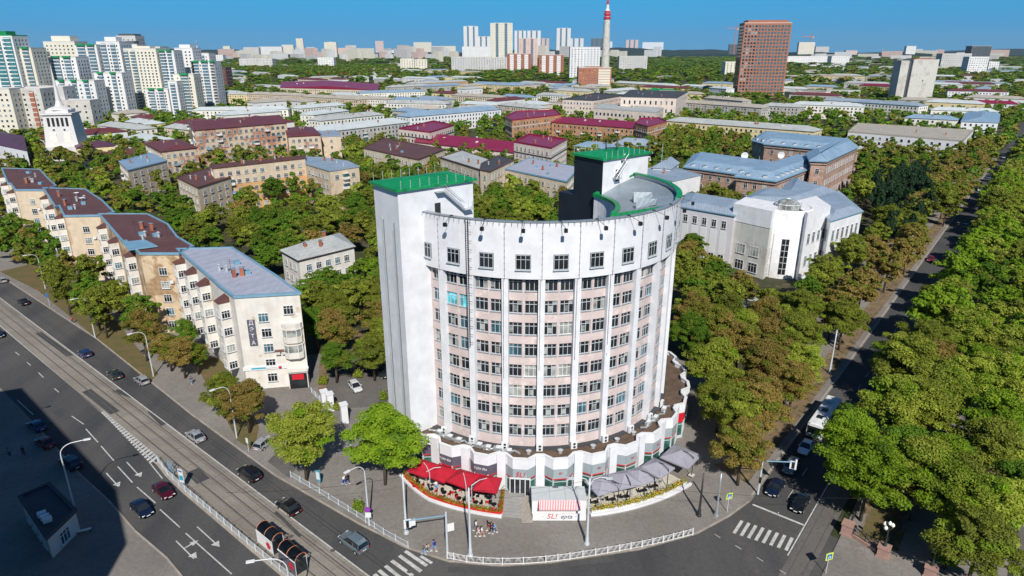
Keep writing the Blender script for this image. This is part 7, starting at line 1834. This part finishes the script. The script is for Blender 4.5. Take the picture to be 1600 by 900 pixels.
# ---------------------------------------------------------------- boulevard entrance: stone plinths, iron fence, globe lamps
def plinth(u,w,h,lab,z=.12,s=1.3):
    p=uw(u,w); r=thing('stone_plinth',lab,'plinth',(*p,z),A_UU,'pink stone plinths of the boulevard fence'); b=MB(); b.box((0,0,h/2),(s,s,h)); b.build('shaft',['pink_granite'],r); b=MB(); b.box((0,0,h+.08),(s+.2,s+.2,.16)); b.box((0,0,.1),(s+.2,s+.2,.2)); b.build('cap',['pink_granite'],r); return p
plinth(.2,12.9,1.5,'pink stone plinth at the tram track corner of the boulevard'); pl2=plinth(-1.4,17.6,1.3,'pink stone plinth under the first four-globe lamp'); pl3=plinth(-1.6,22.9,1.3,'pale stone plinth under the second four-globe lamp')
b=MB(); a,c=uw(.0,13.7),uw(-1.2,16.8); d=(c-a).normalized(); n_=Vector((-d.y,d.x))*.25; b.prism([a-n_,c-n_,c+n_,a+n_],.12,.55); tag(b.build('stone_base_wall',['pink_granite']),'low pink stone wall between the first two plinths','wall')
railing('iron_fence',[uw(.0,13.7),uw(-1.2,16.8)],'black iron fence on the low pink stone wall',1.2,'dark_metal',z=.55)
railing('iron_fence',[uw(1.2,12.9),uw(4,12.9),uw(20,12.9),uw(60,12.9)],'black iron fence between the tram track and the boulevard',1.3,'dark_metal',step=2.)
railing('iron_fence',[uw(1.0,17.6),uw(7.5,18.6),uw(20,18.6)],'black iron fence beside the boulevard lawn',1.2,'dark_metal')
def globe_lamp(p,lab,z=1.7,h=2.9):
    r=thing('globe_lamp',lab,'street lamp',(*p,z),.4,'four-globe boulevard lamps'); b=MB(); b.lathe([(.22,0),(.2,.3),(.1,.45),(.07,1.4),(.1,1.5),(.06,h)],(0,0,0),10); b.build('post',['bronze'],r,(0,0,0),True)
    for k in range(4):
        a=k*math.pi/2; rr_=.62 if k else .0; x,y=(.62*math.cos(a),.62*math.sin(a)); zz=h-.15
        if k==3: x=y=0; zz=h+.35
        b=MB(); b.tube([(0,0,h-.5),(x*.6,y*.6,h-.6),(x,y,zz-.15)],.035,5); ar=b.build('arm',['bronze'],r)
        b=MB(); b.lathe([(.0,-.24),(.16,-.2),(.25,0),(.2,.18),(.06,.32),(0,.4)],(x,y,zz+.15),12); b.build('globe',['lamp_globe'],ar,(0,0,0),True)
globe_lamp(pl2,'four-globe lamp on the pink plinth at the boulevard corner'); globe_lamp(pl3,'four-globe lamp at the bottom edge beside the round bush')
globe_lamp(uw(140,-3.0),'tall white globe lamp on the avenue verge near the conifers',.12,8.5)
b=MB()
for i in range(5): b.box((i*.32,0,.02),(.06,1.2,.04))
p=uw(1.8,12.2); g=tag(b.build('grating',['dark_metal']),'iron grating by the tram track corner','grating'); g.location=(*p,.13)
# flags and hedge near the palace
for i in range(4):
    p=G(1309+i*5,302-i*3,0); r=thing('flagpole','white flagpole in the row before the stone palace','flagpole',(*p,0),0,'flagpoles of the palace'); b=MB(); b.tube([(0,0,0),(0,0,12)],[.14,.07],6); b.build('pole',['white_paint'],r)
# roof of low pavilion between trees
building('garden_pavilion','small low pavilion with a pale roof among the trees before the white culture house','pavilion',rect((1135,470),(1190,500),4,7),4,'pale_plaster','roof_pale','flat',1,3,('two',1.2,1.4),None,extras=0)
# ---------------------------------------------------------------- people
def cloth(name,c):
    if name not in M: plain(name,c,.85,.08,3.)
    return name
def skin_obj(name,verts,edges,radii,mat,parent):
    me=bpy.data.meshes.new(name); me.from_pydata(verts,edges,[]); o=bpy.data.objects.new(name,me); col.objects.link(o)
    md=o.modifiers.new('s','SKIN'); md.use_smooth_shade=True
    for v,r in zip(me.skin_vertices[0].data,radii): v.radius=(r,r)
    me.skin_vertices[0].data[0].use_root=True
    o.modifiers.new('u','SUBSURF').levels=1; o.modifiers['u'].render_levels=1
    o.data.materials.append(M[mat]); 
    if parent: o.parent=parent
    return o
HUMAN={}
def human_meshes(step,armswing,shorts,sleeves,bag):
    """one skinned body, shirt and trousers baked to meshes; height 1.75, facing +x"""
    key=(step,armswing,shorts,sleeves,bag)
    if key in HUMAN: return HUMAN[key]
    s=step; V=[(0,0,.95),(0,0,1.15),(0,0,1.38),(0,0,1.50),(.01,0,1.60),(.02,0,1.70),
       (0,.10,.90),(s*.22,.10,.50),(s*.30-.05,.10,.09),(s*.30+.10,.10,.04),(0,-.10,.90),(-s*.16,-.10,.50),(-s*.38,-.10,.12),(-s*.38+.13,-.10,.05),
       (0,.18,1.40),(-armswing*.12,.23,1.12),(-armswing*.05+.1,.24,.88),(-armswing*.05+.14,.24,.80),(0,-.18,1.40),(armswing*.12,-.23,1.12),(armswing*.22+.05,-.24,.88),(armswing*.22+.09,-.24,.80),(.03,0,1.64)]
    E=[(0,1),(1,2),(2,3),(3,4),(4,22),(22,5),(0,6),(6,7),(7,8),(8,9),(0,10),(10,11),(11,12),(12,13),(2,14),(14,15),(15,16),(16,17),(2,18),(18,19),(19,20),(20,21)]
    Rr=[.13,.12,.13,.055,.075,.08,.085,.06,.042,.035,.085,.06,.042,.035,.06,.045,.032,.035,.06,.045,.032,.035,.10]
    out=[]
    def bake(nm,vs,es,rs_):
        o=skin_obj(nm,vs,es,rs_,'skin',None); bpy.context.view_layer.update(); me=bpy.data.meshes.new_from_object(o.evaluated_get(bpy.context.evaluated_depsgraph_get())); me.name=nm
        bpy.data.objects.remove(o); me.materials.clear(); return me
    out.append(bake('body',V,E,Rr))
    e=V[15] if not sleeves else V[16]; f=V[19] if not sleeves else V[20]
    sv=[V[0],V[1],V[2],(0,0,1.45),V[14],e,V[18],f]; out.append(bake('shirt',sv,[(0,1),(1,2),(2,3),(2,4),(4,5),(2,6),(6,7)],[.16,.145,.155,.085,.085,.065,.085,.065]))
    k1=V[7] if shorts else V[8]; k2=V[11] if shorts else V[12]
    if shorts: tv=[(0,0,.98),V[6],k1,V[10],k2]; te=[(0,1),(1,2),(0,3),(3,4)]; tr_=[.15,.115,.09,.115,.09]
    else: tv=[(0,0,.98),V[6],V[7],k1,V[10],V[11],k2]; te=[(0,1),(1,2),(2,3),(0,4),(4,5),(5,6)]; tr_=[.15,.11,.08,.06,.11,.08,.06]
    out.append(bake('trousers',tv,te,tr_))
    b=MB(); b.lathe([(0,1.79+.03),(.07,1.79),(.105,1.73),(.112,1.66),(.09,1.6)],(-.02,0,0),10); out.append(b.mesh('hair',['black_plastic'],smooth=True))
    HUMAN[key]=out; return out
def person(px,py,ang,h,shirt,trs,hair,label,step=1,arm=1,shorts=False,sleeves=False,z=.12,bag=None,pos=None,group=None):
    p=pos or G(px,py,z); r=thing('person',label,'person',(*p,z),ang,group); s=h/1.75
    body,sh,tr_,ha=human_meshes(step,arm,shorts,sleeves,0)
    for nm,me,m in (('body',body,'skin'),('shirt',sh,shirt),('trousers',tr_,trs),('hair',ha,hair)):
        q=me.copy(); q.materials.clear(); q.materials.append(M[m]); put(nm,q,r,(0,0,0),0,(s,s,s))
    if bag: b=MB(); b.box((-.17,0,1.2),(.16,.3,.42)); put('backpack',b.mesh('backpack',[bag]),r,(0,0,0),0,(s,s,s))
    b=MB(); st=1 if step else 0
    for x,y in ((step*.30+.02,.10),(-step*.38+.06,-.10)): b.box((x,y,.045),(.27,.10,.09))
    put('shoes',b.mesh('shoes',['white_paint']),r,(0,0,0),0,(s,s,s))
    return r
cloth('cloth_blue',(.02,.08,.45)); cloth('cloth_lightblue',(.12,.35,.7)); cloth('cloth_white',(.75,.74,.72)); cloth('cloth_black',(.015,.015,.018)); cloth('cloth_navy',(.03,.035,.09)); cloth('cloth_pink',(.6,.3,.3)); cloth('cloth_jeans',(.12,.2,.32)); cloth('cloth_beige',(.5,.42,.33)); cloth('hair_brown',(.05,.03,.015)); cloth('hair_dark',(.01,.009,.008)); cloth('hair_fair',(.3,.2,.09)); cloth('cloth_red',(.4,.03,.03))
person(678,861,2.6,1.85,'cloth_blue','cloth_lightblue','hair_dark','person in a blue shirt and blue shorts with a dark backpack, walking behind three children',shorts=True,bag='cloth_navy')
person(670,861,2.6,1.2,'cloth_pink','cloth_jeans','hair_brown','child in pink and jeans beside the person in blue')
person(667,862,2.6,1.2,'cloth_beige','cloth_black','hair_dark','child in beige between the other two children',step=.7)
person(662,866,2.6,1.35,'cloth_navy','cloth_lightblue','hair_brown','child in a navy top and pale trousers at the front of the small group')
gp='walkers between the poles'
person(744,829,2.9,1.75,'cloth_white','cloth_jeans','hair_dark','person in a white top and jeans, leftmost of the walkers before the red terrace',group=gp)
person(747,838,2.9,1.68,'cloth_pink','cloth_white','hair_brown','person in pale pink and white walking in the middle before the red terrace',shorts=True,group=gp)
person(753,838,2.9,1.68,'cloth_white','cloth_pink','hair_brown','person in a white dress-like top walking right of the pale pink one',shorts=True,group=gp)
person(764,828,.2,1.70,'cloth_black','cloth_red','hair_fair','person in a black top and dark red shorts walking right of the pole',group=gp,shorts=True)
person(768,832,.2,1.72,'cloth_navy','cloth_black','hair_dark','person in dark clothes close to the one in dark red shorts',group=gp)
person(773,833,.2,1.7,'cloth_lightblue','cloth_jeans','hair_fair','person in pale blue and jeans, rightmost of the walkers',group=gp)
person(538,757,2.5,1.7,'cloth_white','cloth_blue','hair_fair','person in white with blue trousers walking between the two big pavement trees')
person(543,755,2.5,1.75,'cloth_black','cloth_black','hair_dark','person dressed in black beside the one in blue trousers')
person(300,600,1.8,1.72,'cloth_navy','cloth_jeans','hair_dark','person in navy standing on the pavement by the rusty garden trees')
person(114,505,2.4,1.7,'cloth_red','cloth_black','hair_brown','person in red on the pavement near the second lamp')
person(545,697,.6,1.7,'cloth_blue','cloth_jeans','hair_dark','person in blue beside the gate pillar half hidden by the bright tree')
p=pol(-30.5,29.3); person(0,0,2,1.75,'cloth_white','cloth_lightblue','hair_dark','waiter in white and pale blue standing among the red terrace tables',step=.2,arm=.3,z=.3,pos=p)
person(38,712,2.3,1.75,'cloth_black','cloth_navy','hair_dark','person in dark clothes walking in the deep shade at the left',group='walkers in the shade'); person(16,714,2.3,1.7,'cloth_jeans','cloth_navy','hair_dark','person in blue walking near the left edge in the deep shade',group='walkers in the shade')
# parked bicycle-like mopeds left of the block are too small to read; dry bushes by the corner
for px,py,lab in ((560,800,'tuft of yellow-green weeds at the foot of the lamp behind the railing'),(600,625,'low green bush beside the left stair tower'),(770,0,'')):
    if not lab: continue
    p=G(px,py,.12); q=flower_clump(['leaf_yellow','leaf_green'],px,1.3,1.0,1.2,620,.42); o=tag(put('bush',q,None,(*p,.12)),lab,'bush')
for i,(px,py) in enumerate(((560,590),(528,640),(505,600),(495,640))):
    p=G(px,py,.12); q=flower_clump(['leaf_yellow','leaf_olive'],px,1.6,1.2,1.0,520,.42); tag(put('bush',q,None,(*p,.12)),'scrubby bush in the dirt of the hotel yard','bush','scrub in the yard')
